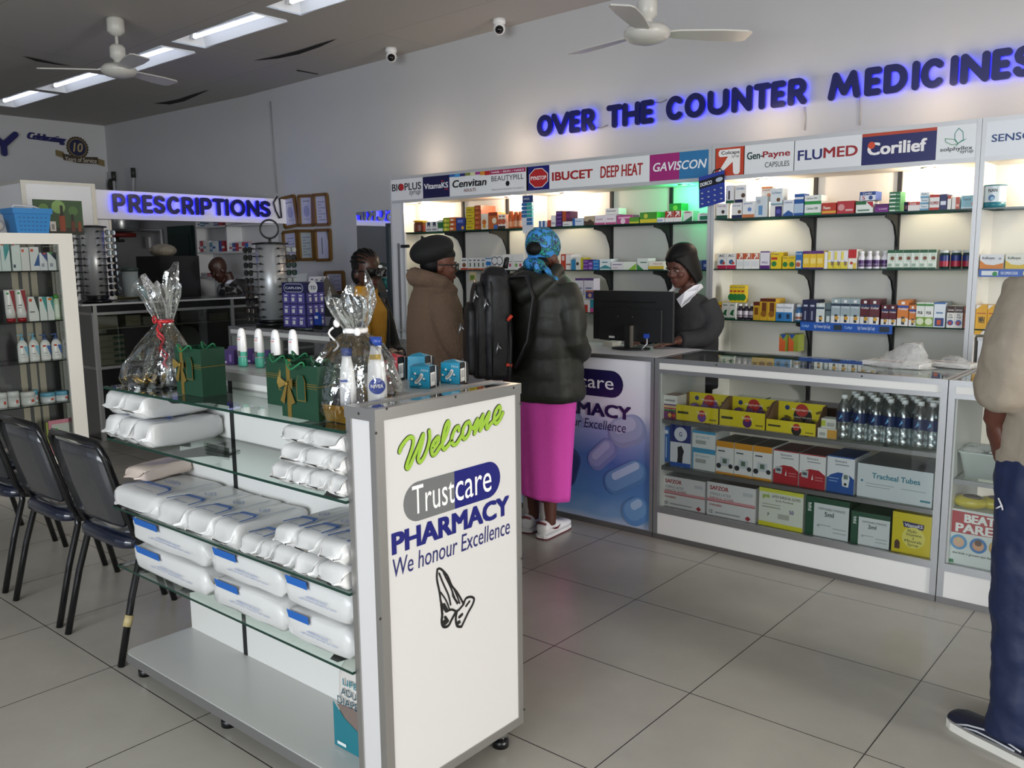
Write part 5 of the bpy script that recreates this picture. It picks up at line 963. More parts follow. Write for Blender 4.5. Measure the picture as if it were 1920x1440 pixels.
a = E2(736, 1038); c = E2(956, 968); z0 = (a[1]+c[1])/2; z1 = (E2(734, 998)[1]+E2(955, 931)[1])/2
b.text(fr, 'PHARMACY', a[0], z0, c[0], z1, PB_, .05, h=.0012)
a = E2(738, 1076); c = E2(957, 1003); b.text(fr, 'We honour Excellence', a[0], (a[1]+c[1])/2-.004, c[0], (E2(740, 1045)[1]+E2(955, 982)[1])/2+.006, M('2a2c66', .3), .0, .12, h=.0012)
b.build('logo_lettering', ep)
b = MB(); K = M('1a1a1a', .4); zp = lambda L: [E2(560+x*500/973, 700+y*740/1440) for x, y in L]
for P, w_ in (([(508, 716), (520, 714), (545, 740), (560, 775), (580, 800), (600, 835), (604, 842)], .0022), ([(508, 716), (506, 750), (516, 800), (522, 840), (540, 870)], .0022), ([(514, 730), (530, 770), (548, 810), (556, 845)], .0018), ([(530, 728), (556, 780), (575, 830)], .0018), ([(545, 745), (572, 795), (590, 840)], .0016),
              ([(604, 842), (612, 822), (630, 816), (642, 824), (636, 845), (622, 870), (610, 895), (596, 925)], .0024), ([(540, 870), (560, 862), (580, 868), (604, 842)], .0022), ([(522, 840), (526, 880), (524, 905), (530, 925), (548, 922), (560, 900), (575, 872)], .0028), ([(580, 868), (575, 895), (580, 922), (596, 925)], .0026), ([(520, 800), (540, 830), (552, 862)], .0016), ([(536, 890), (546, 905)], .003), ([(588, 890), (598, 880)], .003), ([(612, 850), (625, 832)], .002)):
    b.stroke(fr, smooth(zp(P), 3), w_*1.5, K, .0008, n=8)
b.poly(fr, zp([(524, 842), (540, 868), (548, 862), (535, 838)]), K, .0012); b.poly(fr, zp([(526, 905), (534, 922), (546, 912), (536, 898)]), K, .0013); b.poly(fr, zp([(580, 906), (582, 920), (594, 910), (590, 900)]), K, .0014); b.poly(fr, zp([(560, 800), (586, 838), (580, 845), (562, 815)]), K, .0015)
b.build('praying_hands_print', ep)
# ---- spine, deck, shelves, feet
b = MB(); SP = M('dcdcd8', .5); b.box(GX0+.005, GS-.012, .10, GX1, GS+.02, 1.14, SP); b.build('spine', g)
b = MB(); b.box(GX0+.005, GS-.02, 1.112, GX1, GS+.03, 1.142, M('a4a4a2', .4)); b.build('spine_cap', g)
b = MB(); b.box(GX0+.01, GS+.03, 1.10, GX1, -1.845, 1.136, M('c4c6c4', .35)); b.build('top_board', g)
def rr(x0, x1, y0, y1, r, z): # plan with rounded corners on the waiting-chair side
    P = [(x1, y0), (x1, y1)]
    for cx, cy, a0 in ((x0+r, y1-r, 90), (x0+r, y0+r, 180)):
        for k in range(7): q = math.radians(a0+15*k); P.append((cx+r*math.cos(q), cy+r*math.sin(q)))
    return [V((a, b_, z)) for a, b_ in P]
b = MB(); b.rings([rr(GX0-.005, GX1, GF-.005, -1.825, .04, z) for z in (.066, .098)], ALU, True, False); b.build('deck_rim', g)
b = MB(); b.rings([rr(GX0-.002, GX1, GF-.002, -1.828, .04, z) for z in (.097, .101)], M('c2c3bf', .3), True, False); b.build('deck', g)
SZ = (1.09, .905, .655, .435)
for z in SZ:
    b = MB(); b.slab(GX0, GF, z-.008, GX1, GS-.015, z, SHELFG, EDGE); b.build('glass_shelf', g)
    for x in (.20, .50, 1.31):
        b = MB(); pf = [(GS-.014, -.009), (GF+.05, -.009), (GF+.035, -.018), (GF+.05, -.03), (GS-.10, -.045), (GS-.014, -.07)]; k = len(pf)
        vs = [(x+s*.007, y, z+dz) for s in (-1, 1) for y, dz in pf]
        b.add(vs, [tuple(range(k)), tuple(range(2*k-1, k-1, -1))]+[(i, (i+1) % k, k+(i+1) % k, k+i) for i in range(k)], BLKM); b.build('bracket', g)
b = MB(); b.box(.49, GS-.016, .10, .51, GS-.010, 1.112, BLKM); b.build('upright', g)
for z in (.62,):
    b = MB(); b.slab(GX0, GS+.025, z-.008, GX1, -1.84, z, SHELFG, EDGE); b.build('glass_shelf', g)
for x, y in ((.10+.06, -2.345), (.16, -1.88), (.72, -2.345), (.72, -1.88), (1.50, -2.33), (1.50, -1.87)):
    b = MB(); b.lathe((x, y), [(.026, 0), (.026, .022), (.022, .024)], BLACK, 16); b.lathe((x, y), [(.022, .024), (.022, .07)], CHROME, 16); b.build('foot', g)
# ---- white packs
PK, PKB = M('d2d2d0', .28, bump=(30, .25, .004)), M('1f5fae', .35)
def pack(label, x0, x1, y0, y1, z, h, along='y', prn=2, fin=.03, mat=None, group=None, tilt=0.0):
    "pillow pack of wadding, sealed at the two ends of its length"
    t = MB(); mat = mat or PK; L = (y1-y0) if along == 'y' else (x1-x0); W = (x1-x0) if along == 'y' else (y1-y0); rs = []; n = 20
    prof = [(-fin, .62, .03), (-fin*.45, .78, .12), (-.004, .95, .6), (.008, .99, .90), (.03, 1, .985), (L*.35, 1.01, 1.0), (L*.65, 1.0, 1.01), (L-.03, 1, .985), (L-.008, .99, .90), (L+.004, .95, .6), (L+fin*.45, .78, .12), (L+fin, .62, .03)]
    sd = rnd.random()*9
    for s, wf, hf in prof:
        k = []
        for j in range(n):
            a = 2*PI*j/n; ca, sa = math.cos(a), math.sin(a); e = .30
            X = math.copysign(abs(ca)**e, ca)*W/2*wf; Z = math.copysign(abs(sa)**e, sa)*h/2*hf+h*(.5-.12*(hf < .3))
            X += .004*math.sin(5*a+sd+s*30); Z += .003*math.sin(4*a+sd*2+s*25)
            Z = max(Z, .001)
            k.append(V((X, s, Z)) if along == 'y' else V((s, -X, Z)))
        rs.append(k)
    t.rings(rs, mat)
    if along == 'y':
        fr = Fr((-W/2, 0, h*1.02+.002), (1, 0, 0), (0, 1, 0), (0, 0, 1))
        if prn:
            t.stroke(fr, smooth([(W*.12, .02), (W*.16, L*.2), (W*.25, L*.3), (W*.72, L*.33), (W*.84, L*.25), (W*.88, .02)], 2), .0045, PKB, .001)
            t.stroke(fr, [(W*.25, L*.31), (W*.74, L*.335)], .009, PKB, .002)
            t.stroke(fr, [(W*.92, L*.25), (W*.93, L*.85)], .0014, PKB, .001)
            t.text(fr, 'linen savers', W*.3, L*.09, W*.72, L*.13, PKB, 0, .1, .001)
            t.stroke(fr, smooth([(W*.35, L*.52), (W*.5, L*.47), (W*.68, L*.53), (W*.5, L*.6), (W*.35, L*.52)], 2), .0012, PKB, .001); t.text(fr, 'Jili', W*.42, L*.5, W*.6, L*.57, PKB, .01, .2, .001)
    else:
        fr = Fr((0, -W/2*1.0-.006, 0), (1, 0, 0), (0, 0, 1), (0, -1, 0))
        t.poly(fr, [(L*.05, h*.98), (L*.08, h*.74), (L*.42, h*.74), (L*.40, h*.98)], PKB, .002)
        t.text(fr, 'UNDERPADS FOR ADULTS', L*.38, h*.50, L*.72, h*.56, PKB, 0, 0, .003); t.text(fr, 'highly absorbent disposable linen savers', L*.28, h*.40, L*.86, h*.46, PKB, 0, 0, .003)
    loc = ((x0+x1)/2, y0, z) if along == 'y' else (x0, (y0+y1)/2, z)
    o = t.build('plastic_pack', None, (0, 0, 0), loc=loc, rotz=tilt); return tag(o, label, 'plastic pack', group)
E1_ = GF-.005
# second shelf, waiting-chair end
z = SZ[1]; U_ = (206, 252, 290, 338); hb = .088; X = [xat(u, GF, z) for u in U_]; X[0] = GX0+.012; X[1] = X[0]+.105; X[2] = X[1]+.10; X[3] = X[2]+.125
for i, n in enumerate(('first white pack of the lower layer, at the open shelf end', 'middle white pack of the lower layer on the second shelf', 'white pack of the lower layer with its long side bare, second shelf')):
    pack(n, X[i]+.003, X[i+1]-.003, E1_, GS-.03, z+.001, hb, group=None)
pack('first upper white pack on the second shelf, over the open end', X[0]+.01, X[0]+.14, E1_+.005, GS-.03, z+hb*1.06, hb*.92)
pack('second upper white pack on the second shelf, with its side towards the spine', X[0]+.146, X[0]+.285, E1_+.005, GS-.025, z+hb*1.06, hb*.92)
def smallrow(us, zz, h, lay):
    for i in range(len(us)-1):
        xa, xb = xat(us[i], GF, zz), xat(us[i+1], GF, zz); xb = min(xb, GX1-.004)
        pack('small plain cotton pack, '+ORD[i]+' in the '+lay+' of the second shelf', xa+.002, xb-.002, GF+.005, GS-.04, zz+.001, h, prn=0, fin=.022, group=None)
smallrow((508, 545, 580, 614, 650), SZ[1], .055, 'lowest layer')
smallrow((526, 571, 615, 650), SZ[1]+.06, .055, 'middle layer')
smallrow((528, 579, 648), SZ[1]+.12, .05, 'top layer')
# third shelf
z = SZ[2]; us = (226, 303, 357, 407, 452); X = [xat(u, GF, z) for u in us]; X[0] = GX0+.03
for i in range(4): pack(ORD[i]+' large blue-printed white pack from the open end of the third shelf', X[i]+.003, X[i+1]-.003, E1_, GS-.03, z+.001, .085)
us = (456, 492, 516, 556, 600, 652); X = [xat(u, GF, z) for u in us]; X[-1] = min(X[-1], GX1-.005)
for i in range(5): pack(ORD[i]+' smaller white pack in the lower layer by the Welcome panel, third shelf', X[i]+.002, X[i+1]-.002, E1_+.004, GS-.04, z+.001, .062, prn=1 if i == 0 else 0, fin=.025)
us = (518, 558, 601, 650); X = [xat(u, GF, z+.065) for u in us]; X[-1] = min(X[-1], GX1-.005)
for i in range(3): pack(ORD[i]+' smaller white pack in the upper layer by the Welcome panel, third shelf', X[i]+.002, X[i+1]-.002, E1_+.006, GS-.03, z+.067, .062, fin=.025)
pack('beige and clear pack with pink print behind the white packs, third shelf', GX0+.015, GX0+.125, GS-.22, GS-.03, z+.09, .05, prn=0, mat=M('d8c8bc', .25, bump=(30, .3, .004)), tilt=.12)
# fourth shelf: packs turned lengthwise
z = SZ[3]; h4 = .098
for i, (ua, ub, nm) in enumerate(((244, 376, 'open end'), (392, 520, 'middle'), (528, 652, 'Welcome panel end'))):
    xa, xb = xat(ua, GF, z), xat(ub, GF, z); xa = max(xa, GX0+.035); xb = min(xb, GX1-.035)
    for k in range(2): pack(('upper' if k else 'lower')+' long white pack at the '+nm+' of the fourth shelf', xa, xb, GF+.02, GS-.05, z+.001+k*h4*1.05, h4*.98, along='x')
# bottom: nappy bag
x0, x1, y0 = 1.222, 1.442, -2.30; TE = M('1f7482', .35); b = MB(); rs = []
for zz, f, dz in ((.102, .96, 1), (.12, 1, 1), (.25, 1, 1), (.33, .98, .95), (.365, .96, .5), (.385, .94, .12), (.395, .94, .1)):
    w_, d_ = (x1-x0)/2*f, .085*dz; P = []
    for j in range(20):
        a = 2*PI*j/20; P.append(V(((x0+x1)/2+math.copysign(abs(math.cos(a))**.4, math.cos(a))*w_, y0+.085+math.copysign(abs(math.sin(a))**.4, math.sin(a))*d_, zz)))
    rs.append(P)
b.rings(rs, M('d6d2cc', .3, bump=(25, .3, .004))); fr = Fr((x0, y0, .102), (1, 0, 0), (0, 0, 1), (0, -1, 0)); w_ = x1-x0
b.poly(fr, [(0.004, .0), (w_-.006, 0), (w_-.006, .05), (w_*.6, .07), (w_*.25, .10), (.004, .14)], TE, .003); b.poly(fr, [(.02, .135), (w_*.25, .10), (w_*.6, .07), (w_-.006, .05), (w_-.006, .11), (w_*.5, .145)], M('7a6a64', .4), .002)
b.text(fr, 'LIFE', .055, .205, .12, .225, TE, .02, 0, .004); b.text(fr, 'ADULT', .045, .172, .15, .195, M('1c4a58'), .01, 0, .004); b.text(fr, 'DIAPERS', .03, .142, .16, .166, M('1c4a58'), .01, 0, .006); b.rect(fr, .02, .01, .06, .02, M('d8e0e0'), .005)
tag(b.build('nappy_bag'), 'white and teal adult diaper bag on the bottom deck by the Welcome panel', 'nappy bag')
b = MB(); p = pz(410, 843, SZ[1]+.002); b.box(p.x-.07, p.y-.01, SZ[1]+.002, p.x+.08, p.y+.03, SZ[1]+.006, GLASS); b.box(p.x-.07, p.y-.012, SZ[1]+.001, p.x+.08, p.y-.01, SZ[1]+.02, GLASS); tag(b.build('ticket_holder'), 'clear price ticket holder lying on the second glass shelf', 'ticket holder')
# ---- gift bags
BG, BG2, GO = M('0f3a26', .45), M('123f2b', .45), M('8a7336', .35, .5)
def gift_bag(label, x0, x1, yf, z, h, d, bow=.3, rot=0):
    w = x1-x0; t = thing('gift_bag', label, 'gift bag', ((x0+x1)/2, yf, z), 'green gift bags with gold bows', rot); a = w/2; ox, oy, oz = t.location; L = lambda p: (p[0]+ox, p[1]+oy, p[2]+oz)
    b = MB(); vs = [L(p) for p in ((-a, 0, 0), (a, 0, 0), (a, d, 0), (-a, d, 0), (-a, 0, h), (a, 0, h), (a, d, h), (-a, d, h), (a*.97, d/2, h), (-a*.97, d/2, h), (a*.99, d/2, 0), (-a*.99, d/2, 0))]
    b.add(vs, [(0, 1, 5, 4), (1, 10, 8, 5), (10, 2, 6, 8), (2, 3, 7, 6), (3, 11, 9, 7), (11, 0, 4, 9), (0, 3, 2, 1)], BG); b.build('bag', t)
    fr = Fr(L((-a, 0, 0)), (1, 0, 0), (0, 0, 1), (0, -1, 0)); xb = w*bow
    b = MB(); b.rect(fr, xb-.009, 0, xb+.009, h, GO, .001); b.rect(fr, 0, h*.62, w, h*.635, GO, .0015); b.rect(fr, 0, h*.66, w, h*.672, GO, .0015); b.rect(fr, 0, h*.58, w, h*.59, GO, .0015)
    fs = Fr(L((a, 0, 0)), (0, 1, 0), (0, 0, 1), (1, 0, 0)); b.rect(fs, 0, h*.62, d, h*.635, GO, .0015); b.build('ribbon', t)
    b = MB(); q = h*.63
    for s in (-1, 1):
        b.add([fr.p(xb, q, .004), fr.p(xb+s*.032, q+.02, .012), fr.p(xb+s*.036, q+.002, .014), fr.p(xb+s*.03, q-.014, .012)], [(0, 1, 2, 3)], GO); b.add([fr.p(xb, q, .005), fr.p(xb+s*.008, q-.002, .006), fr.p(xb+s*.034, q-.05, .006), fr.p(xb+s*.016, q-.058, .006)], [(0, 1, 2, 3)], GO)
    b.ell(fr.p(xb, q, .008), .007, .005, .007, GO, 8, 6); b.build('bow', t)
    tx, ty = w*.6, h*.34; b = MB(); tw, th = .020, h*.48; P = [(-tw, 0), (tw, 0), (tw, th*.78), (tw*.5, th), (-tw*.5, th), (-tw, th*.78)]
    b.poly(fr, [(tx+p, ty+q_) for p, q_ in P], GO, .006); b.poly(fr, [(tx+p*.84, ty+.003+q_*.96) for p, q_ in P], BG2, .0066); b.build('tag', t)
    for yy in (.0, d):
        b = MB(); P = [L((-a*.35, yy, h-.004)), L((-a*.45, yy-.012, h+.012)), L((-.004, yy-.022, h*.93)), L((a*.4, yy-.012, h+.01)), L((a*.35, yy, h-.004))]
        b.tube(smooth([tuple(p) for p in P], 4), .0028, M('1a6b42', .5), 6); b.build('handle', t)
    return t
zt = SZ[0]+.001
pa = py(345, 737, -2.3); gift_bag('green gift bag with gold bow standing beside the red-ribboned gift wrap', .492, .652, -2.325, zt, .155, .085, .25)
gift_bag('green gift bag half hidden behind another, with a large gold-edged tag', xat(502, -2.27, zt), xat(502, -2.27, zt)+.15, -2.27, zt, .145, .08, .8, .0)
gift_bag('green gift bag with gold bow beside the cellophane-wrapped lotion bottles', xat(530, -2.365, zt), xat(530, -2.365, zt)+.165, -2.365, zt, .15, .085, .22, .0)
def cello(t, cx, cy, z, prof, spikes, seed, n=36):
    rr_ = random.Random(seed); b = MB(); rs = []; N = len(prof)
    ph = [rr_.random()*6 for _ in range(8)]
    for i, (dz, rx, ry, ox, oy) in enumerate(prof):
        P = []
        for j in range(n):
            a = 2*PI*j/n; c = 1+.10*math.sin(7*a+ph[0]+dz*14)+.06*math.sin(13*a+ph[1]-dz*22)+rr_.uniform(-.05, .05)
            top = 0
            if i >= N-3:
                f = (i-(N-4))/3; top = f*sum(amp*max(0, math.cos(a-a0))**6 for a0, amp in spikes)+f*rr_.uniform(-.015, .015)
            P.append(V((cx+ox+rx*math.copysign(abs(math.cos(a))**.75, math.cos(a))*c, cy+oy+ry*math.copysign(abs(math.sin(a))**.75, math.sin(a))*c, z+dz+top)))
        rs.append(P)
    b.rings(rs, CELLO, False, False); b.build('cellophane_wrap', t)
cx, cy = .255, -2.26
t = thing('wrapped_gift', 'cellophane gift wrap tied with curly red ribbon on the top glass shelf', 'wrapped gift', (cx, cy, zt))
cello(t, cx, cy, zt, [(.0, .135, .10, 0, 0), (.03, .14, .105, 0, 0), (.08, .125, .095, .01, 0), (.14, .09, .07, .03, 0), (.19, .05, .042, .05, 0), (.218, .028, .026, .06, 0), (.235, .028, .026, .06, 0), (.27, .05, .04, .055, 0), (.31, .075, .055, .045, 0), (.335, .085, .06, .035, 0)], ((.2, .09), (3.2, .05), (1.8, .04)), 3)
b = MB(); b.lathe((cx+.06, cy), [(.031, zt+.222), (.033, zt+.228), (.031, zt+.234)], M('b3262c', .3), 16)
for s, dx in ((0, .02), (1.5, .045)):
    b.tube([(cx+.075+dx*k/14+.010*math.cos(k*1.2+s), cy-.03+.008*math.sin(k*1.2+s), zt+.225-.011*k) for k in range(15)], .0042, M('b3262c', .3), 6)
b.tube([(cx+.06+.012*math.cos(k*.9), cy-.035, zt+.235+.012*math.sin(k*.9)) for k in range(8)], .003, M('b3262c', .3), 6); b.build('ribbon', t)
b = MB(); b.lathe((cx, cy), [(.11, zt), (.12, zt+.008), (.10, zt+.004)], M('2a2622', .3), 20, sy=.75); b.build('tray', t)
for k in range(9):
    b = MB(); a = k*.75; b.tube([(cx-.03+.05*math.cos(a)+.02*math.cos(q), cy-.03+.04*math.sin(a)+.016*math.sin(q*1.3), zt+.012+.011*(1+math.sin(q*2))) for q in [i*.7 for i in range(9)]], .006, M('b08f3c' if k % 3 else '1a1614', .25, .6 if k % 3 else 0), 6); b.build('shredded_paper', t)
cx, cy = 1.315, -2.255
t = thing('wrapped_gift', 'cellophane gift wrap with a round-badged white lotion bottle, beside the Welcome panel', 'wrapped gift', (cx, cy, zt))
cello(t, cx, cy, zt, [(.0, .125, .105, 0, 0), (.04, .128, .108, 0, 0), (.10, .12, .10, .005, 0), (.16, .105, .085, .01, 0), (.205, .07, .06, .012, 0), (.235, .030, .028, .015, 0), (.247, .030, .028, .015, 0), (.27, .045, .04, .012, 0), (.295, .062, .05, .005, 0), (.315, .062, .05, .0, 0), (.325, .055, .045, -.005, 0)], ((.55, .085), (2.2, .03), (3.6, .02)), 5)
b = MB(); b.lathe((cx+.02, cy), [(.032, zt+.235), (.034, zt+.241), (.032, zt+.248)], M('ece8e6', .35), 16); b.ell((cx-.01, cy-.04, zt+.262), .012, .008, .012, M('ece8e6', .35), 10, 6); b.ell((cx+.05, cy-.02, zt+.24), .012, .008, .012, M('ece8e6', .35), 10, 6)
b.tube([(cx-.02-.02*math.sin(k*.8), cy-.045, zt+.25-.008*k) for k in range(9)], .003, M('ece8e6', .35), 6); b.build('ribbon', t)
b = MB(); b.rings([[V((cx+sx*w_, cy+sy*d_, zt+z_)) for sx, sy in ((-1, -1), (1, -1), (1, 1), (-1, 1))] for w_, d_, z_ in ((.10, .085, .001), (.115, .1, .05), (.105, .09, .046), (.095, .08, .012))], M('b98a1e', .3, .5), True, False); b.build('tray', t)
def lotion(x, y, r_, h, lab, badge):
    b = MB(); b.lathe((x, y), [(r_*.92, zt+.014), (r_, zt+.022), (r_*1.02, zt+h*.45), (r_*.86, zt+h*.68), (r_*.6, zt+h*.85), (r_*.55, zt+h*.9)], M('eeecea', .3), 20, sy=.6)
    d = V((CAM.x-x, CAM.y-y, 0)).normalized(); e = V((-d.y, d.x, 0)); fr = Fr(V((x, y, zt))+d*(r_*.82), e, (0, 0, 1), d)
    if badge: b.disc(fr, 0, h*.42, .022, M('1c3c96', .3), h=.004); b.text(fr, 'NIVEA', -.017, h*.42-.005, .017, h*.42+.005, M('f0f0f4'), .02, 0, .005); b.rect(fr, -.018, h*.74, .012, h*.80, M('d8b03a'), .002); b.text(fr, 'Q10', -.014, h*.12, .016, h*.18, M('b08a3a'), .01, 0, .004)
    else: b.rect(fr, -.02, h*.55, .0, h*.58, M('2c4a9c'), .004); b.rect(fr, -.015, h*.2, .004, h*.45, M('c4c8d0'), .004)
    o = b.build('lotion_bottle', t); c = MB(); c.lathe((x, y), [(r_*.62, zt+h*.9), (r_*.6, zt+h)], M('22408e', .35), 18, sy=.7); c.build('cap', o)
lotion(1.392, -2.235, .033, .225, '', True); lotion(1.335, -2.29, .028, .195, '', False)
b = MB(); b.box(1.27, -2.31, zt+.014, 1.30, -2.29, zt+.10, M('dcdce0', .35)).box(1.30, -2.312, zt+.014, 1.316, -2.29, zt+.098, M('20222a', .35)); b.build('small_box', t)
# ---- far side of the gondola top
zz = 1.137
def shampoo(u, v, label):
    p = pz(u, v, zz); h_ = .142 if u < 520 else .145; t = thing('shampoo_bottle', label, 'shampoo bottle', tuple(p), 'white shampoo bottles'); x, y = p.x, p.y; bw = .021
    b = MB(); b.lathe((x, y), [(bw*1.0, zz+.036), (bw*1.06, zz+.06), (bw, zz+.10), (bw*.85, zz+h_*.86), (bw*.65, zz+h_*.96), (bw*.3, zz+h_)], M('ecebea', .25), 18, sy=.7); d = V((.6, -.8, 0)); e = V((.8, .6, 0)); fr = Fr(V((x, y, zz))+d*bw*.8, e, (0, 0, 1), d)
    b.rect(fr, -.012, .04, -.003, .06, M('4a4a4c'), .002); b.text(fr, 'amino', -.010, .108, .004, .113, M('3a4a6a'), .01, 0, .002); b.rect(fr, -.01, .1, 0, .103, M('c04a4a'), .002); b.build('body', t)
    b = MB(); c_ = '52b39a' if u < 505 else 'd8d4d0'; b.lathe((x, y), [(bw*.98, zz+.001), (bw*1.02, zz+.008), (bw*1.02, zz+.033), (bw*.98, zz+.036)], M(c_, .3), 18, sy=.7)
    if u < 505: b.lathe((x, y), [(bw*1.075, zz+.040), (bw*1.08, zz+.056)], M('52b39a', .3), 18, sy=.7, caps=False)
    else: b.lathe((x, y), [(bw*1.03, zz+.030), (bw*1.03, zz+.034)], M('c4503c', .3), 18, sy=.7, caps=False)
    b.build('cap', t)
for (u, v, l) in ((456, 687, 'white shampoo bottle with teal cap, first from the purple packs'), (488, 689, 'white shampoo bottle with teal cap, second from the purple packs'), (519, 692, 'white shampoo bottle behind the gift bags, between two others'), (552, 694, 'white shampoo bottle with a red ring beside the black pad packet')): shampoo(u, v, l)
for i, (u, v, l) in enumerate(((428, 684, 'purple pad packet at the open end of the gondola top'), (440, 676, 'purple pad packet behind the first shampoo bottle'), (472, 682, 'purple pad packet between the teal-capped bottles'), (503, 685, 'purple pad packet past the second teal-capped bottle'))):
    p = pz(u, v, zz); pbox('pad_packet', p.x, p.y, zz+.0005, .055, .035, .055, '46306e', l, [r(.6, .2, .8, .7, '8a6ab0'), r(.1, .1, .4, .25, 'c8b8d8')], cat='pad packet', rot=.35)
def padpack(u0, u1, v, u2, htop, col, label, art=True, lab2=True):
    p = pz(u0, v, zz); q = pz(u1, v+1.5, zz); w_ = (q-p).length; a = math.atan2(q.y-p.y, q.x-p.x); d_ = .072; h_ = htop
    t = thing('pad_packet', label, 'pad packet', tuple((p+q)/2), None, 0); R_ = Matrix.Rotation(a, 3, 'Z'); o_ = V(t.location); T = lambda x, y, z: o_+R_ @ V((x, y, z))
    b = MB(); hw = w_/2; cm = M(col, .3, bump=(35, .3, .004)); km = M('1c1c1f', .35)
    b.add([T(-hw, 0, 0), T(hw, 0, 0), T(hw*.97, .004, h_), T(-hw*.97, .004, h_*.98)], [(0, 1, 2, 3)], cm)
    b.add([T(hw, 0, 0), T(hw, d_, 0), T(hw*.97, d_, h_*.9), T(hw*.97, .004, h_)], [(0, 1, 2, 3)], km); b.add([T(-hw, 0, 0), T(-hw, d_, 0), T(-hw, d_, h_*.95), T(-hw*.97, .004, h_*.98)], [(3, 2, 1, 0)], cm)
    b.add([T(-hw, d_, 0), T(hw, d_, 0), T(hw*.97, d_, h_*.9), T(-hw, d_, h_*.95)], [(3, 2, 1, 0)], km)
    b.add([T(-hw*.97, .004, h_*.98), T(hw*.97, .004, h_), T(hw*1.0, d_*.45, h_*1.0), T(0, d_*.4, h_*1.13), T(-hw, d_*.5, h_*1.04), T(hw*.97, d_, h_*.92), T(-hw, d_, h_*.97)], [(0, 1, 3), (1, 2, 3), (0, 3, 4), (3, 2, 5), (4, 3, 6), (3, 5, 6)], cm); body = b.build('wrapper', t)
    fr = Fr(T(-hw, 0, 0), R_ @ V((1, 0, 0)), (0, 0, 1), R_ @ V((0, -1, 0))); fs = Fr(T(hw, 0, 0), R_ @ V((0, 1, 0)), (0, 0, 1), R_ @ V((1, 0, 0)))
    b = MB(); GW = M('d8dad8', .4)
    if art:
        b.stroke(fr, smooth([(w_*.34, h_*.28), (w_*.5, h_*.42), (w_*.62, h_*.62)], 3), w_*.085, GW, .0012); b.stroke(fr, smooth([(w_*.38, h_*.32), (w_*.5, h_*.43), (w_*.59, h_*.58)], 3), w_*.045, M('9a9c9c', .4), .0025)
        for cx_, cy_ in ((.13, .42), (.52, .2), (.72, .45), (.3, .68)): b.disc(fr, w_*cx_, h_*cy_, w_*.055, GW, h=.0014, n=12); b.stroke(fr, [(w_*(cx_-.04), h_*(cy_-.04)), (w_*(cx_+.12), h_*(cy_-.1))], .0008, BLKM, .003)
        b.text(fr, 'Nina', w_*.58, h_*.78, w_*.95, h_*.9, M('c8dce4', .4), .0, .25, .0016); b.stroke(fr, [(w_*.06, h_*.08), (w_*.5, h_*.06)], .0012, BLKM, .0012)
    b.rect(fs, d_*.06, h_*.1, d_*.52, h_*.72, M('e6e4e0', .4), .0012)
    for k in range(6): b.rect(fs, d_*.12, h_*(.3+.06*k), d_*.46, h_*(.33+.06*k), M('6a6a6c', .4), .0018)
    b.rect(fs, d_*.58, 0, d_*.66, h_*.98, M('e8e6e4', .4), .0014); b.build('print', body); return t
padpack(768, 806, 727.5, 840, .066, '1e8fb4', 'blue pad packet with a black side, standing in front by the metal rim')
padpack(826, 862, 719, 884, .066, '1e8fb4', 'blue pad packet with a black side, nearer the backpack than the others')
padpack(764, 797, 713, 822, .078, '1e8fb4', 'blue pad packet tucked behind the front blue one', False)
padpack(716, 746, 713, 765, .076, 'b52f38', 'red pad packet with a black side on the gondola top')
p = pz(585, 690, zz); padpack(572, 598, 699, 622, .055, '1c1a1e', 'black pad packet with a pink label beside the shampoo bottles', False); 
b = MB(); fr = Fr(pz(575, 698.5, zz)+V((0, -.004, .026)), (.9, .3, 0), (0, 0, 1)); b.rect(fr, .004, 0, .034, .016, M('c83a78', .4), .004); b.build('pink_label', COL.objects[[o.name for o in COL.objects if o.name.startswith('pad_packet') and o.get('label', '').startswith('black pad')][0]])
# ================================================================== COSMETICS CABINET
CX = -3.30; XB = CX-.36; Y0, Y1 = -1.92, px(135, 437, CX).y; ZT = 1.73
cab = thing('cosmetics_cabinet', 'tall white-framed glass cabinet reading Cosmetics, stocked with lotions', 'glass cabinet', (CX-.18, (Y0+Y1)/2, 0))
FR = M('ece8df', .4)
b = MB(); b.box(CX-.03, Y1-.10, .03, CX, Y1, ZT-.075, FR).box(CX-.03, Y0, .03, CX, Y0+.08, ZT-.075, FR).box(CX-.03, Y0, ZT-.075, CX, Y1, ZT, FR).box(CX-.03, Y0+.08, .03, CX, Y1-.10, .14, FR); b.build('door_frame', cab)
b = MB(); b.box(XB, Y0, .03, XB+.02, Y0+.03, ZT, FR).box(XB, Y1-.03, .03, XB+.02, Y1, ZT, FR).box(XB, Y0, ZT-.02, CX-.03, Y1, ZT, FR).box(XB, Y0, .03, CX-.03, Y1, .12, FR); b.build('carcass', cab)
b = MB(); b.box(XB+.02, Y0+.03, .12, XB+.026, Y1-.03, ZT-.02, M('4c4c4e', .4))
for y in (-1.28, -1.21, -1.15): b.box(XB+.026, y-.022, .12, XB+.03, y+.022, ZT-.05, M('a89f8e', .5))
b.build('back_panel', cab)
b = MB(); b.add([(CX-.015, Y0+.08, .14), (CX-.015, Y1-.10, .14), (CX-.015, Y1-.10, ZT-.075), (CX-.015, Y0+.08, ZT-.075)], [(0, 1, 2, 3)], PANEG); b.build('door_glass', cab)
b = MB(); b.add([(XB+.02, Y1-.01, .12), (CX-.03, Y1-.01, .12), (CX-.03, Y1-.01, ZT-.02), (XB+.02, Y1-.01, ZT-.02)], [(0, 1, 2, 3)], DARKG); b.build('side_glass', cab)
CZ = (1.47, 1.117, .83, .52)
for z in CZ:
    b = MB(); b.slab(XB+.03, Y0+.03, z-.008, CX-.04, Y1-.03, z, SHELFG, M('141a18', .2)); b.build('glass_shelf', cab)
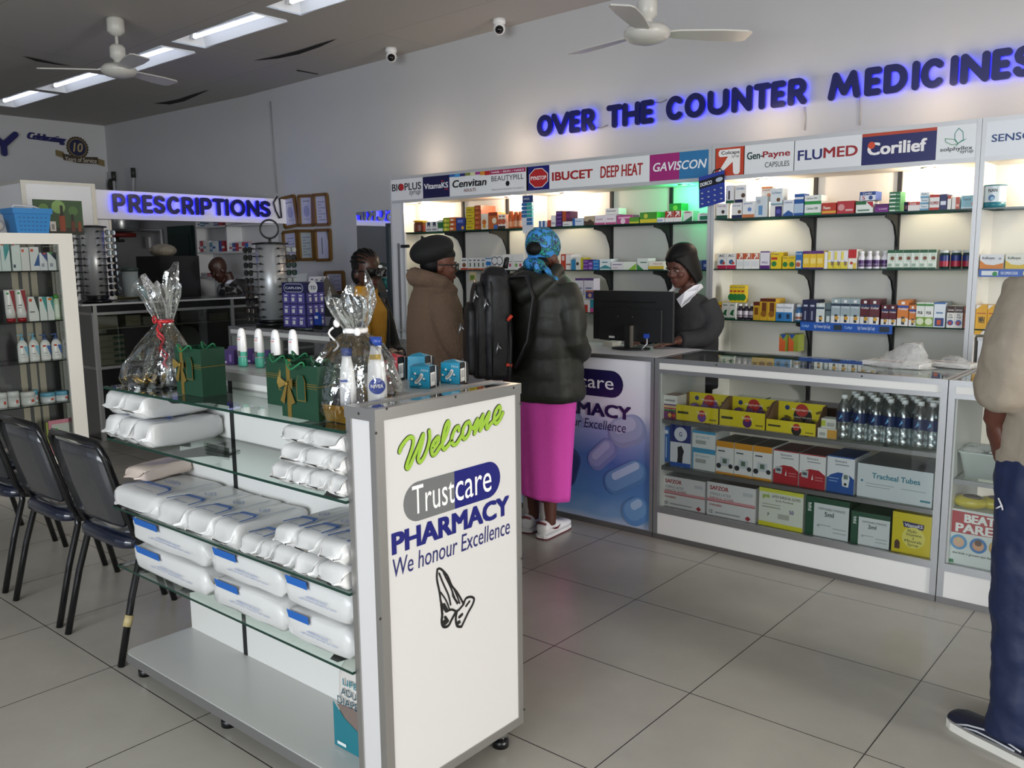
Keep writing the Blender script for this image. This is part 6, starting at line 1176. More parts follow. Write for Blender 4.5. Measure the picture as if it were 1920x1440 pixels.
b = MB(); fr = frame_px('x', CX-.012, (24, 459), (106, 457), (25, 445)); b.text(fr, 'Cosmetics', 0, 0, 1, 1, M('1c2426', .4), .03, 0, .001)
fr = Fr((XB+.03, 0, 0), (0, 1, 0), (0, 0, 1), (1, 0, 0)); p = px(30, 500, XB+.03); q = px(112, 478, XB+.03); b.text(fr, 'Body care', p.y, p.z, q.y, q.z, M('9a9c9c', .5), .02); b.build('lettering', cab)
def xrow(items, ox, oy, sc, x, zs, place, d=.06):
    for it in items:
        x0, x1, yt, n, kind, face, dec, desc = it[:8]; opt = it[8] if len(it) > 8 else {}
        ya = px(ox+x0/sc, oy+yt/sc, x).y; yb = px(ox+x1/sc, oy+yt/sc, x).y; zt = px(ox+(x0+x1)/2/sc, oy+yt/sc, x).z; W = (yb-ya)/n; H = max(.02, zt-zs)
        for i in range(n):
            yc = ya+W*(i+.5); lab = (ORD[i]+' of '+ORD_N[n]+' ' if n > 1 else '')+desc+' '+place; g = desc if n > 1 else None; xx = x-opt.get('xo', 0)
            if kind == 'b': pbox('cosmetic_box', xx, yc, zs+.001, W*.95, d, H, face, lab, dec, opt.get('side'), opt.get('top'), 'cosmetic box', g, PI/2)
            elif kind == 'tube':
                t = thing('cream_tube', lab, 'cream tube', (xx-.03, yc, zs), g); b = MB(); b.lathe((xx-.03, yc), [(W*.42, zs+H*.12), (W*.46, zs+H*.3), (W*.48, zs+H*.97), (W*.48, zs+H)], M(face, .3), 16, sx=.55)
                fr = Fr((xx-.03+W*.30, yc, zs), (0, 1, 0), (0, 0, 1), (1, 0, 0)); decos(b, Fr((xx-.03+W*.27, yc-W*.4, zs), (0, 1, 0), (0, 0, 1), (1, 0, 0)), dec, .001, W*.8, H); b.build('tube', t)
                c = MB(); c.lathe((xx-.03, yc), [(W*.40, zs+.001), (W*.42, zs+H*.12)], M(opt['cap'], .3), 16, sx=.6); c.build('cap', t)
            elif kind == 'pump':
                t = thing('pump_bottle', lab, 'pump bottle', (xx-.03, yc, zs), g); cx_ = xx-.03; b = MB(); r_ = W*.46; hb = H*.74
                b.lathe((cx_, yc), [(r_*.96, zs+.001), (r_, zs+.008), (r_, zs+hb*.72), (r_*.9, zs+hb*.85), (r_*.42, zs+hb)], M(face, .3), 18, sx=.55); decos(b, Fr((cx_+r_*.58, yc-r_*.8, zs), (0, 1, 0), (0, 0, 1), (1, 0, 0)), dec, .001, r_*1.6, hb*.75); b.build('body', t)
                c = MB(); c.lathe((cx_, yc), [(r_*.44, zs+hb), (r_*.44, zs+hb*1.08), (r_*.15, zs+hb*1.1), (r_*.15, zs+hb*1.2), (r_*.3, zs+hb*1.21), (r_*.3, zs+hb*1.27)], M(opt['cap'], .3), 14); c.bar((cx_, yc, zs+hb*1.24), (cx_, yc-r_*.95, zs+hb*1.22), .008, .007, M(opt['cap'], .3)); c.build('pump', t)
            elif kind == 'o': bottle('lotion_bottle', xx-.03, yc, zs+.001, W*.46, H, face, opt.get('cap', 'f0f0f0'), lab, dec, 'bottle', g, opt.get('neck', .5), opt.get('sh', .7))
            elif kind == 'jar':
                t = thing('cream_jar', lab, 'cream jar', (xx-.05, yc, zs), g); b = MB(); r_ = W*.48; b.lathe((xx-.05, yc), [(r_*.94, zs+.001), (r_, zs+.006), (r_, zs+H*.62)], M(face, .3), 20)
                b.rect(Fr((xx-.05+r_*1.01, yc, zs), (0, 1, 0), (0, 0, 1), (1, 0, 0)), r_*.1, H*.25, r_*.45, H*.45, M('c8402c', .4), .001); b.build('jar', t)
                c = MB(); c.lathe((xx-.05, yc), [(r_*1.02, zs+H*.62), (r_*1.02, zs+H*.94), (r_*.9, zs+H)], M(opt['cap'], .3), 20); c.build('lid', t)
OC = (0, 400, 3.0); XF = CX-.075; TG = r(.1, .8, .4, .92, 'd8502c')
A = [(-60, 48, 145, 2, 'b', 'd9e6e4', [('p', [(.4, .3), (1, .7), (1, 1), (.3, 1)], '3f9a9c'), TG], 'tall white and teal box', {}), (56, 108, 145, 1, 'b', 'dfe8e6', [('p', [(0, .75), (.6, .95), (.3, 1), (0, 1)], '3f9a9c'), TG, r(.1, .1, .35, .2, '3a4a5a')], 'tall white box with a teal corner', {}),
     (112, 160, 192, 1, 'b', 'e6e4e2', [TG], 'plain white box with a price sticker', {}), (162, 216, 190, 1, 'b', 'e8e8ea', [('p', [(.35, .2), (1, .2), (1, .75)], '2f5a9c'), TG], 'white box with a blue triangle', {}),
     (218, 262, 222, 1, 'b', 'e4e6ec', [('p', [(.2, 1), (1, 1), (1, .5)], '2f4a8c'), r(.5, .9, .9, 1, 'c8402c'), r(.2, .2, .6, .4, 'a0a4b0')], 'white and navy box with a red tag', {}), (264, 312, 220, 1, 'b', 'e4e8ea', [('p', [(.2, 1), (1, 1), (1, .55)], '23283c'), r(.2, .92, .6, 1, '3aa04a'), r(.2, .2, .6, .4, 'a0a4b0')], 'white and black box with a green tag', {}),
     (314, 360, 222, 1, 'b', 'e8eae6', [('p', [(.5, 1), (1, 1), (1, .3)], '4aa89a'), r(.1, .9, .5, 1, 'd8502c')], 'white and mint box by the frame', {})]
xrow(A, *OC, XF, CZ[0], 'on the top cabinet shelf')
RW = [('p', [(.45, .98), (1, .98), (1, .2)], '9a1f2e'), r(.1, .86, .35, .92, '3aa04a'), r(.1, .5, .5, .53, '6a6a70'), r(.1, .42, .4, .45, 'a0a0a4')]
A = [(25, 150, 430, 2, 'tube', 'e8e4e2', RW, 'white and crimson cream tube', dict(cap='9a1522')), (154, 212, 470, 1, 'b', 'e6e6e4', [('p', [(.6, 1), (1, 1), (1, .35)], '26302f'), TG, r(.1, .35, .6, .4, '6a6a6c')], 'white and black box', {}),
     (216, 258, 470, 1, 'b', 'e4e8e6', [('p', [(.4, 1), (1, 1), (1, .3)], '3a9a96'), TG], 'white and teal box, wider one,', {}), (260, 298, 470, 1, 'b', 'e4e8e6', [('p', [(.4, 1), (1, 1), (1, .3)], '3a9a96'), r(.2, .85, .8, .95, 'd8802c')], 'white and teal box, slim one,', {}),
     (300, 385, 458, 2, 'o', 'cfe0c4', [(.1, .6, 'dfe8da')], 'pale bottle with a green cap', dict(cap='4a9a3a', neck=.6, sh=.72))]
xrow(A, *OC, XF, CZ[1], 'on the second cabinet shelf')
PB1 = lambda c: [('p', [(.5, .95), (1, .95), (1, .3)], c), r(.1, .88, .42, 1, 'c8402c'), r(.15, .45, .6, .49, '8a8a90'), r(.15, .3, .7, .33, 'b0b0b4')]
A = [(95, 224, 668, 2, 'pump', 'e9e8e6', PB1('7fb8d4'), 'white pump bottle with a sky-blue pump', dict(cap='7fb4cc')), (225, 350, 668, 2, 'pump', 'e9e8e6', PB1('3a62a8'), 'white pump bottle with a navy pump', dict(cap='4a5f96')), (350, 402, 660, 1, 'pump', 'e9e8e6', PB1('8a2a34'), 'white pump bottle with a white pump', dict(cap='e6e4e2'))]
xrow(A, *OC, XF, CZ[2], 'on the third cabinet shelf')
A = [(-20, 122, 1008, 2, 'jar', 'e6e6e4', [], 'white cream jar at the far end', dict(cap='e6e6e6')), (126, 212, 1005, 1, 'jar', 'e6e6e4', [], 'wide white cream jar', dict(cap='e8e8e6')), (214, 250, 1000, 1, 'jar', 'dfe6ea', [], 'blue-lidded jar set back', dict(cap='5fa8c8', xo=.07)), (240, 402, 1005, 2, 'jar', 'dfe4e8', [], 'white cream jar with a blue lid', dict(cap='6fb0cc'))]
xrow(A, *OC, XF, CZ[3], 'on the lowest cabinet shelf')
b = MB(); p0, p1 = px(97, 862, CX-.10), px(144, 782, CX-.10); z0_, z1_ = .125, p1.z
b.box(CX-.112, p0.y, z0_, CX-.10, p1.y, z1_, M('d88a9c', .4)); b.box(CX-.101, p0.y+.02, z0_+.02, CX-.099, p1.y, z1_-.03, M('c9ccc6', .35)); b.box(CX-.12, p0.y-.012, z0_, CX-.113, p1.y-.03, z1_-.01, M('9aa84a', .4)); b.rect(Fr((CX-.098, p0.y, z0_), (0, 1, 0), (0, 0, 1)), .03, z1_-z0_-.08, .06, z1_-z0_-.06, M('3ad03a'), .001)
tag(b.build('writing_board'), 'pink-edged white board leaning at the bottom of the cosmetics cabinet', 'board')
# on the cabinet: baskets, poster, wrapped pack
def basket(label, z, s, first):
    y0, y1 = px(22, 400, CX-.06).y, px(96, 400, CX-.06).y; x0, x1 = CX-.26, CX-.04
    t = thing('shopping_basket', label, 'basket', ((x0+x1)/2, (y0+y1)/2, z), 'nested blue baskets'); BL = M('2a7fc0', .4); b = MB(); h = .155
    def rc(f, zz): return [V(((x0+x1)/2+sx*(x1-x0)/2*f, (y0+y1)/2+sy*(y1-y0)/2*f, z+zz)) for sx, sy in ((-1, -1), (1, -1), (1, 1), (-1, 1))]
    b.rings([rc(.80, .0), rc(.93, h*.86), rc(1.0, h*.87), rc(1.01, h), rc(.97, h), rc(.9, h*.86), rc(.77, .006)], BL, True, False); b.build('bin', t)
    if first:
        c = MB()
        for i in range(7):
            for j in range(4):
                f = .82+.1*(j/3); zz = z+.02+j*.028; yy = (y0+y1)/2+(y1-y0)*.36*(i-3)/3*f; xx = (x0+x1)/2+(x1-x0)/2*(.80+.13*(zz-z)/(h*.86))+.0007
                c.box(xx-.001, yy-.007, zz, xx+.0006, yy+.007, zz+.007, M('1c5a92', .5))
        c.build('vent', t)
    return t
basket('lower blue plastic basket of the nested pair on the cosmetics cabinet', ZT+.001, 1, True); bk = basket('upper blue plastic basket of the nested pair, its rim showing', ZT+.018, 1, False)
b = MB(); y0, y1 = px(22, 400, CX-.06).y, px(96, 400, CX-.06).y; P = [(CX-.15, y0+.03, ZT+.17), (CX-.15, y0+.05, ZT+.195), (CX-.15, y1-.08, ZT+.19), (CX-.15, y1-.03, ZT+.172)]; b.tube(P, .007, M('c8ccd4', .4), 8); b.build('handle', bk)
XP = CX-.30; q = [px(u, v, XP) for u, v in ((66, 428), (157, 428), (153, 377), (70, 373))]; y0, y1 = q[0].y, q[1].y; z0, z1 = ZT+.001, q[2].z
b = MB(); b.box(XP-.012, y0, z0, XP, y1, z1, M('2f4a2c', .35)); fr = Fr((XP, y0, z0), (0, 1, 0), (0, 0, 1), (1, 0, 0)); W_, H_ = y1-y0, z1-z0
decos(b, fr, [dd(.2, .75, .1, '5a7a3a'), dd(.5, .8, .14, '7a9a5a'), dd(.8, .7, .1, '4a6a3a'), r(0, 0, 1, .2, '1c2018'), r(.5, .1, .62, .55, '8a3a1c'), r(.53, .55, .59, .85, '1c1a18'), r(.74, .1, .82, .4, '5a2a1a'), r(.755, .4, .805, .6, '1c1a18'), r(.88, .1, .95, .38, '7a3a22'), r(.3, .1, .42, .38, 'd8d0c8'), r(.33, .14, .39, .3, '8a8a88')], .001, W_, H_)
tag(b.build('poster_board'), 'dark green poster of amber bottles standing on the cosmetics cabinet', 'poster')
b = MB(); y1 = px(14, 415, CX-.1).y; b.ell((CX-.16, y1-.09, ZT+.055), .06, .09, .055, M('cfc4bc', .25, bump=(30, .6, .006)), 14, 10); tag(b.build('wrapped_pack'), 'crumpled clear wrapped pack beside the blue baskets', 'pack')
# ================================================================== PRESCRIPTION COUNTER
RX = -4.244; RD = -4.78; RZ = 1.178; RY0 = -.47; RY1 = 1.78; NIGHT = M('0e0f11', .25)
t = thing('dispensary_counter', 'black and aluminium dispensary counter with tinted glass under the prescriptions sign', 'counter', ((RX+RD)/2, .65, 0))
b = MB(); b.box(RD, RY0-.09, RZ-.014, RX+.02, RY1, RZ, M('1c1c1e', .25)); b.box(RX+.02, RY0-.09, RZ-.014, RX+.03, RY1, RZ+.001, ALUW).box(RD, RY0-.10, RZ-.014, RX+.03, RY0-.09, RZ+.001, ALUW); b.build('worktop', t)
b = MB(); b.box(RX-.02, RY0, RZ-.075, RX, RY1, RZ-.014, NIGHT).box(RD, RY0, RZ-.075, RX-.02, RY0+.01, RZ-.014, NIGHT); b.build('fascia', t)
zr = px(250, 682, RX).z
b = MB(); b.box(RX-.02, RY0+.03, RZ-.098, RX+.002, RY1, RZ-.075, ALU).box(RX-.02, RY0+.03, zr-.024, RX+.002, RY1, zr, ALU).box(RD, RY0-.002, zr-.024, RX-.03, RY0+.012, zr, ALUD).box(RD, RY0-.002, RZ-.098, RX-.03, RY0+.012, RZ-.075, ALUD); b.build('rail', t)
for y in (RY0, px(437, 650, RX).y):
    b = MB(); b.box(RX-.03, y, 0, RX+.004, y+.032, RZ-.014, ALU); b.build('post', t)
b = MB(); b.add([(RX-.006, RY0+.03, zr), (RX-.006, RY1, zr), (RX-.006, RY1, RZ-.098), (RX-.006, RY0+.03, RZ-.098)], [(0, 1, 2, 3)], DARKG); b.build('tinted_glass', t)
b = MB(); b.box(RX-.02, RY0+.03, .02, RX-.01, RY1, zr-.024, NIGHT).box(RD, RY0+.002, .02, RX-.03, RY0+.008, zr-.024, NIGHT).box(RD, RY0+.002, zr, RX-.03, RY0+.008, RZ-.098, M('16181b', .12)); b.build('kick_panel', t)
b = MB(); b.box(RD, RY0+.02, .02, RD+.015, RY1, RZ-.014, M('5a5a56', .5)).box(RD, RY0+.03, zr-.02, RX-.02, RY1, zr, LAM).box(RD+.015, RY0+.03, .95, RX-.06, RY1, .962, M('b8b6aa', .5)); b.build('carcass', t)
for i, (u0, u1, v0, v1) in enumerate(((181, 219, 590, 611), (236, 263, 590, 608), (269, 298, 592, 605), (306, 330, 606, 596), (392, 428, 585, 588))):
    x = RX-.12; a_, c_ = px(u0, v1, x), px(u1, v0, x); pbox('drawer_box', x, (a_.y+c_.y)/2, .963, abs(c_.y-a_.y), .2, max(.03, min(.10, c_.z-.963)), ['b4ae9c', 'b0aa98', 'a8a698', '8a8878', 'a4a294'][i], ORD[i]+' pale box from the corner post on the upper dispensary counter shelf', (), None, None, 'box', None, PI/2)
for k in range(5):
    x = RX-.10; a_, c_ = px(184, 680, x), px(236, 680, x); h_ = .052; pbox('tablet_carton', x, (a_.y+c_.y)/2, zr+.001+k*h_, c_.y-a_.y, .2, h_*.95, 'b8b8aa', ORD[k]+' carton up in the stack behind the tinted dispensary glass', [r(.6, .2, 1, .7, '4a6a58')], None, None, 'carton', 'stacked cartons behind tinted glass', PI/2)
# things on and behind the counter
p = pz(247, 560, RZ); t = thing('water_jug', 'clear plastic water jug with a grey lid on the dispensary counter', 'jug', tuple(p)); JM = M('b9c4c6', .25)
b = MB(); k_ = (pd(265, 540, 1)-pd(229, 540, 1)).length*((p-CAM).dot(FW)); rj = k_*.40; hj = .30
b.lathe((p.x, p.y), [(rj*.85, RZ+.001), (rj*.9, RZ+.01), (rj, RZ+hj*.86)], JM, 20); b.build('jug', t)
b = MB(); b.lathe((p.x, p.y), [(rj*1.05, RZ+hj*.86), (rj*1.08, RZ+hj*.96), (rj*.6, RZ+hj)], M('4a5a58', .4), 20); b.build('lid', t)
b = MB(); d = -RT; q0 = V((p.x, p.y, 0))+d*rj*.95; b.tube(smooth([(q0.x, q0.y, RZ+hj*.82), (q0.x+d.x*.07, q0.y+d.y*.07, RZ+hj*.84), (q0.x+d.x*.08, q0.y+d.y*.08, RZ+hj*.5), (q0.x+d.x*.03, q0.y+d.y*.03, RZ+hj*.28)], 3) if False else [(q0.x, q0.y, RZ+hj*.84), (q0.x+d.x*.06, q0.y+d.y*.06, RZ+hj*.86), (q0.x+d.x*.08, q0.y+d.y*.08, RZ+hj*.7), (q0.x+d.x*.075, q0.y+d.y*.075, RZ+hj*.45), (q0.x+d.x*.01, q0.y+d.y*.01, RZ+hj*.28)], .012, JM, 8); b.build('handle', t)
p = pz(285, 558, RZ); bottle('plastic_cup', p.x-.1, p.y+.05, RZ+.001, .06, .13, '1f5fa8', '1f5fa8', 'blue plastic cup behind the red-ribboned gift wrap', (), 'cup', None, .98, .85)
p = pz(271, 560, RZ); bottle('tumbler', p.x, p.y, RZ+.001, .035, .12, '3a9a94', '3a9a94', 'teal tumbler beside the water jug', (), 'cup', None, .98, .85)
p = pz(222, 560, RZ); b = MB(); b.lathe((p.x, p.y), [(.2, RZ+.001), (.24, RZ+.02), (.23, RZ+.018), (.19, RZ+.006)], M('5c5420', .4), 24, sy=1.2); tag(b.build('serving_tray'), 'olive serving tray under the water jug', 'tray')
# refrigerator
fx = -5.65; y0 = px(300, 480, fx).y; y1 = px(373, 485, fx).y; zf = px(300, 480, fx).z; x2 = py(255, 483, y0).x
t = thing('refrigerator', 'black refrigerator standing behind the dispensary counter', 'refrigerator', ((fx+x2)/2, (y0+y1)/2, 0))
b = MB(); b.box(x2, y0, .03, fx-.04, y1, zf, M('16171a', .3)); b.build('cabinet', t)
b = MB(); b.box(fx-.036, y0, .05, fx, y1, zf, M('2b2b2f', .35)); dr = b.build('door', t)
b = MB(); b.box(fx, y0+.03, .9, fx+.02, y0+.05, 1.3, M('3a3a3e', .3, .6)); b.build('handle', dr)
b = MB(); c = px(285, 478, fx-.2); b.ell((fx-.25, y0+.17, zf+.06), .16, .14, .075, M('b4aa98', .35, bump=(14, .9, .03)), 16, 10); tag(b.build('plastic_bag'), 'crumpled beige plastic bag lying on the refrigerator', 'plastic bag')
# green door, geyser, pipes
xa, xb = py(320, 430, WB).x, py(365, 430, WB).x; zd = py(340, 424, WB).z
b = MB(); b.box(xa, WB-.05, 0, xb, WB-.01, zd, M('1f3a36', .5)); d_ = struct(b.build('door_1')); b = MB(); b.box(xa+.05, WB-.058, .12, xb-.05, WB-.05, zd-.1, M('1c332f', .5)); b.build('panel', d_)
c = py(222, 420, WB-.30); gx, gy = c.x, WB-.30; zg = py(222, 433, gy-.1).z
t = thing('geyser', 'silver water heater on the wall behind the prescriptions sign', 'water heater', (gx, gy, zg)); b = MB(); b.lathe((gx, gy), [(.15, zg-.01), (.24, zg), (.25, zg+.03), (.25, 2.3), (.2, 2.34)], M('a9adb0', .25, .8), 24); b.build('tank', t)
b = MB(); b.lathe((gx, gy), [(.2, zg-.07), (.2, zg-.02)], M('7a2420', .5), 20); b.tube([(gx+.05, gy-.05, zg), (gx+.05, gy-.05, zg-.12), (gx+.3, gy-.1, zg-.12)], .02, M('3a3a36', .5), 8); b.build('valve', t)
def pipe(label, pts, r_=.018):
    b = MB(); b.tube(pts, r_, M('b9bbc0', .45), 8); t = tag(b.build('pipe'), label, 'pipe'); return t
yy = WB-.03; pp = [py(u, v, yy) for u, v in ((250, 330), (250, 432), (302, 432), (305, 480))]; t = pipe('white pipe rising above the fascia and bending beside the green door', [pp[0], pp[1], pp[2], pp[3]])
b = MB(); b.lathe((pp[0].x, yy, pp[0].z), [(.028, -.02), (.028, .1)], M('2a2c28', .5), 12); b.build('cap', t)
a_ = py(213, 335, yy); t = pipe('white pipe end with a dark cap standing up behind the fascia, by the wall corner', [a_, V((a_.x, yy, 2.0))]); b = MB(); b.lathe((a_.x, yy, a_.z), [(.028, -.03), (.028, .09)], M('2a2c28', .5), 12).ell((a_.x-.10, yy, a_.z-.08), .06, .03, .09, M('2c2a26', .6), 10, 8); b.build('cap', t)
pipe('thin grey pipe running down to a tap behind the water jug', [py(213, 440, yy), py(214, 500, yy), py(228, 505, yy), py(232, 520, yy)], .012)
b = MB(); c = py(276, 455, yy); b.box(c.x-.04, WB-.03, c.z-.07, c.x+.04, WB-.002, c.z+.07, M('c8cacc', .4)); tag(b.build('wall_switch'), 'small white wall switch above the refrigerator', 'switch')
# dispensary shelves
xa, xb = py(366, 420, WB-.2).x, -4.80; SW = M('d3d4d6', .45); t = thing('dispensary_shelves', 'white medicine shelves on the wall behind the bald dispenser', 'shelves', ((xa+xb)/2, WB-.1, .9))
zs_ = [py(u, v, WB-.2).z for u, v in ((440, 421), (440, 471), (400, 519))]
b = MB(); b.box(xa, WB-.012, .6, xb, WB-.002, 2.18, SW); b.build('back_panel', t)
for x_ in (xa,): b = MB(); b.box(x_, WB-.2, .6, x_+.02, WB-.012, 2.18, SW); b.build('side_panel', t)
b = MB(); xd = py(424, 445, WB-.2).x; b.box(xd, WB-.2, zs_[1], xd+.02, WB-.012, 2.18, SW); b.build('divider', t)
for z in zs_+[.85]: b = MB(); b.box(xa+.02, WB-.2, z-.02, xb, WB-.012, z, SW); b.build('shelf', t)
pc = ['d8d4d8', 'a83a44', 'e0dcdc', '3a6ab0', 'd8e0e4', 'b84a5a', 'e4e4e0', '6a9ab8', 'c8c4d0', '4a5a9a', 'e0e0dc', 'b8506a', 'd4dce0']
def tiny(u0, u1, v0, n, z, place, off):
    for i in range(n):
        ua, ub = u0+(u1-u0)*i/n, u0+(u1-u0)*(i+1)/n; x0, x1 = py(ua, 460, WB-.18).x, py(ub, 460, WB-.18).x; h_ = py((ua+ub)/2, v0+rnd.uniform(-1.5, 2), WB-.18).z-z
        pbox('medicine_box', (x0+x1)/2, WB-.185, z+.001, (x1-x0)*.92, .1, h_, pc[(i*5+off) % 13], 'small medicine box, '+ORD[i]+' from the green door, '+place, [r(0, .3, 1, .5, pc[(i*3+off+1) % 13])], None, None, 'medicine box', 'small boxes on the dispensary shelves')
tiny(370, 422, 453, 9, zs_[1], 'near bay of the middle dispensary shelf', 0); tiny(430, 478, 455, 8, zs_[1], 'far bay of the middle dispensary shelf', 4); tiny(370, 420, 413, 6, zs_[0], 'top dispensary shelf', 2); tiny(376, 412, 513, 4, zs_[2], 'lowest dispensary shelf', 6)
# framed certificates
FG, PAP = M('7a5a2c', .35, .3), M('c9cbe0', .5)
CER = [([(535, 427), (559, 422), (551, 367), (527, 373)], 'top-row gilt certificate hanging askew beside the prescriptions sign'), ([(563, 423), (587, 422), (586, 367), (560, 368)], 'middle gilt certificate of the top row'), ([(592, 422), (617, 421), (612, 364), (588, 366)], 'gilt certificate with lines of print, top row towards the mirror'),
       ([(535, 490), (559, 487), (556, 433), (531, 436)], 'lower-row gilt certificate behind the sunglasses spinner'), ([(564, 487), (589, 486), (586, 433), (560, 433)], 'middle gilt certificate of the lower row, greenish paper'), ([(594, 488), (620, 487), (618, 431), (591, 432)], 'gilt certificate with a slipped paper, lower row towards the mirror'), ([(613, 550), (645, 548), (643, 510), (610, 511)], 'small gilt certificate standing low beside the brown paper cone')]
for i, (q, lab) in enumerate(CER):
    Q = [py(u, v, WB-.02) for u, v in q]; t = thing('framed_certificate', lab, 'framed certificate', tuple((Q[0]+Q[1]+Q[2]+Q[3])/4)); b = MB()
    for k in range(4): b.bar(Q[k], Q[(k+1) % 4], .03, .026, FG, (0, 1, 0))
    b.build('frame', t); b = MB(); fr = Fr(Q[0]+V((0, .008, 0)), Q[1]-Q[0], Q[3]-Q[0], (0, -1, 0)); b.poly(fr, [(.0, .0), (1, 0), (1, 1), (0, 1)], M('b9c4c0' if i == 4 else 'c4c6dc', .4), 0)
    if i in (0, 1): b.disc(fr, .5, .48, .22, M('9a9cc4', .5), .2, .001); b.rect(fr, .25, .8, .75, .84, M('8a8aa8'), .001); b.rect(fr, .3, .2, .7, .23, M('9a9ab4'), .001)
    elif i == 5: b.poly(fr, [(.72, 1), (1, 1), (1, .1)], M('6a707c'), .001); b.rect(fr, .38, .2, .43, .75, M('4a4a58'), .001)
    else:
        for k in range(7): b.rect(fr, .2, .15+.1*k, .45 if k % 2 else .75, .18+.1*k, M('8a8aa0'), .001)
    b.build('paper', t)
# mirror
xa, xb = py(668, 400, WB-.012).x, -2.70; za, zb_ = .98, py(668, 398, WB-.012).z
t = thing('wall_mirror', 'tall wall mirror reflecting the prescriptions sign', 'mirror', ((xa+xb)/2, WB-.01, za)); MIR = bpy.data.materials.new('mirror'); MIR.use_nodes = True; pb = MIR.node_tree.nodes['Principled BSDF']; pb.inputs['Metallic'].default_value = 1; pb.inputs['Roughness'].default_value = .0; pb.inputs['Base Color'].default_value = (.75, .78, .8, 1)
b = MB(); b.box(xa, WB-.014, za, xb, WB-.004, zb_, MIR); b.build('mirror_glass', t)
b = MB(); xm = py(727, 470, WB-.05).x; b.box(xm-.02, WB-.05, za, xm+.02, WB-.015, py(724, 425, WB-.05).z, M('3a4448', .4)).box(xm-.02, WB-.05, py(724, 425, WB-.05).z, xb, WB-.015, py(724, 425, WB-.05).z+.03, M('3a4448', .4)); b.build('frame_bar', t)
# ================================================================== SPINNERS AND SMALL STANDS
def glasses(kind):
    t = thing('sunglasses', 'x', 'sunglasses', (0, 0, 0)); LN = M({'dark': '0a0a0c', 'clear': '9aa4aa', 'brown': '2a1c14', 'green': '12302c'}[kind], .1); FRM = M('101012' if kind != 'clear' else '5a5c5e', .25)
    for s in (-1, 1):
        b = MB(); P = [(s*.034+.027*math.copysign(abs(math.cos(a))**.7, math.cos(a)), -.004*abs(math.cos(a)), .020*math.copysign(abs(math.sin(a))**.7, math.sin(a))) for a in [2*PI*k/14 for k in range(14)]]
        b.add([(x, y-.0015, z) for x, y, z in P]+[(x, y+.0015, z) for x, y, z in P], [tuple(range(14)), tuple(range(27, 13, -1))], LN); b.build('lens', t)
    b = MB()
    for s in (-1, 1): b.tube([(s*.034+.028*math.copysign(abs(math.cos(a))**.7, math.cos(a)), 0, .021*math.copysign(abs(math.sin(a))**.7, math.sin(a))) for a in [2*PI*k/14 for k in range(15)]], .0035, FRM, 6, caps=False)
    b.tube([(-.008, 0, .008), (0, 0, .011), (.008, 0, .008)], .003, FRM, 6); b.build('frame', t)
    for s in (-1, 1): b = MB(); b.tube([(s*.062, .002, .012), (s*.066, .05, .012), (s*.05, .125, .004)], .0032, FRM, 6).ell((s*.062, .075, .011), .010, .012, .009, BLKM, 8, 5); b.build('temple', t)
    return t
GL = {}
def put_glasses(kind, loc, rz, label, grp):
    if kind not in GL: o = GL[kind] = glasses(kind); o.location = loc; o.rotation_euler.z = rz; o['label'] = label; o['group'] = grp; return
    dup(GL[kind], loc, label, grp, rz)
def spinner(label, c, R, z0, zp0, zp1, ring, cols, nm):
    x, y = c; t = thing('eyewear_spinner', label, 'eyewear spinner', (x, y, z0)); b = MB()
    b.lathe((x, y), [(R*1.25, z0+.002), (R*1.25, z0+.018), (R*1.0, z0+.03), (R*.95, zp0-.03), (R*1.05, zp0-.02), (R*1.05, zp0)], M('0e0e10', .3), 28); b.build('base', t)
    b = MB(); b.lathe((x, y), [(R, zp0), (R, zp1)], M('c6c8ca', .35, .45), 36); b.build('drum', t)
    b = MB(); b.lathe((x, y), [(R*1.25, zp1), (R*1.27, zp1+.012), (R*.5, zp1+.02)], M('121214', .3), 28)
    b.build('top_disc', t)
    if ring:
        b = MB(); b.tube([(x, y, zp1), (x, y, zp1+.05)], .012, BLKM, 8); rr2 = .075; e = V((RT.x, RT.y, 0)).normalized()
        b.tube([V((x, y, zp1+.05+rr2))+e*(rr2*math.sin(a))+V((0, 0, -rr2*math.cos(a))) for a in [2*PI*k/24 for k in range(25)]], .008, BLKM, 8, caps=False); b.build('ring', t)
    n = 10; v = math.atan2(CAM.y-y, CAM.x-x)
    for ang, kinds, side, rad in cols:
        for k in range(n):
            z = zp1-.045-(zp1-zp0-.06)*k/(n-1); a = v+ang; d = V((math.cos(a), math.sin(a), 0))
            put_glasses(kinds[k], (x+d.x*(R+rad), y+d.y*(R+rad), z), a+PI/2, ORD[k]+' eyewear from the top in the '+side+' column of the '+nm, 'eyewear on the '+nm)
p = V((-3.02, .47, 0)); dpt = (p-CAM).dot(FW); R2 = 26*dpt/FPX
zt2 = (CAM+ray(512, 459)*((p-CAM).length/ray(512, 459).length)).z; zb2 = (CAM+ray(512, 596)*((p-CAM).length/ray(512, 596).length)).z
spinner('silver sunglasses spinner with a black ring on top, behind the blue earring stand', (p.x, p.y), R2, CT, zb2, zt2, True, ((-1.0, ['dark']*5+['brown']*2+['dark', 'brown', 'dark'], 'dispenser-side', .095), (.85, ['clear', 'dark', 'green', 'green', 'clear', 'clear', 'dark', 'dark', 'dark', 'dark'], 'certificate-side', .095)), 'ring-topped spinner')
p = V((-4.50, -.31, 0)); dpt = (p-CAM).dot(FW); R1 = 20*dpt/FPX
zt1 = (CAM+ray(160, 428)*((p-CAM).length/ray(160, 428).length)).z; zb1 = (CAM+ray(160, 553)*((p-CAM).length/ray(160, 553).length)).z
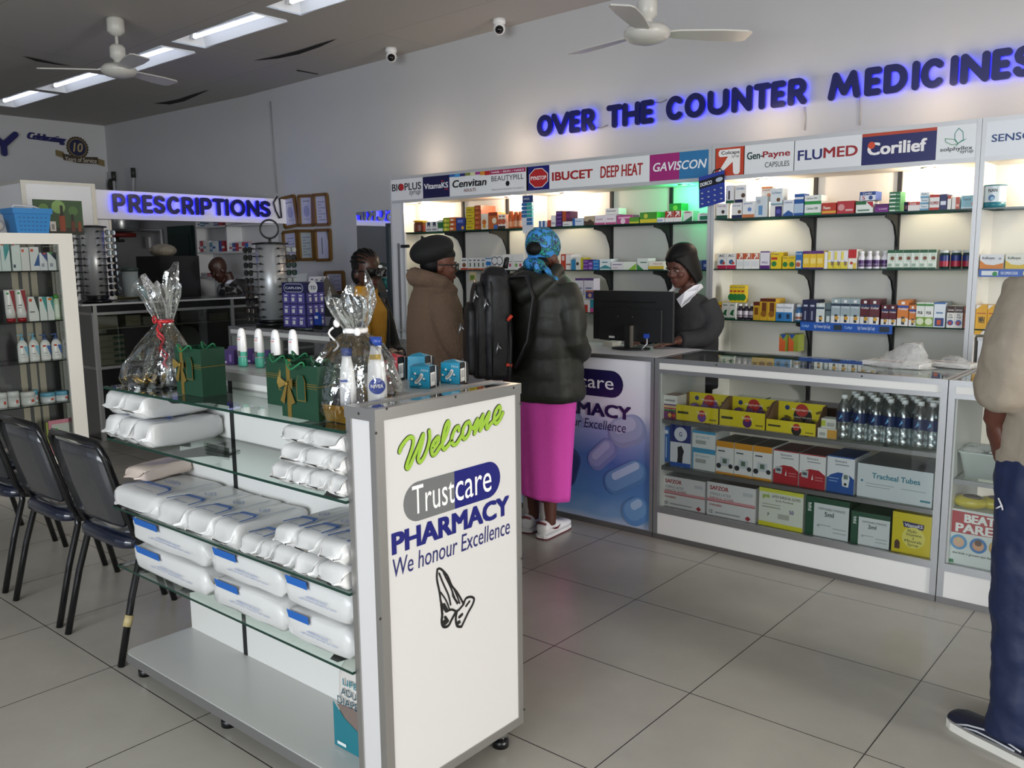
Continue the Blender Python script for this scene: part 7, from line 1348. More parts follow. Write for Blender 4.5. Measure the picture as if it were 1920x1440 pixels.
spinner('silver spectacles spinner on the dispensary counter beside the cosmetics cabinet', (p.x, p.y), R1, RZ, zb1, zt1, False, ((-1.2, ['clear']*4+['dark']*6, 'cabinet-side', .085), (.9, ['clear']*4+['dark']*6, 'jug-side', .085)), 'spectacles spinner')
# earring stand
P, Q = pz(532, 617, CT), pz(576, 619, CT); e = (Q-P); W_ = e.length; e.normalize(); nrm = V((e.y, -e.x, 0)); zt_ = (CAM+ray(553, 529)*((P-CAM).length/ray(553, 529).length)).z; H_ = zt_-CT-.015
t = thing('earring_stand', 'navy earring display stand reading CAFLON on the glass counter', 'display stand', tuple((P+Q)/2)); NB = M('1a1c52', .35); b = MB(); fr = Fr(P+V((0, 0, .015)), e, (0, 0, 1), nrm)
D_ = W_*.8; vs = [fr.p(0, 0), fr.p(W_, 0), fr.p(W_, H_), fr.p(0, H_), fr.p(0, 0, -D_), fr.p(W_, 0, -D_), fr.p(W_, H_, -D_), fr.p(0, H_, -D_)]
b.add(vs, [(0, 1, 2, 3), (1, 5, 6, 2), (5, 4, 7, 6), (4, 0, 3, 7), (3, 2, 6, 7), (0, 4, 5, 1)], NB); b.stroke(fr, [(W_*.22, H_*.88), (W_*.78, H_*.88)], W_*.13, M('e2e4ee', .4), .001, n=16); b.stroke(fr, [(W_*.22, H_*.88), (W_*.78, H_*.88)], W_*.115, NB, .0015, n=16); b.text(fr, 'CAFLON', W_*.16, H_*.855, W_*.84, H_*.905, M('eceef4', .4), .02, 0, .002)
fs = Fr(fr.p(W_, 0), -nrm, (0, 0, 1), e); b.disc(fs, D_*.4, H_*.88, D_*.25, M('d8dce8', .4), D_*.25, .001); b.text(fs, 'TD', D_*.25, H_*.84, D_*.55, H_*.92, NB, .02, 0, .002); b.build('box', t)
b = MB(); c = (P+Q)/2-nrm*D_/2; b.lathe((c.x, c.y), [(.06, CT+.001), (.06, CT+.006), (.02, CT+.008), (.02, CT+.016)], GLASS, 18); b.build('foot', t)
for f_, w_, n_ in ((fr, W_, 3), (fs, D_, 3)):
    for i in range(n_):
        for j in range(3):
            b = MB(); x0, y0 = w_*(.05+.31*i), H_*(.03+.255*j); x1, y1 = x0+w_*.28, y0+H_*.23; h = .004
            vs = [f_.p(x0, y0, h), f_.p(x1, y0, h), f_.p(x1, y1, h), f_.p(x0, y1, h), f_.p(x0, y0), f_.p(x1, y0), f_.p(x1, y1), f_.p(x0, y1)]; b.add(vs, [(0, 1, 2, 3), (0, 4, 5, 1), (1, 5, 6, 2), (2, 6, 7, 3), (3, 7, 4, 0)], M('5a52a0', .35))
            xm = (x0+x1)/2; b.rect(f_, xm-w_*.06, y0+H_*.045, xm+w_*.06, y0+H_*.13, M('dcdce0', .35), h+.006); b.rect(f_, xm-w_*.07, y0+H_*.16, xm+w_*.07, y0+H_*.19, M('d8d8e4', .35), h+.002); b.build('earring_card', t)
p = pz(597, 618, CT); t = thing('sanitiser_bottle', 'small flat blue bottle with black foot beside the earring stand', 'bottle', tuple(p)); k_ = (p-CAM).dot(FW)/FPX
b = MB(); b.box(p.x-8*k_, p.y-.015, CT+.002, p.x+8*k_, p.y+.015, CT+.022*1.6, BLACK); b.build('foot', t); b = MB(); b.box(p.x-7.6*k_, p.y-.014, CT+.036, p.x+7.6*k_, p.y+.014, CT+.115, M('1c3f9c', .25)).box(p.x-4*k_, p.y-.01, CT+.115, p.x+4*k_, p.y+.01, CT+.135, M('1c3f9c', .25)); b.rect(Fr((p.x-5*k_, p.y-.0145, CT+.085), (1, 0, 0), (0, 0, 1), (0, -1, 0)), 0, 0, 10*k_, .022, M('dcdce4'), .001); b.build('body', t)
b = MB(); q = [pd(u, v, 8.4) for u, v in ((550, 530), (575, 528), (577, 512), (548, 515))]; b.add(q+[p_+V((-.01, .012, 0)) for p_ in q], [(0, 1, 2, 3), (7, 6, 5, 4), (0, 3, 7, 4), (1, 5, 6, 2)], M('8f9296', .3, .5)); c0 = (q[0]+q[1])/2
b.box(c0.x-.1, c0.y-.02, CT+.002, c0.x+.1, c0.y+.14, c0.z-.002, M('3a3c40', .4)); tag(b.build('laptop'), 'grey laptop lid raised behind the earring stand', 'laptop')
b = MB(); c = pd(615, 553, 8.3); b.add([(c.x-.09, c.y-.07, c.z), (c.x+.09, c.y+.0, c.z), (c.x+.03, c.y+.10, c.z), (c.x-.01, c.y, c.z+.18)], [(0, 1, 3), (1, 2, 3), (2, 0, 3), (0, 2, 1)], M('6a6258', .6)); b.box(c.x-.1, c.y-.07, CT+.002, c.x+.1, c.y+.11, c.z, M('2a2a2c', .4)); tag(b.build('paper_cone'), 'brown folded paper cone standing near the low certificate', 'paper cone')
b = MB(); q = [pd(u, v, 8.35) for u, v in ((577, 548), (606, 552), (611, 518), (580, 519))]; fr = Fr(q[0], q[1]-q[0], q[3]-q[0]); b.add(q+[p_+V((-.02, .05, -.0)) for p_ in q], [(0, 1, 2, 3), (7, 6, 5, 4), (3, 2, 6, 7)], M('d4d4dc', .5))
for i in range(3): b.rect(fr, .12+.3*i, .82, .26+.3*i, .9, M('3a4a7a'), .002)
b.rect(fr, .55, .45, .8, .62, M('b84048'), .002); c0 = (q[0]+q[1])/2; b.box(c0.x-.05, c0.y+.0, CT+.002, c0.x+.05, c0.y+.04, c0.z, M('8a8a90')); tag(b.build('leaflet_holder'), 'white leaflet card with small blue headings near the low certificate', 'leaflet')
# ================================================================== WAITING CHAIRS
def chair():
    t = thing('waiting_chair', 'x', 'chair', (0, 0, 0), 'waiting chairs'); T_ = M('0f1012', .18); SE = M('161d30', .15, coat=.6); r_ = .0135
    for s in (-1, 1):
        x = s*.222; b = MB(); b.tube([(x, -.12, .46), (x*1.0, -.12, .42), (x*1.02, -.17, .26), (x*1.04, -.235, .0)], r_, T_, 10); b.build('rear_leg', t)
        b = MB(); b.tube([(x, .14, .43), (x*1.02, .17, .3), (x*1.04, .235, .0)], r_, T_, 10); b.build('front_leg', t)
        for yy, zz in ((-.222, .055), (.222, .055)): pass
    b = MB(); P = [(-.222, .16, .43), (-.222, -.05, .43), (-.222, -.11, .445), (-.222, -.14, .50), (-.222, -.225, .80)]
    top = [(-.215, -.238, .84), (-.19, -.242, .862), (0, -.245, .866), (.19, -.242, .862), (.215, -.238, .84)]
    b.tube(P+top+[(.222, y, z) for _, y, z in reversed(P)], r_, T_, 10); b.build('frame', t)
    b = MB(); rs = []
    for z, y, w_ in ((.52, -.158, .175), (.54, -.165, .198), (.66, -.198, .206), (.78, -.226, .206), (.838, -.238, .19)):
        rs.append([V((w_*c_, y+d_, z)) for c_, d_ in ((-1, -.004), (-.5, -.014), (0, -.016), (.5, -.014), (1, -.004), (1, .012), (.5, .020), (0, .022), (-.5, .020), (-1, .012))])
    b.rings(rs, M('34363a', .22, coat=.5, bump=(12, .25, .01))); b.build('backrest', t)
    b = MB(); rs = []
    for z, f in ((.432, .94), (.437, 1), (.462, 1.0), (.478, .95), (.484, .8)):
        rs.append([V((.215*f*math.copysign(abs(math.cos(a))**.35, math.cos(a)), .02+.20*f*math.copysign(abs(math.sin(a))**.35, math.sin(a)), z)) for a in [2*PI*k/28 for k in range(28)]])
    b.rings(rs, SE); b.build('seat', t); return t
ch = chair(); CH = [(-.205, 'black-framed waiting chair beside the gondola, first of the row'), (-.765, 'black-framed waiting chair, second from the gondola'), (-1.37, 'black-framed waiting chair, third from the gondola'), (-1.98, 'black-framed waiting chair, fourth from the gondola')]
for i, (x, l) in enumerate(CH):
    if i == 0: ch.location = (x, -2.14, 0); ch['label'] = l
    else: dup(ch, (x, -2.14+.006*i, 0), l)
b = MB(); c = pz(250, 1131, .17); b.tube([(.024, -2.326, .19), (.025, -2.340, .15)], .0165, M('b8a878', .5), 10)
b.build('tape_wrap', ch)
# ================================================================== PEOPLE
RMX = lambda v, it=5: (('REMESH', dict(mode='VOXEL', voxel_size=v, use_smooth_shade=True)), ('SMOOTH', dict(factor=.5, iterations=it)))
_ft = bpy.data.textures.new('folds', 'CLOUDS'); _ft.noise_scale = .11; _ft.noise_depth = 2
_fu = bpy.data.textures.new('fur', 'CLOUDS'); _fu.noise_scale = .018; _fu.noise_depth = 1
def cloth(b, name, root, vox=.011, fold=.018, it=4, tex=None):
    o = b.build(name, root, local=True, mods=RMX(vox, it))
    if fold:
        d = o.modifiers.new('folds', 'DISPLACE'); d.texture = tex or _ft; d.strength = fold; d.mid_level = .5; d.texture_coords = 'LOCAL'
    return o
HEADR = [(-.012, .012, .070, .045), (.0, .030, .084, .03), (.015, .045, .091, .005), (.04, .058, .092, -.035), (.07, .066, .090, -.068), (.10, .071, .089, -.088), (.13, .0745, .089, -.098), (.16, .076, .089, -.102), (.19, .071, .078, -.096), (.212, .058, .056, -.078), (.226, .036, .022, -.05), (.2315, .012, -.006, -.024)]
class Head:
    def __init__(s, c, yaw=0, pitch=0, roll=0, k=1.0):     # c: chin-level centre of the head in body space
        s.c = V(c); s.k = k; s.R = Matrix.Rotation(yaw, 3, 'Z') @ Matrix.Rotation(roll, 3, 'Y') @ Matrix.Rotation(-pitch, 3, 'X')
    def p(s, x, y, z): return s.c + s.R @ (V((x, y, z-.06))*s.k) + V((0, 0, .06*s.k))
    def skin(s, b, m):
        rs = []
        for z, w_, f, k in HEADR:
            cy, ry = (f+k)/2, (f-k)/2; rs.append([s.p(w_*math.copysign(abs(math.cos(a))**.9, math.cos(a)), cy+ry*math.sin(a), z) for a in [2*PI*j/20 for j in range(20)]])
        b.rings(rs, m); E = lambda c, rx, ry, rz: b.ell(s.p(*c), rx*s.k, ry*s.k, rz*s.k, m, 12, 8, s.R)
        E((0, .098, .078), .017, .017, .013); E((.013, .092, .074), .010, .012, .009); E((-.013, .092, .074), .010, .012, .009); E((0, .094, .098), .010, .012, .022)
        E((0, .085, .008), .022, .012, .013); E((.040, .070, .075), .022, .020, .018); E((-.040, .070, .075), .022, .020, .018); E((.032, .082, .118), .024, .010, .008); E((-.032, .082, .118), .024, .010, .008)
        E((0, .090, .047), .024, .012, .008); E((0, .090, .036), .020, .012, .008)
        for q in (-1, 1): E((q*.076, -.008, .085), .009, .018, .030)
        b.tube([s.p(0, -.035, .03), s.p(0, -.025, -.03), s.c+V((0, -.03, -.10))], [.052, .052, .060], m, 14)
    def face(s, root, m_lip='6a3530', glasses=False, closed=0.0):
        for q in (-1, 1):
            b = MB(); c = s.p(q*.031, .082, .103); b.ell(c, .0125*s.k, .010*s.k, .0075*(1-closed)*s.k, M('a8a098', .5), 12, 8, s.R); b.ell(s.p(q*.031, .0905, .1025), .0055, .003, .0055*(1-closed*.6), M('120c0a', .1), 10, 6, s.R); b.build('eye', root, local=True)
            b = MB(); b.tube([s.p(q*.014, .094, .121), s.p(q*.032, .094, .127), s.p(q*.050, .082, .120)], .0035, M('0c0807', .7), 6); b.build('eyebrow', root, local=True)
        b = MB(); b.ell(s.p(0, .098, .046), .022*s.k, .007, .0055*s.k, M(m_lip, .4), 12, 6, s.R); b.ell(s.p(0, .098, .037), .018*s.k, .007, .006*s.k, M(m_lip, .4), 12, 6, s.R); b.build('lips', root, local=True)
    def shell(s, zs, op, t=.014, grow=.010):     # hair hanging round the head, open at the face by +-op
        rs = []
        for z, gx, gy, o in zs:
            P = []; n = 16
            for k in range(n+1): a = PI/2+op*o+(2*PI-2*op*o)*k/n; P.append((gx*math.cos(a), -.006+gy*math.sin(a)))
            Q = [(x*(1-t/gx), (y+.006)*(1-t/gy)-.006) for x, y in reversed(P)]; rs.append([s.p(x, y, z) for x, y in P+Q])
        return rs
def hand(b, m, w, d, u, curl=.5, side=1, k=1.0):
    "palm at wrist w pointing along d, back of the hand towards u"
    w = V(w); d = V(d).normalized(); u = (V(u)-d*V(u).dot(d)).normalized(); e = d.cross(u)*side
    b.tube([w-d*.02, w+d*.03*k, w+d*.085*k], [(.026*k, .020*k), (.038*k, .017*k), (.040*k, .014*k)], m, 12, up=u)
    for i, L in enumerate((.070, .080, .075, .058)):
        q = w+d*.085*k+e*((i-1.5)*.021*k); pts = [q-d*.02]; a = 0; dd_ = d.copy()
        for j in range(3):
            q = q+dd_*(L*k*(.42, .33, .25)[j]); pts.append(q.copy()); a += curl*.6; dd_ = (d*math.cos(a)-u*math.sin(a))
        b.tube(pts, [.0095*k, .0092*k, .0085*k, .0075*k], m, 8)
    q = w+d*.025*k-e*.030*k; b.tube([w+d*.01, q, q+d*.035*k-e*.022*k-u*.008, q+d*.062*k-e*.026*k-u*.018], [.014*k, .013*k, .010*k, .008*k], m, 8)
def leg(b, m, x, y0=0, hip=.86, r=(.085, .058, .05, .036), bend=0, ank=.07):
    b.tube([(x*.9, y0*.2, hip), (x, y0*.6+bend, hip*.56), (x, y0-.02, hip*.36), (x, y0-.02, ank)], r, m, 12)
def torso(b, m, hip=.84, sh=1.36, w=.15, d=.095, lean=0):
    b.tube([(0, -.0, hip-.08), (0, 0, hip+.05), (0, lean*.4, hip+.25), (0, lean*.8, sh-.08), (0, lean, sh+.03)], [(w*.9, d*.95), (w, d), (w*.86, d*.9), (w*1.05, d), (w*.6, d*.6)], m, 16, up=(0, 1, 0))
def coat(b, m, zz, sx=1, quilt=0, n=30, off=(0, 0)):
    "zz: (z, half width, half depth, y offset)"
    rs = []
    for z, w_, d_, yo in zz:
        rs.append([V((off[0]+w_*math.copysign(abs(math.cos(a))**.8, math.cos(a)), off[1]+yo+d_*math.copysign(abs(math.sin(a))**.85, math.sin(a)), z)) for a in [2*PI*j/n for j in range(n)]])
    b.rings(rs, m)
def dense(zz, step=.012, seam=None, amp=.008):
    out = []; zs_ = [q[0] for q in zz]; z = zs_[0]; sg = 1 if zs_[-1] > z else -1
    while (z-zs_[-1])*sg <= 1e-6:
        for A_, B_ in zip(zz, zz[1:]):
            if (z-A_[0])*sg >= -1e-9 and (z-B_[0])*sg <= 1e-9:
                t = (z-A_[0])/(B_[0]-A_[0]); g = amp*(abs(math.sin(PI*(z-zs_[0])/seam))**.6) if seam else 0
                out.append((z, A_[1]+(B_[1]-A_[1])*t+g, A_[2]+(B_[2]-A_[2])*t+g, A_[3]+(B_[3]-A_[3])*t)); break
        z += step*sg
    return out
def shoe(root, x, y, body, sole, L=.27, rot=0, name='shoe', strip=None):
    R_ = Matrix.Rotation(rot, 3, 'Z'); T = lambda p: V((x, y, 0))+R_ @ V(p); n = 16
    def sec(s, w_, h0, h1): return [T((w_*math.copysign(abs(math.cos(a))**.8, math.cos(a)), s, (h0+h1)/2+(h1-h0)/2*math.sin(a))) for a in [2*PI*k/n for k in range(n)]]
    b = MB(); b.rings([sec(-.085, .02, .03, .06), sec(-.08, .034, .02, .095), (sec(-.05, .038, .02, .105)), sec(0, .038, .02, .098), sec(.05, .042, .02, .082), sec(.10, .046, .02, .066), sec(L-.12, .044, .02, .058), sec(L-.095, .034, .02, .05), sec(L-.085, .015, .02, .035)], body); o = b.build(name, root, local=True)
    def so(s, w_): return [T((w_, s)+(0,)), T((w_, s, .026)), T((-w_, s, .026)), T((-w_, s, 0))]
    b = MB(); b.rings([so(-.092, .02), so(-.082, .036), so(-.04, .041), so(.04, .044), so(.11, .049), so(L-.115, .045), so(L-.09, .03), so(L-.08, .012)], sole, True, False); b.build('sole', o, local=True); return o, T
def person(label, x, y, facing):
    root = MB(); return root, dict(label=label, loc=(x, y, 0), rz=math.radians(facing-90))
def finish(b, d, vox=.0075, it=3):
    o = b.build('person', None, (0, 0, 0), loc=d['loc'], rotz=d['rz'], mods=RMX(vox, it)); return tag(o, d['label'], 'person')
SK1, SK2, SK3, SK4 = M('3c2218', .45), M('63392a', .5), M('573226', .5), M('442619', .4)
HAIR = M('080707', .6, spec=.25)

# ---------------------------------------------------------------- woman with the head wrap, olive jacket, pink skirt
b, d = person('person from behind in an olive padded jacket, pink skirt and blue-green head wrap', .305, -.12, 90)
h = Head((0, .0, 1.43), .12, .12)
h.skin(b, SK3); torso(b, SK3, .82, 1.34); leg(b, SK3, .05, .0, .84); leg(b, SK3, -.09, .03, .84)
for s in (-1, 1):
    b.tube([(s*.13, 0, 1.36), (s*.20, -.03, 1.22), (s*.21, -.01, 1.08)], [.05, .045, .036], SK3, 10); b.tube([(s*.21, -.01, 1.08), (s*.18, .09, 1.03), (s*.12, .19, 1.03)], [.038, .033, .027], SK3, 10); hand(b, SK3, (s*.12, .19, 1.03), (-s*.5, .6, -.05), (0, 0, 1), .5, s)
p4 = finish(b, d)
OL = M('1d1f18', .55, bump=(90, .25, .004)); b = MB()
coat(b, OL, dense([(.765, .225, .165, .0), (.80, .232, .172, 0), (1.0, .212, .155, -.005), (1.20, .215, .155, -.01), (1.32, .205, .14, -.01), (1.40, .15, .11, -.01), (1.455, .085, .085, -.01)], .012, .115, .010))
for s in (-1, 1):
    P = []; R_ = []; path = [(s*.145, -.01, 1.365), (s*.205, -.03, 1.24), (s*.215, -.02, 1.09), (s*.195, .06, 1.03), (s*.15, .15, 1.02)]; rad = [.076, .076, .066, .058, .05]
    for i in range(len(path)-1):
        for k in range(8):
            t = k/8; P.append(V(path[i]).lerp(V(path[i+1]), t)); R_.append(rad[i]+(rad[i+1]-rad[i])*t+.007*abs(math.sin((i*8+k)*.42)))
    b.tube(P, R_, OL, 16)
b.tube([(-.12, -.10, 1.42), (-.06, -.155, 1.36), (0, -.165, 1.33), (.06, -.155, 1.36), (.12, -.10, 1.42)], [.035, .05, .055, .05, .035], OL, 12); b.ell((0, -.125, 1.385), .12, .05, .075, OL)
for s in (-1, 1): b.tube([(s*.115, -.10, 1.40), (s*.10, .0, 1.46), (s*.05, .08, 1.44)], [.04, .035, .03], OL, 10)
jk = cloth(b, 'jacket', p4, .009, .010, 2)
b = MB(); PK2 = M('fb58d0', .8); nt = PK2.node_tree; bsd = nt.nodes['Principled BSDF']; tc = nt.nodes.new('ShaderNodeTexCoord'); vo = nt.nodes.new('ShaderNodeTexWave'); vo.wave_type = 'BANDS'; vo.bands_direction = 'Z'; vo.inputs['Scale'].default_value = 28; vo.inputs['Distortion'].default_value = 9; vo.inputs['Detail'].default_value = 3; vo.inputs['Detail Scale'].default_value = 6
bp = nt.nodes.new('ShaderNodeBump'); bp.inputs['Strength'].default_value = .6; bp.inputs['Distance'].default_value = .006; nt.links.new(tc.outputs['Object'], vo.inputs['Vector']); nt.links.new(vo.outputs[0], bp.inputs['Height']); nt.links.new(bp.outputs[0], bsd.inputs['Normal'])
rs = []
for i in range(28):
    z = .225+.605*i/27; t = i/27; w_ = .150+.035*t; d_ = .125+.03*t
    rs.append([V((.005+w_*math.cos(a)*(1+.03*math.sin(9*a+z*2)), d_*math.sin(a)*(1+.03*math.sin(9*a+z*2)), z-(.018*math.cos(a-.6) if i == 0 else 0))) for a in [2*PI*j/40 for j in range(40)]])
b.rings(rs, PK2); b.build('skirt', p4, local=True)
WH, MAR = M('ebebee', .4), M('6a1a24', .4)
for x_, y_, r_ in ((.035, -.0, .12), (-.105, .03, .2)):
    b = MB(); b.tube([(x_, y_-.02, .20), (x_, y_-.02, .12), (x_, y_-.01, .07)], [.044, .042, .044], M('b9b7b6', .8, bump=(80, .4, .004)), 12); b.build('sock', p4, local=True)
    o, T = shoe(p4, x_, y_, WH, M('e4e4e6', .4), .28, r_)
    c = MB(); rs = []
    for s_, w_ in ((-.094, .021), (-.083, .037), (-.04, .042), (.04, .045), (.11, .050), (.165, .046), (.19, .031), (.201, .012)): rs.append([T((w_, s_, -.0005)), T((w_, s_, .008)), T((-w_, s_, .008)), T((-w_, s_, -.0005))])
    c.rings(rs, M('5a2430', .5), True, False); c.build('outsole', o, local=True)
    c = MB()
    for s in (-1, 1):
        Q = [(-.05, .062), (-.01, .045), (.02, .042), (.055, .062), (.02, .052), (-.02, .056)]; c.add([T((s*.0445, a, z)) for a, z in Q], [tuple(range(6))], MAR)
    c.box(0, 0, 0, 0, 0, 0, MAR); c.tube([T((-.03, -.083, .088)), T((0, -.0915, .096)), T((.03, -.083, .088))], .006, MAR, 6); c.build('swoosh', o, local=True)
WRP = bpy.data.materials.new('headwrap_cloth'); WRP.use_nodes = True; nt = WRP.node_tree; bs = nt.nodes['Principled BSDF']; bs.inputs['Roughness'].default_value = .6; tc = nt.nodes.new('ShaderNodeTexCoord'); vo = nt.nodes.new('ShaderNodeTexVoronoi'); vo.inputs['Scale'].default_value = 38; nz = nt.nodes.new('ShaderNodeTexNoise'); nz.inputs['Scale'].default_value = 30
cr = nt.nodes.new('ShaderNodeValToRGB'); cr.color_ramp.interpolation = 'CONSTANT'; el = cr.color_ramp.elements; el[0].color = lin('0c1a24'); el[1].position = .46; el[1].color = lin('1f5a98')
for p_, c_ in ((.52, '0f2b40'), (.58, '2c9a86'), (.64, '163a5a'), (.72, '3a8ad0')): e_ = el.new(p_); e_.color = lin(c_)
mxn = nt.nodes.new('ShaderNodeMath'); mxn.operation = 'ADD'; mm = nt.nodes.new('ShaderNodeMath'); mm.operation = 'MULTIPLY'; mm.inputs[1].default_value = .35
nt.links.new(tc.outputs['Object'], vo.inputs['Vector']); nt.links.new(tc.outputs['Object'], nz.inputs['Vector']); nt.links.new(vo.outputs['Distance'], mm.inputs[0]); nt.links.new(mm.outputs[0], mxn.inputs[0]); nt.links.new(nz.outputs[0], mxn.inputs[1]); nt.links.new(mxn.outputs[0], cr.inputs[0]); nt.links.new(cr.outputs[0], bs.inputs['Base Color'])
b = MB(); b.ell(h.p(0, -.008, .155), .090, .112, .098, WRP, 24, 16, h.R); b.ell(h.p(.0, -.06, .17), .07, .06, .075, WRP, 16, 10, h.R); b.tube([h.p(-.08, .0, .08), h.p(-.04, -.085, .05), h.p(.03, -.10, .045), h.p(.06, -.09, .035)], [.02, .03, .032, .026], WRP, 10)
b.tube([h.p(.045, -.10, .045), h.p(.085, -.10, .02), h.p(.12, -.095, -.015), h.p(.155, -.085, -.035)], [(.022, .015), (.03, .012), (.034, .010), (.02, .006)], WRP, 10); b.tube([h.p(.03, -.10, .03), h.p(.05, -.12, -.01), h.p(.09, -.12, -.04)], [(.02, .012), (.026, .01), (.012, .005)], WRP, 10)
cloth(b, 'head_wrap', p4, .007, .010, 2)
b = MB(); b.ell(h.p(.012, -.118, .125), .044, .028, .036, HAIR, 14, 10, h.R); b.ell(h.p(0, -.055, .05), .07, .045, .05, HAIR, 14, 10, h.R); b.build('hair', p4, local=True)
# ---------------------------------------------------------------- backpack
t = thing('backpack', 'large black backpack with silver zip pulls hanging behind the olive jacket', 'backpack', (.150, -.43, .90), None, math.radians(-42)); NY = M('0c0c10', .5, bump=(70, .25, .003)); z0 = 0
def slab2(cx, y0, y1, w_, zz, r_=.05):
    rs = []; P = []
    for z, f, g in zz: rs.append([V((cx+w_*f*math.copysign(abs(math.cos(a))**.5, math.cos(a)), (y0+y1)/2+(y1-y0)/2*g*math.copysign(abs(math.sin(a))**.5, math.sin(a)), z)) for a in [2*PI*k/24 for k in range(24)]])
    return rs
b = MB(); b.rings(slab2(0, -.02, .145, .15, [(.0, .9, .85), (.02, 1, 1), (.30, 1.02, 1.02), (.45, .98, .95), (.54, .86, .8), (.575, .6, .5), (.58, .3, .2)]), NY); cloth(b, 'main_compartment', t, .01, .012, 2)
b = MB(); b.rings(slab2(0, -.065, .02, .14, [(.01, .9, .85), (.03, 1, 1), (.28, 1, 1), (.42, .95, .9), (.49, .8, .6), (.505, .5, .3)]), NY); cloth(b, 'middle_pocket', t, .009, .010, 2)
b = MB(); b.rings(slab2(0, -.10, -.03, .125, [(.03, .9, .8), (.05, 1, 1), (.25, 1, 1), (.36, .9, .8), (.40, .6, .4)]), NY); cloth(b, 'front_pocket', t, .009, .010, 2)
ZP = M('a9abb0', .3, .9)
for x_, y_, z_ in ((.13, -.125, .30), (.12, -.115, .12), (.157, .0, .42), (.155, .06, .2), (.14, -.05, .46)):
    b = MB(); b.tube([(x_, y_, z_), (x_+.012, y_-.006, z_-.03), (x_+.008, y_-.012, z_-.055)], .0055, ZP, 6); b.tube([(x_+.004, y_, z_-.012), (x_+.014, y_+.012, z_-.034)], .004, ZP, 6); b.build('zip_pull', t, local=True)
for y_, zz in ((-.045, .49), (.03, .56)):
    b = MB(); b.tube([(.142, y_, .03), (.158, y_, .25), (.15, y_, zz*.85), (.09, y_, zz), (0, y_, zz+.02)], .004, M('050506', .4), 6); b.build('zip', t, local=True)
b = MB(); b.tube([(-.03, .12, .57), (-.02, .13, .62), (.02, .13, .62), (.03, .12, .57)], .01, NY, 8); b.build('top_handle', t, local=True)
for s in (1,):
    b = MB(); b.tube([(.06, .14, .52), (.09, .22, .53), (.115, .25, .42), (.11, .22, .2), (.12, .15, .06)], [(.03, .01)]*5, NY, 10); b.build('shoulder_strap', t, local=True)
b = MB(); b.tube([(.15, .12, .30), (.16, .125, .2), (.158, .12, .06), (.15, .115, -.06)], .006, M('1c1c20', .5), 6); b.build('strap_end', t, local=True)
b = MB(); b.tube([(.158, .11, .31), (.165, .13, .335)], .009, M('d8402c', .4), 8); b.tube([(.152, .10, .085), (.156, .13, .08)], .009, M('d8402c', .4), 8); b.build('red_toggle', t, local=True)
# ---------------------------------------------------------------- woman in teddy coat and beret
b, d = person('person from behind in a brown teddy coat and black beret, wearing glasses', -.425, -.20, 64)
h = Head((0, .02, 1.385), -.12, .10); h.skin(b, SK2); torso(b, SK2, .8, 1.3); leg(b, SK2, .09); leg(b, SK2, -.09)
for s in (-1, 1): b.tube([(s*.12, 0, 1.3), (s*.215, .0, 1.16), (s*.23, .08, 1.02)], [.05, .043, .035], SK2, 10); b.tube([(s*.23, .07, 1.02), (s*.17, .20, 1.0), (s*.10, .27, 1.01)], [.036, .03, .026], SK2, 10); hand(b, SK2, (s*.10, .27, 1.01), (-s*.4, .6, 0), (0, 0, 1), .5, s)
p3 = finish(b, d); TD_ = M('7c6452', .95, bump=(130, 1.0, .012), var=.18); b = MB()
coat(b, TD_, [(.42, .24, .17, 0), (.6, .235, .168, 0), (.9, .225, .16, -.005), (1.1, .215, .155, -.01), (1.25, .205, .145, -.01), (1.33, .16, .12, -.01), (1.38, .11, .10, -.01), (1.40, .10, .095, -.005)])
for s in (-1, 1): b.limb([(s*.135, -.01, 1.30), (s*.225, -.01, 1.16), (s*.262, .05, 1.02), (s*.20, .18, .99), (s*.14, .235, 1.0)], [.082, .084, .078, .068, .06], TD_, 16)
b.tube([(-.09, .085, 1.33), (-.125, .0, 1.385), (-.09, -.095, 1.415), (0, -.125, 1.425), (.09, -.095, 1.415), (.125, 0, 1.385), (.09, .085, 1.33)], [.03, .043, .05, .052, .05, .043, .03], TD_, 12)
cloth(b, 'teddy_coat', p3, .009, .012, 2); 
b = MB(); [b.tube([(s*.09, 0, .46), (s*.09, 0, .1)], [.07, .055], M('26242a', .7), 12) for s in (-1, 1)]; b.build('trousers', p3, local=True)
for s in (-1, 1): shoe(p3, s*.09, 0, M('1c1a1a', .4), M('2a2828', .5))
BT = M('0a0a0c', .8, bump=(90, .4, .004)); b = MB(); Rb = h.R @ Matrix.Rotation(.42, 3, 'X') @ Matrix.Rotation(.12, 3, 'Y')
b.ell(h.p(.0, -.05, .185), .118, .135, .078, BT, 24, 12, Rb); b.ell(h.p(0, -.015, .165), .085, .108, .06, BT, 20, 10, h.R); b.tube([h.p(-.01, -.10, .235), h.p(-.012, -.115, .262)], [.010, .008], BT, 8); cloth(b, 'beret', p3, .007, .006, 3)
b = MB(); b.ell(h.p(0, -.04, .10), .078, .072, .065, HAIR, 14, 10, h.R); b.build('hair', p3, local=True); h.face(p3)
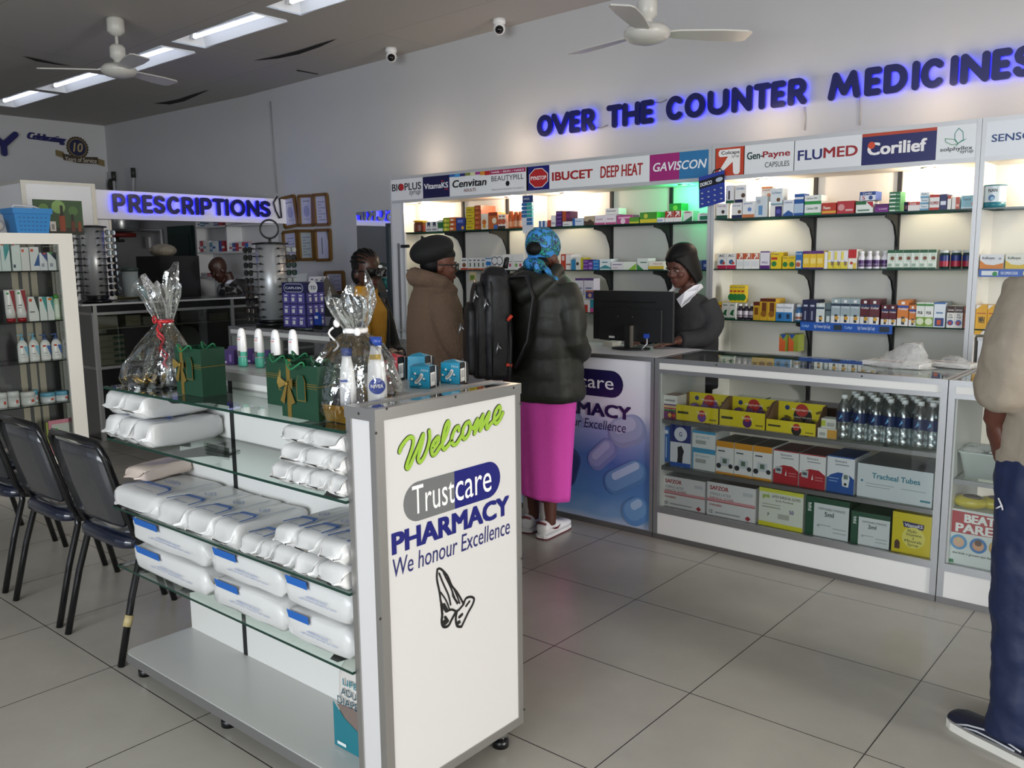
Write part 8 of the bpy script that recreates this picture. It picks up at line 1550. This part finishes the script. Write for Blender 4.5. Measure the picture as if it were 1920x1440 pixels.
def specs(hd, root, w_, hh, mat, lens, r_=.003, yy=.105):
    f = MB()
    for s in (-1, 1):
        P = [hd.p(s*.036+w_*math.copysign(abs(math.cos(a))**.5, math.cos(a)), yy-.004*abs(math.cos(a)), .100+hh*math.copysign(abs(math.sin(a))**.5, math.sin(a))) for a in [2*PI*k/20 for k in range(20)]]
        f.tube(P+P[:1], r_, mat, 6, caps=False); f.tube([hd.p(s*(.036+w_), yy-.006, .108), hd.p(s*.082, .05, .108), hd.p(s*.083, -.02, .10)], r_*1.3, mat, 6)
        l = MB(); l.add(P, [tuple(range(20))], lens); l.build('lens', root, local=True)
    f.tube([hd.p(-.012, yy, .106), hd.p(.012, yy, .106)], r_*1.2, mat, 6); f.build('glasses_frame', root, local=True)
specs(h, p3, .026, .019, M('101012', .3), glass_mat('spectacle_lens', 'dfe4e4', 1.0))
# ---------------------------------------------------------------- woman with big sunglasses
b, d = person('person in large dark sunglasses, mustard roll-neck and black cardigan behind the gift wrap', -1.085, -.20, 8)
h = Head((.0, .05, 1.345), -.30, .04); h.skin(b, SK4); torso(b, SK4, .78, 1.26, .14, .09); leg(b, SK4, .09, 0, .8); leg(b, SK4, -.09, 0, .8)
for s in (-1, 1): b.tube([(s*.12, .03, 1.26), (s*.20, .0, 1.1), (s*.20, .06, .95)], [.048, .042, .034], SK4, 10); b.tube([(s*.20, .05, .95), (s*.15, .18, .92), (s*.08, .22, .92)], [.035, .03, .025], SK4, 10); hand(b, SK4, (s*.08, .22, .92), (-s*.7, .3, 0), (0, 1, .3), .7, s)
p2 = finish(b, d); MU = M('c98d1e', .8); nt = MU.node_tree; tc = nt.nodes.new('ShaderNodeTexCoord'); wv = nt.nodes.new('ShaderNodeTexWave'); wv.bands_direction = 'X'; wv.inputs['Scale'].default_value = 32; bp = nt.nodes.new('ShaderNodeBump'); bp.inputs['Strength'].default_value = .8; bp.inputs['Distance'].default_value = .006
nt.links.new(tc.outputs['Object'], wv.inputs['Vector']); nt.links.new(wv.outputs[0], bp.inputs['Height']); nt.links.new(bp.outputs[0], nt.nodes['Principled BSDF'].inputs['Normal'])
b = MB(); coat(b, MU, [(.75, .165, .118, 0), (.95, .162, .115, .01), (1.1, .165, .118, .02), (1.2, .155, .112, .03), (1.27, .10, .085, .03), (1.30, .072, .072, .035), (1.36, .066, .066, .04)]); cloth(b, 'roll_neck', p2, .008, .0, 2)
BC = M('0f0f11', .85, bump=(70, .4, .005)); b = MB(); n = 22
rs = []
for z, w_, d_, yo, op in ((.70, .20, .145, 0, .42), (.9, .195, .14, .005, .46), (1.1, .19, .138, .015, .5), (1.2, .178, .13, .02, .55), (1.27, .13, .10, .02, .6), (1.30, .09, .085, .02, .7)):
    P = [(w_*math.cos(a), yo+d_*math.sin(a)) for a in [PI/2+op+(2*PI-2*op)*k/n for k in range(n+1)]]; Q = [(x*.88, yo+(y-yo)*.86) for x, y in reversed(P)]; rs.append([V((x, y, z)) for x, y in P+Q])
b.rings(rs, BC)
for s in (-1, 1): b.limb([(s*.13, .02, 1.245), (s*.215, .0, 1.1), (s*.215, .06, .94), (s*.15, .17, .915)], [.068, .066, .058, .05], BC, 14)
cloth(b, 'cardigan', p2, .009, .012, 2)
b = MB(); b.tube([(.085, .115, 1.22), (.11, .14, 1.1), (.115, .15, 1.0)], [(.02, .012), (.024, .012), (.012, .008)], MU, 8); b.tube([(.06, .12, 1.26), (.085, .135, 1.19), (.11, .14, 1.13)], [(.012, .01)]*3, MU, 8); b.build('scarf_end', p2, local=True)
b = MB(); [b.tube([(s*.09, 0, .76), (s*.09, 0, .1)], [.09, .055], M('1c1c24', .7), 12) for s in (-1, 1)]; b.build('trousers', p2, local=True)
for s in (-1, 1): shoe(p2, s*.09, 0, M('1a1a1c', .4), M('2a2828', .5))
b = MB(); b.ell(h.p(0, -.022, .145), .082, .098, .093, HAIR, 22, 14, h.R); b.ell(h.p(0, -.055, .08), .074, .062, .075, HAIR, 18, 12, h.R)
for k in range(9):
    a = (k-4)*.34; b.tube([h.p(.083*math.sin(a)*math.sin(q)*1.0, -.022+.100*math.cos(q), .148+.094*math.cos(a)*math.sin(q)) for q in [PI*(i+1.2)/11 for i in range(10)]], .0085, HAIR, 6)
b.build('hair', p2, local=True); h.face(p2, '5a2c2a')
specs(h, p2, .034, .026, M('0a0a0b', .2), M('0c0c0e', .04, .0, 0, .9), .0035, .116)
b = MB(); b.ell(h.p(-.028, .113, .137), .016, .006, .011, M('ececec', .5), 12, 8, h.R); b.build('lens_white_mark', p2, local=True)  # small white oval at the upper rim of one lens
# ---------------------------------------------------------------- woman at the till
b, d = person('person at the till with a black bob, dark grey sweatshirt and white collar', .565, .98, 262)
h = Head((.0, .045, 1.36), -.10, .33); h.skin(b, SK3); torso(b, SK3, .80, 1.25, .15, .095); leg(b, SK3, .09, 0, .8); leg(b, SK3, -.09, 0, .8)
ARM = {1: [(.135, .01, 1.24), (.19, .01, 1.13), (.198, .09, 1.045), (.16, .24, 1.035)], -1: [(-.135, .01, 1.24), (-.19, .0, 1.13), (-.188, .08, 1.045), (-.12, .25, 1.03)]}
for s in (-1, 1):
    A_ = ARM[s]; b.tube(A_, [.05, .045, .04, .028], SK3, 10); hand(b, SK3, A_[3], (-s*.25, .75, -.12), (0, 0, 1), .35, s)
p5 = finish(b, d); SWT = M('2b2b2d', .85, bump=(90, .4, .004)); b = MB()
coat(b, SWT, [(.72, .20, .145, 0), (.9, .20, .145, 0), (1.05, .198, .142, 0), (1.17, .195, .135, .0), (1.235, .165, .115, .005), (1.275, .12, .095, .015), (1.295, .09, .085, .02)])
for s in (-1, 1): b.limb(ARM[s][:3]+[tuple(V(ARM[s][2]).lerp(V(ARM[s][3]), .9))], [.070, .068, .06, .046], SWT, 16)
cloth(b, 'sweatshirt', p5, .009, .016, 3)
b = MB(); W_ = M('e6e6ec', .6)
for s in (-1, 1):
    Q = [(s*.012, .112, 1.255), (s*.05, .125, 1.215), (s*.088, .10, 1.25), (s*.095, .03, 1.305), (s*.078, -.05, 1.33), (s*.072, -.04, 1.345), (s*.07, .03, 1.335), (s*.05, .085, 1.30)]; b.add([V(q) for q in Q]+[V(q)*1.0+V((q[0]*.10, .016, .010)) for q in Q], [tuple(range(8)), tuple(range(15, 7, -1))]+[(k, (k+1) % 8, 8+(k+1) % 8, 8+k) for k in range(8)], W_)
b.build('collar', p5, local=True)
b = MB(); fr = Fr((.055, .148, 1.155), (-.085, -.0, .0), (0, -.008, .02), (0, 1, .2)); fr = Fr(V((.085, .160, 1.135)), V((-.075, .006, 0)), V((0, -.002, .020)), V((0, 1, .05))); b.text(fr, 'Trustcare', 0, 0, 1, 1, M('d8d8de', .5), .02, 0, .012); b.build('chest_logo', p5, local=True)
b = MB(); b.rings(h.shell([(-.01, .086, .098, 1.75), (.0, .096, .108, 1.7), (.03, .097, .112, 1.6), (.06, .094, .112, 1.45), (.10, .092, .112, 1.25), (.14, .088, .110, .95), (.18, .084, .104, .5)], .85, .022), HAIR); b.ell(h.p(0, -.016, .163), .086, .106, .082, HAIR, 22, 14, h.R); cloth(b, 'hair', p5, .006, .004, 3)
h.face(p5, '5e302c', closed=.45)
b = MB(); [b.tube([(s*.09, 0, .76), (s*.09, 0, .1)], [.09, .055], M('1c1c20', .7), 12) for s in (-1, 1)]; b.build('trousers', p5, local=True)
for s in (-1, 1): shoe(p5, s*.09, 0, M('1a1a1c', .4), M('2a2828', .5))
# ---------------------------------------------------------------- bald dispenser
q = pd(447, 505, 9.15); b, d = person('person with a shaved head and black-and-white jersey, bent over the dispensary counter', q.x-.05, q.y-.01, 243)
h = Head((0, .13, 1.34), .12, .62); h.skin(b, SK1); torso(b, SK1, .82, 1.25, .15, .095, .07); leg(b, SK1, .09, 0, .82); leg(b, SK1, -.09, 0, .82)
for s in (-1, 1): b.tube([(s*.14, .06, 1.22), (s*.23, .08, 1.08), (s*.20, .2, 1.0)], [.05, .045, .035], SK1, 10); b.tube([(s*.20, .2, 1.0), (s*.12, .28, .99), (s*.05, .33, .98)], [.036, .03, .026], SK1, 10); hand(b, SK1, (s*.05, .33, .98), (-s*.4, .6, 0), (0, 0, 1), .5, s)
p1 = finish(b, d); h.face(p1, '3a201c', closed=.5)
CK = M('141416', .8); nt = CK.node_tree; tc = nt.nodes.new('ShaderNodeTexCoord'); ch_ = nt.nodes.new('ShaderNodeTexChecker'); ch_.inputs['Scale'].default_value = 9; ch_.inputs['Color1'].default_value = lin('101012'); ch_.inputs['Color2'].default_value = lin('b0b0b4'); nz = nt.nodes.new('ShaderNodeMapping'); nz.inputs['Rotation'].default_value = (.4, .5, .3); nt.links.new(tc.outputs['Object'], nz.inputs[0]); nt.links.new(nz.outputs[0], ch_.inputs['Vector']); mx = nt.nodes.new('ShaderNodeMix'); mx.data_type = 'RGBA'; mx.inputs[0].default_value = .45; mx.inputs[6].default_value = lin('101012'); nt.links.new(ch_.outputs[0], mx.inputs[7]); nt.links.new(mx.outputs[2], nt.nodes['Principled BSDF'].inputs['Base Color'])
b = MB(); coat(b, CK, [(.75, .2, .14, 0), (1.0, .2, .145, .02), (1.15, .2, .14, .05), (1.24, .16, .12, .07), (1.29, .09, .085, .075)])
for s in (-1, 1): b.limb([(s*.14, .06, 1.21), (s*.235, .08, 1.08), (s*.205, .2, 1.0), (s*.13, .27, .99)], [.075, .072, .06, .045], CK, 14)
cloth(b, 'jersey', p1, .011, .012, 2)
b = MB(); b.tube([(-.05, .145, 1.23), (-.075, .08, 1.30), (0, .02, 1.335), (.075, .08, 1.30), (.05, .145, 1.23)], [(.014, .02)]*5, M('ccd2e2', .6), 10); b.rect(Fr((-.03, .18, 1.08), (.06, 0, 0), (0, -.03, .17), (0, 1, .2)), 0, 0, 1, 1, M('c4cade', .6), .022); b.build('shirt_collar', p1, local=True)
b = MB(); [b.tube([(s*.09, 0, .8), (s*.09, 0, .1)], [.09, .055], M('1c1c20', .7), 12) for s in (-1, 1)]; b.build('trousers', p1, local=True)
for s in (-1, 1): shoe(p1, s*.09, 0, M('1a1a1c', .4), M('2a2828', .5))
# ---------------------------------------------------------------- standing man at the edge
b, d = person('person in a taupe jacket and navy trousers standing before the glass counter', 2.80, -.83, 156)
h = Head((0, .02, 1.50), .1, .1); h.skin(b, SK3); torso(b, SK3, .88, 1.42, .16, .10); leg(b, SK3, .10, -.06, .9); leg(b, SK3, -.10, 0, .9)
AL = [(-.16, .0, 1.42), (-.235, .0, 1.27), (-.225, .035, 1.15), (-.19, .085, 1.03)]; AR = [(.16, .0, 1.42), (.245, .0, 1.25), (.25, .08, 1.12), (.17, .16, 1.02)]
for s, A_ in ((-1, AL), (1, AR)): b.tube(A_, [.055, .05, .042, .03], SK3, 10)
hand(b, SK3, AL[3], (.18, -.15, -.9), (-.8, .4, 0), .5, -1); hand(b, SK3, AR[3], (-.6, .4, -.3), (0, 1, .3), .6, 1)
p6 = finish(b, d); h.face(p6); b = MB(); b.ell(h.p(0, -.016, .155), .081, .098, .083, HAIR, 20, 12, h.R); b.ell(h.p(0, -.05, .10), .074, .060, .07, HAIR, 16, 10, h.R); b.build('hair', p6, local=True); JT = M('8c8274', .75, bump=(60, .35, .004)); b = MB()
coat(b, JT, [(.885, .205, .15, -.03), (.93, .22, .165, -.03), (1.1, .22, .16, -.02), (1.3, .225, .155, -.01), (1.40, .19, .135, -.005), (1.46, .11, .10, 0), (1.50, .075, .075, 0)])
for A_ in (AL, AR): b.limb(A_[:3]+[tuple(V(A_[2]).lerp(V(A_[3]), .45))], [.088, .088, .084, .062], JT, 16)
cloth(b, 'jacket', p6, .011, .034, 3)
NVY = M('112044', .6, bump=(50, .3, .004)); b = MB()
for x_, y_ in ((-.10, .0), (.10, -.06)): b.tube([(x_*.85, -.02, .96), (x_, -.01, .80), (x_*1.05, y_-.0, .5), (x_*1.05, y_-.01, .28), (x_*1.05, y_-.012, .16), (x_*1.05, y_-.01, .075)], [.135, .118, .098, .09, .09, .098], NVY, 18)
b.tube([(0, -.02, .80), (0, -.02, .98)], [(.17, .13), (.175, .135)], NVY, 18, up=(0, 1, 0)); cloth(b, 'trousers', p6, .011, .030, 3)
b = MB(); c = V((-.222, .02, .80)); b.tube([c+V((0, .012, .02)), c, c+V((0, -.004, -.012))], .0025, M('d8d8dc', .5), 6); b.tube([c, c+V((0, .016, -.012))], .0025, M('d8d8dc', .5), 6); b.build('pocket_logo', p6, local=True)
DK = M('10162c', .6, bump=(70, .3, .003))
for x_, y_ in ((-.105, .005), (.105, -.055)):
    o, T = shoe(p6, x_, y_, DK, M('e2e0d8', .45), .30, .0); c = MB()
    c.tube([T((-.050, .16, .034)), T((-.052, .12, .052)), T((-.046, .06, .064)), T((-.0425, .0, .058)), T((-.0425, -.05, .05))], .003, M('c9ccd4', .5), 6); c.tube([T((-.051, .13, .038)), T((-.050, .09, .046)), T((-.046, .03, .045)), T((-.0425, -.03, .042))], .003, M('c9ccd4', .5), 6); c.build('side_stripe', o, local=True)
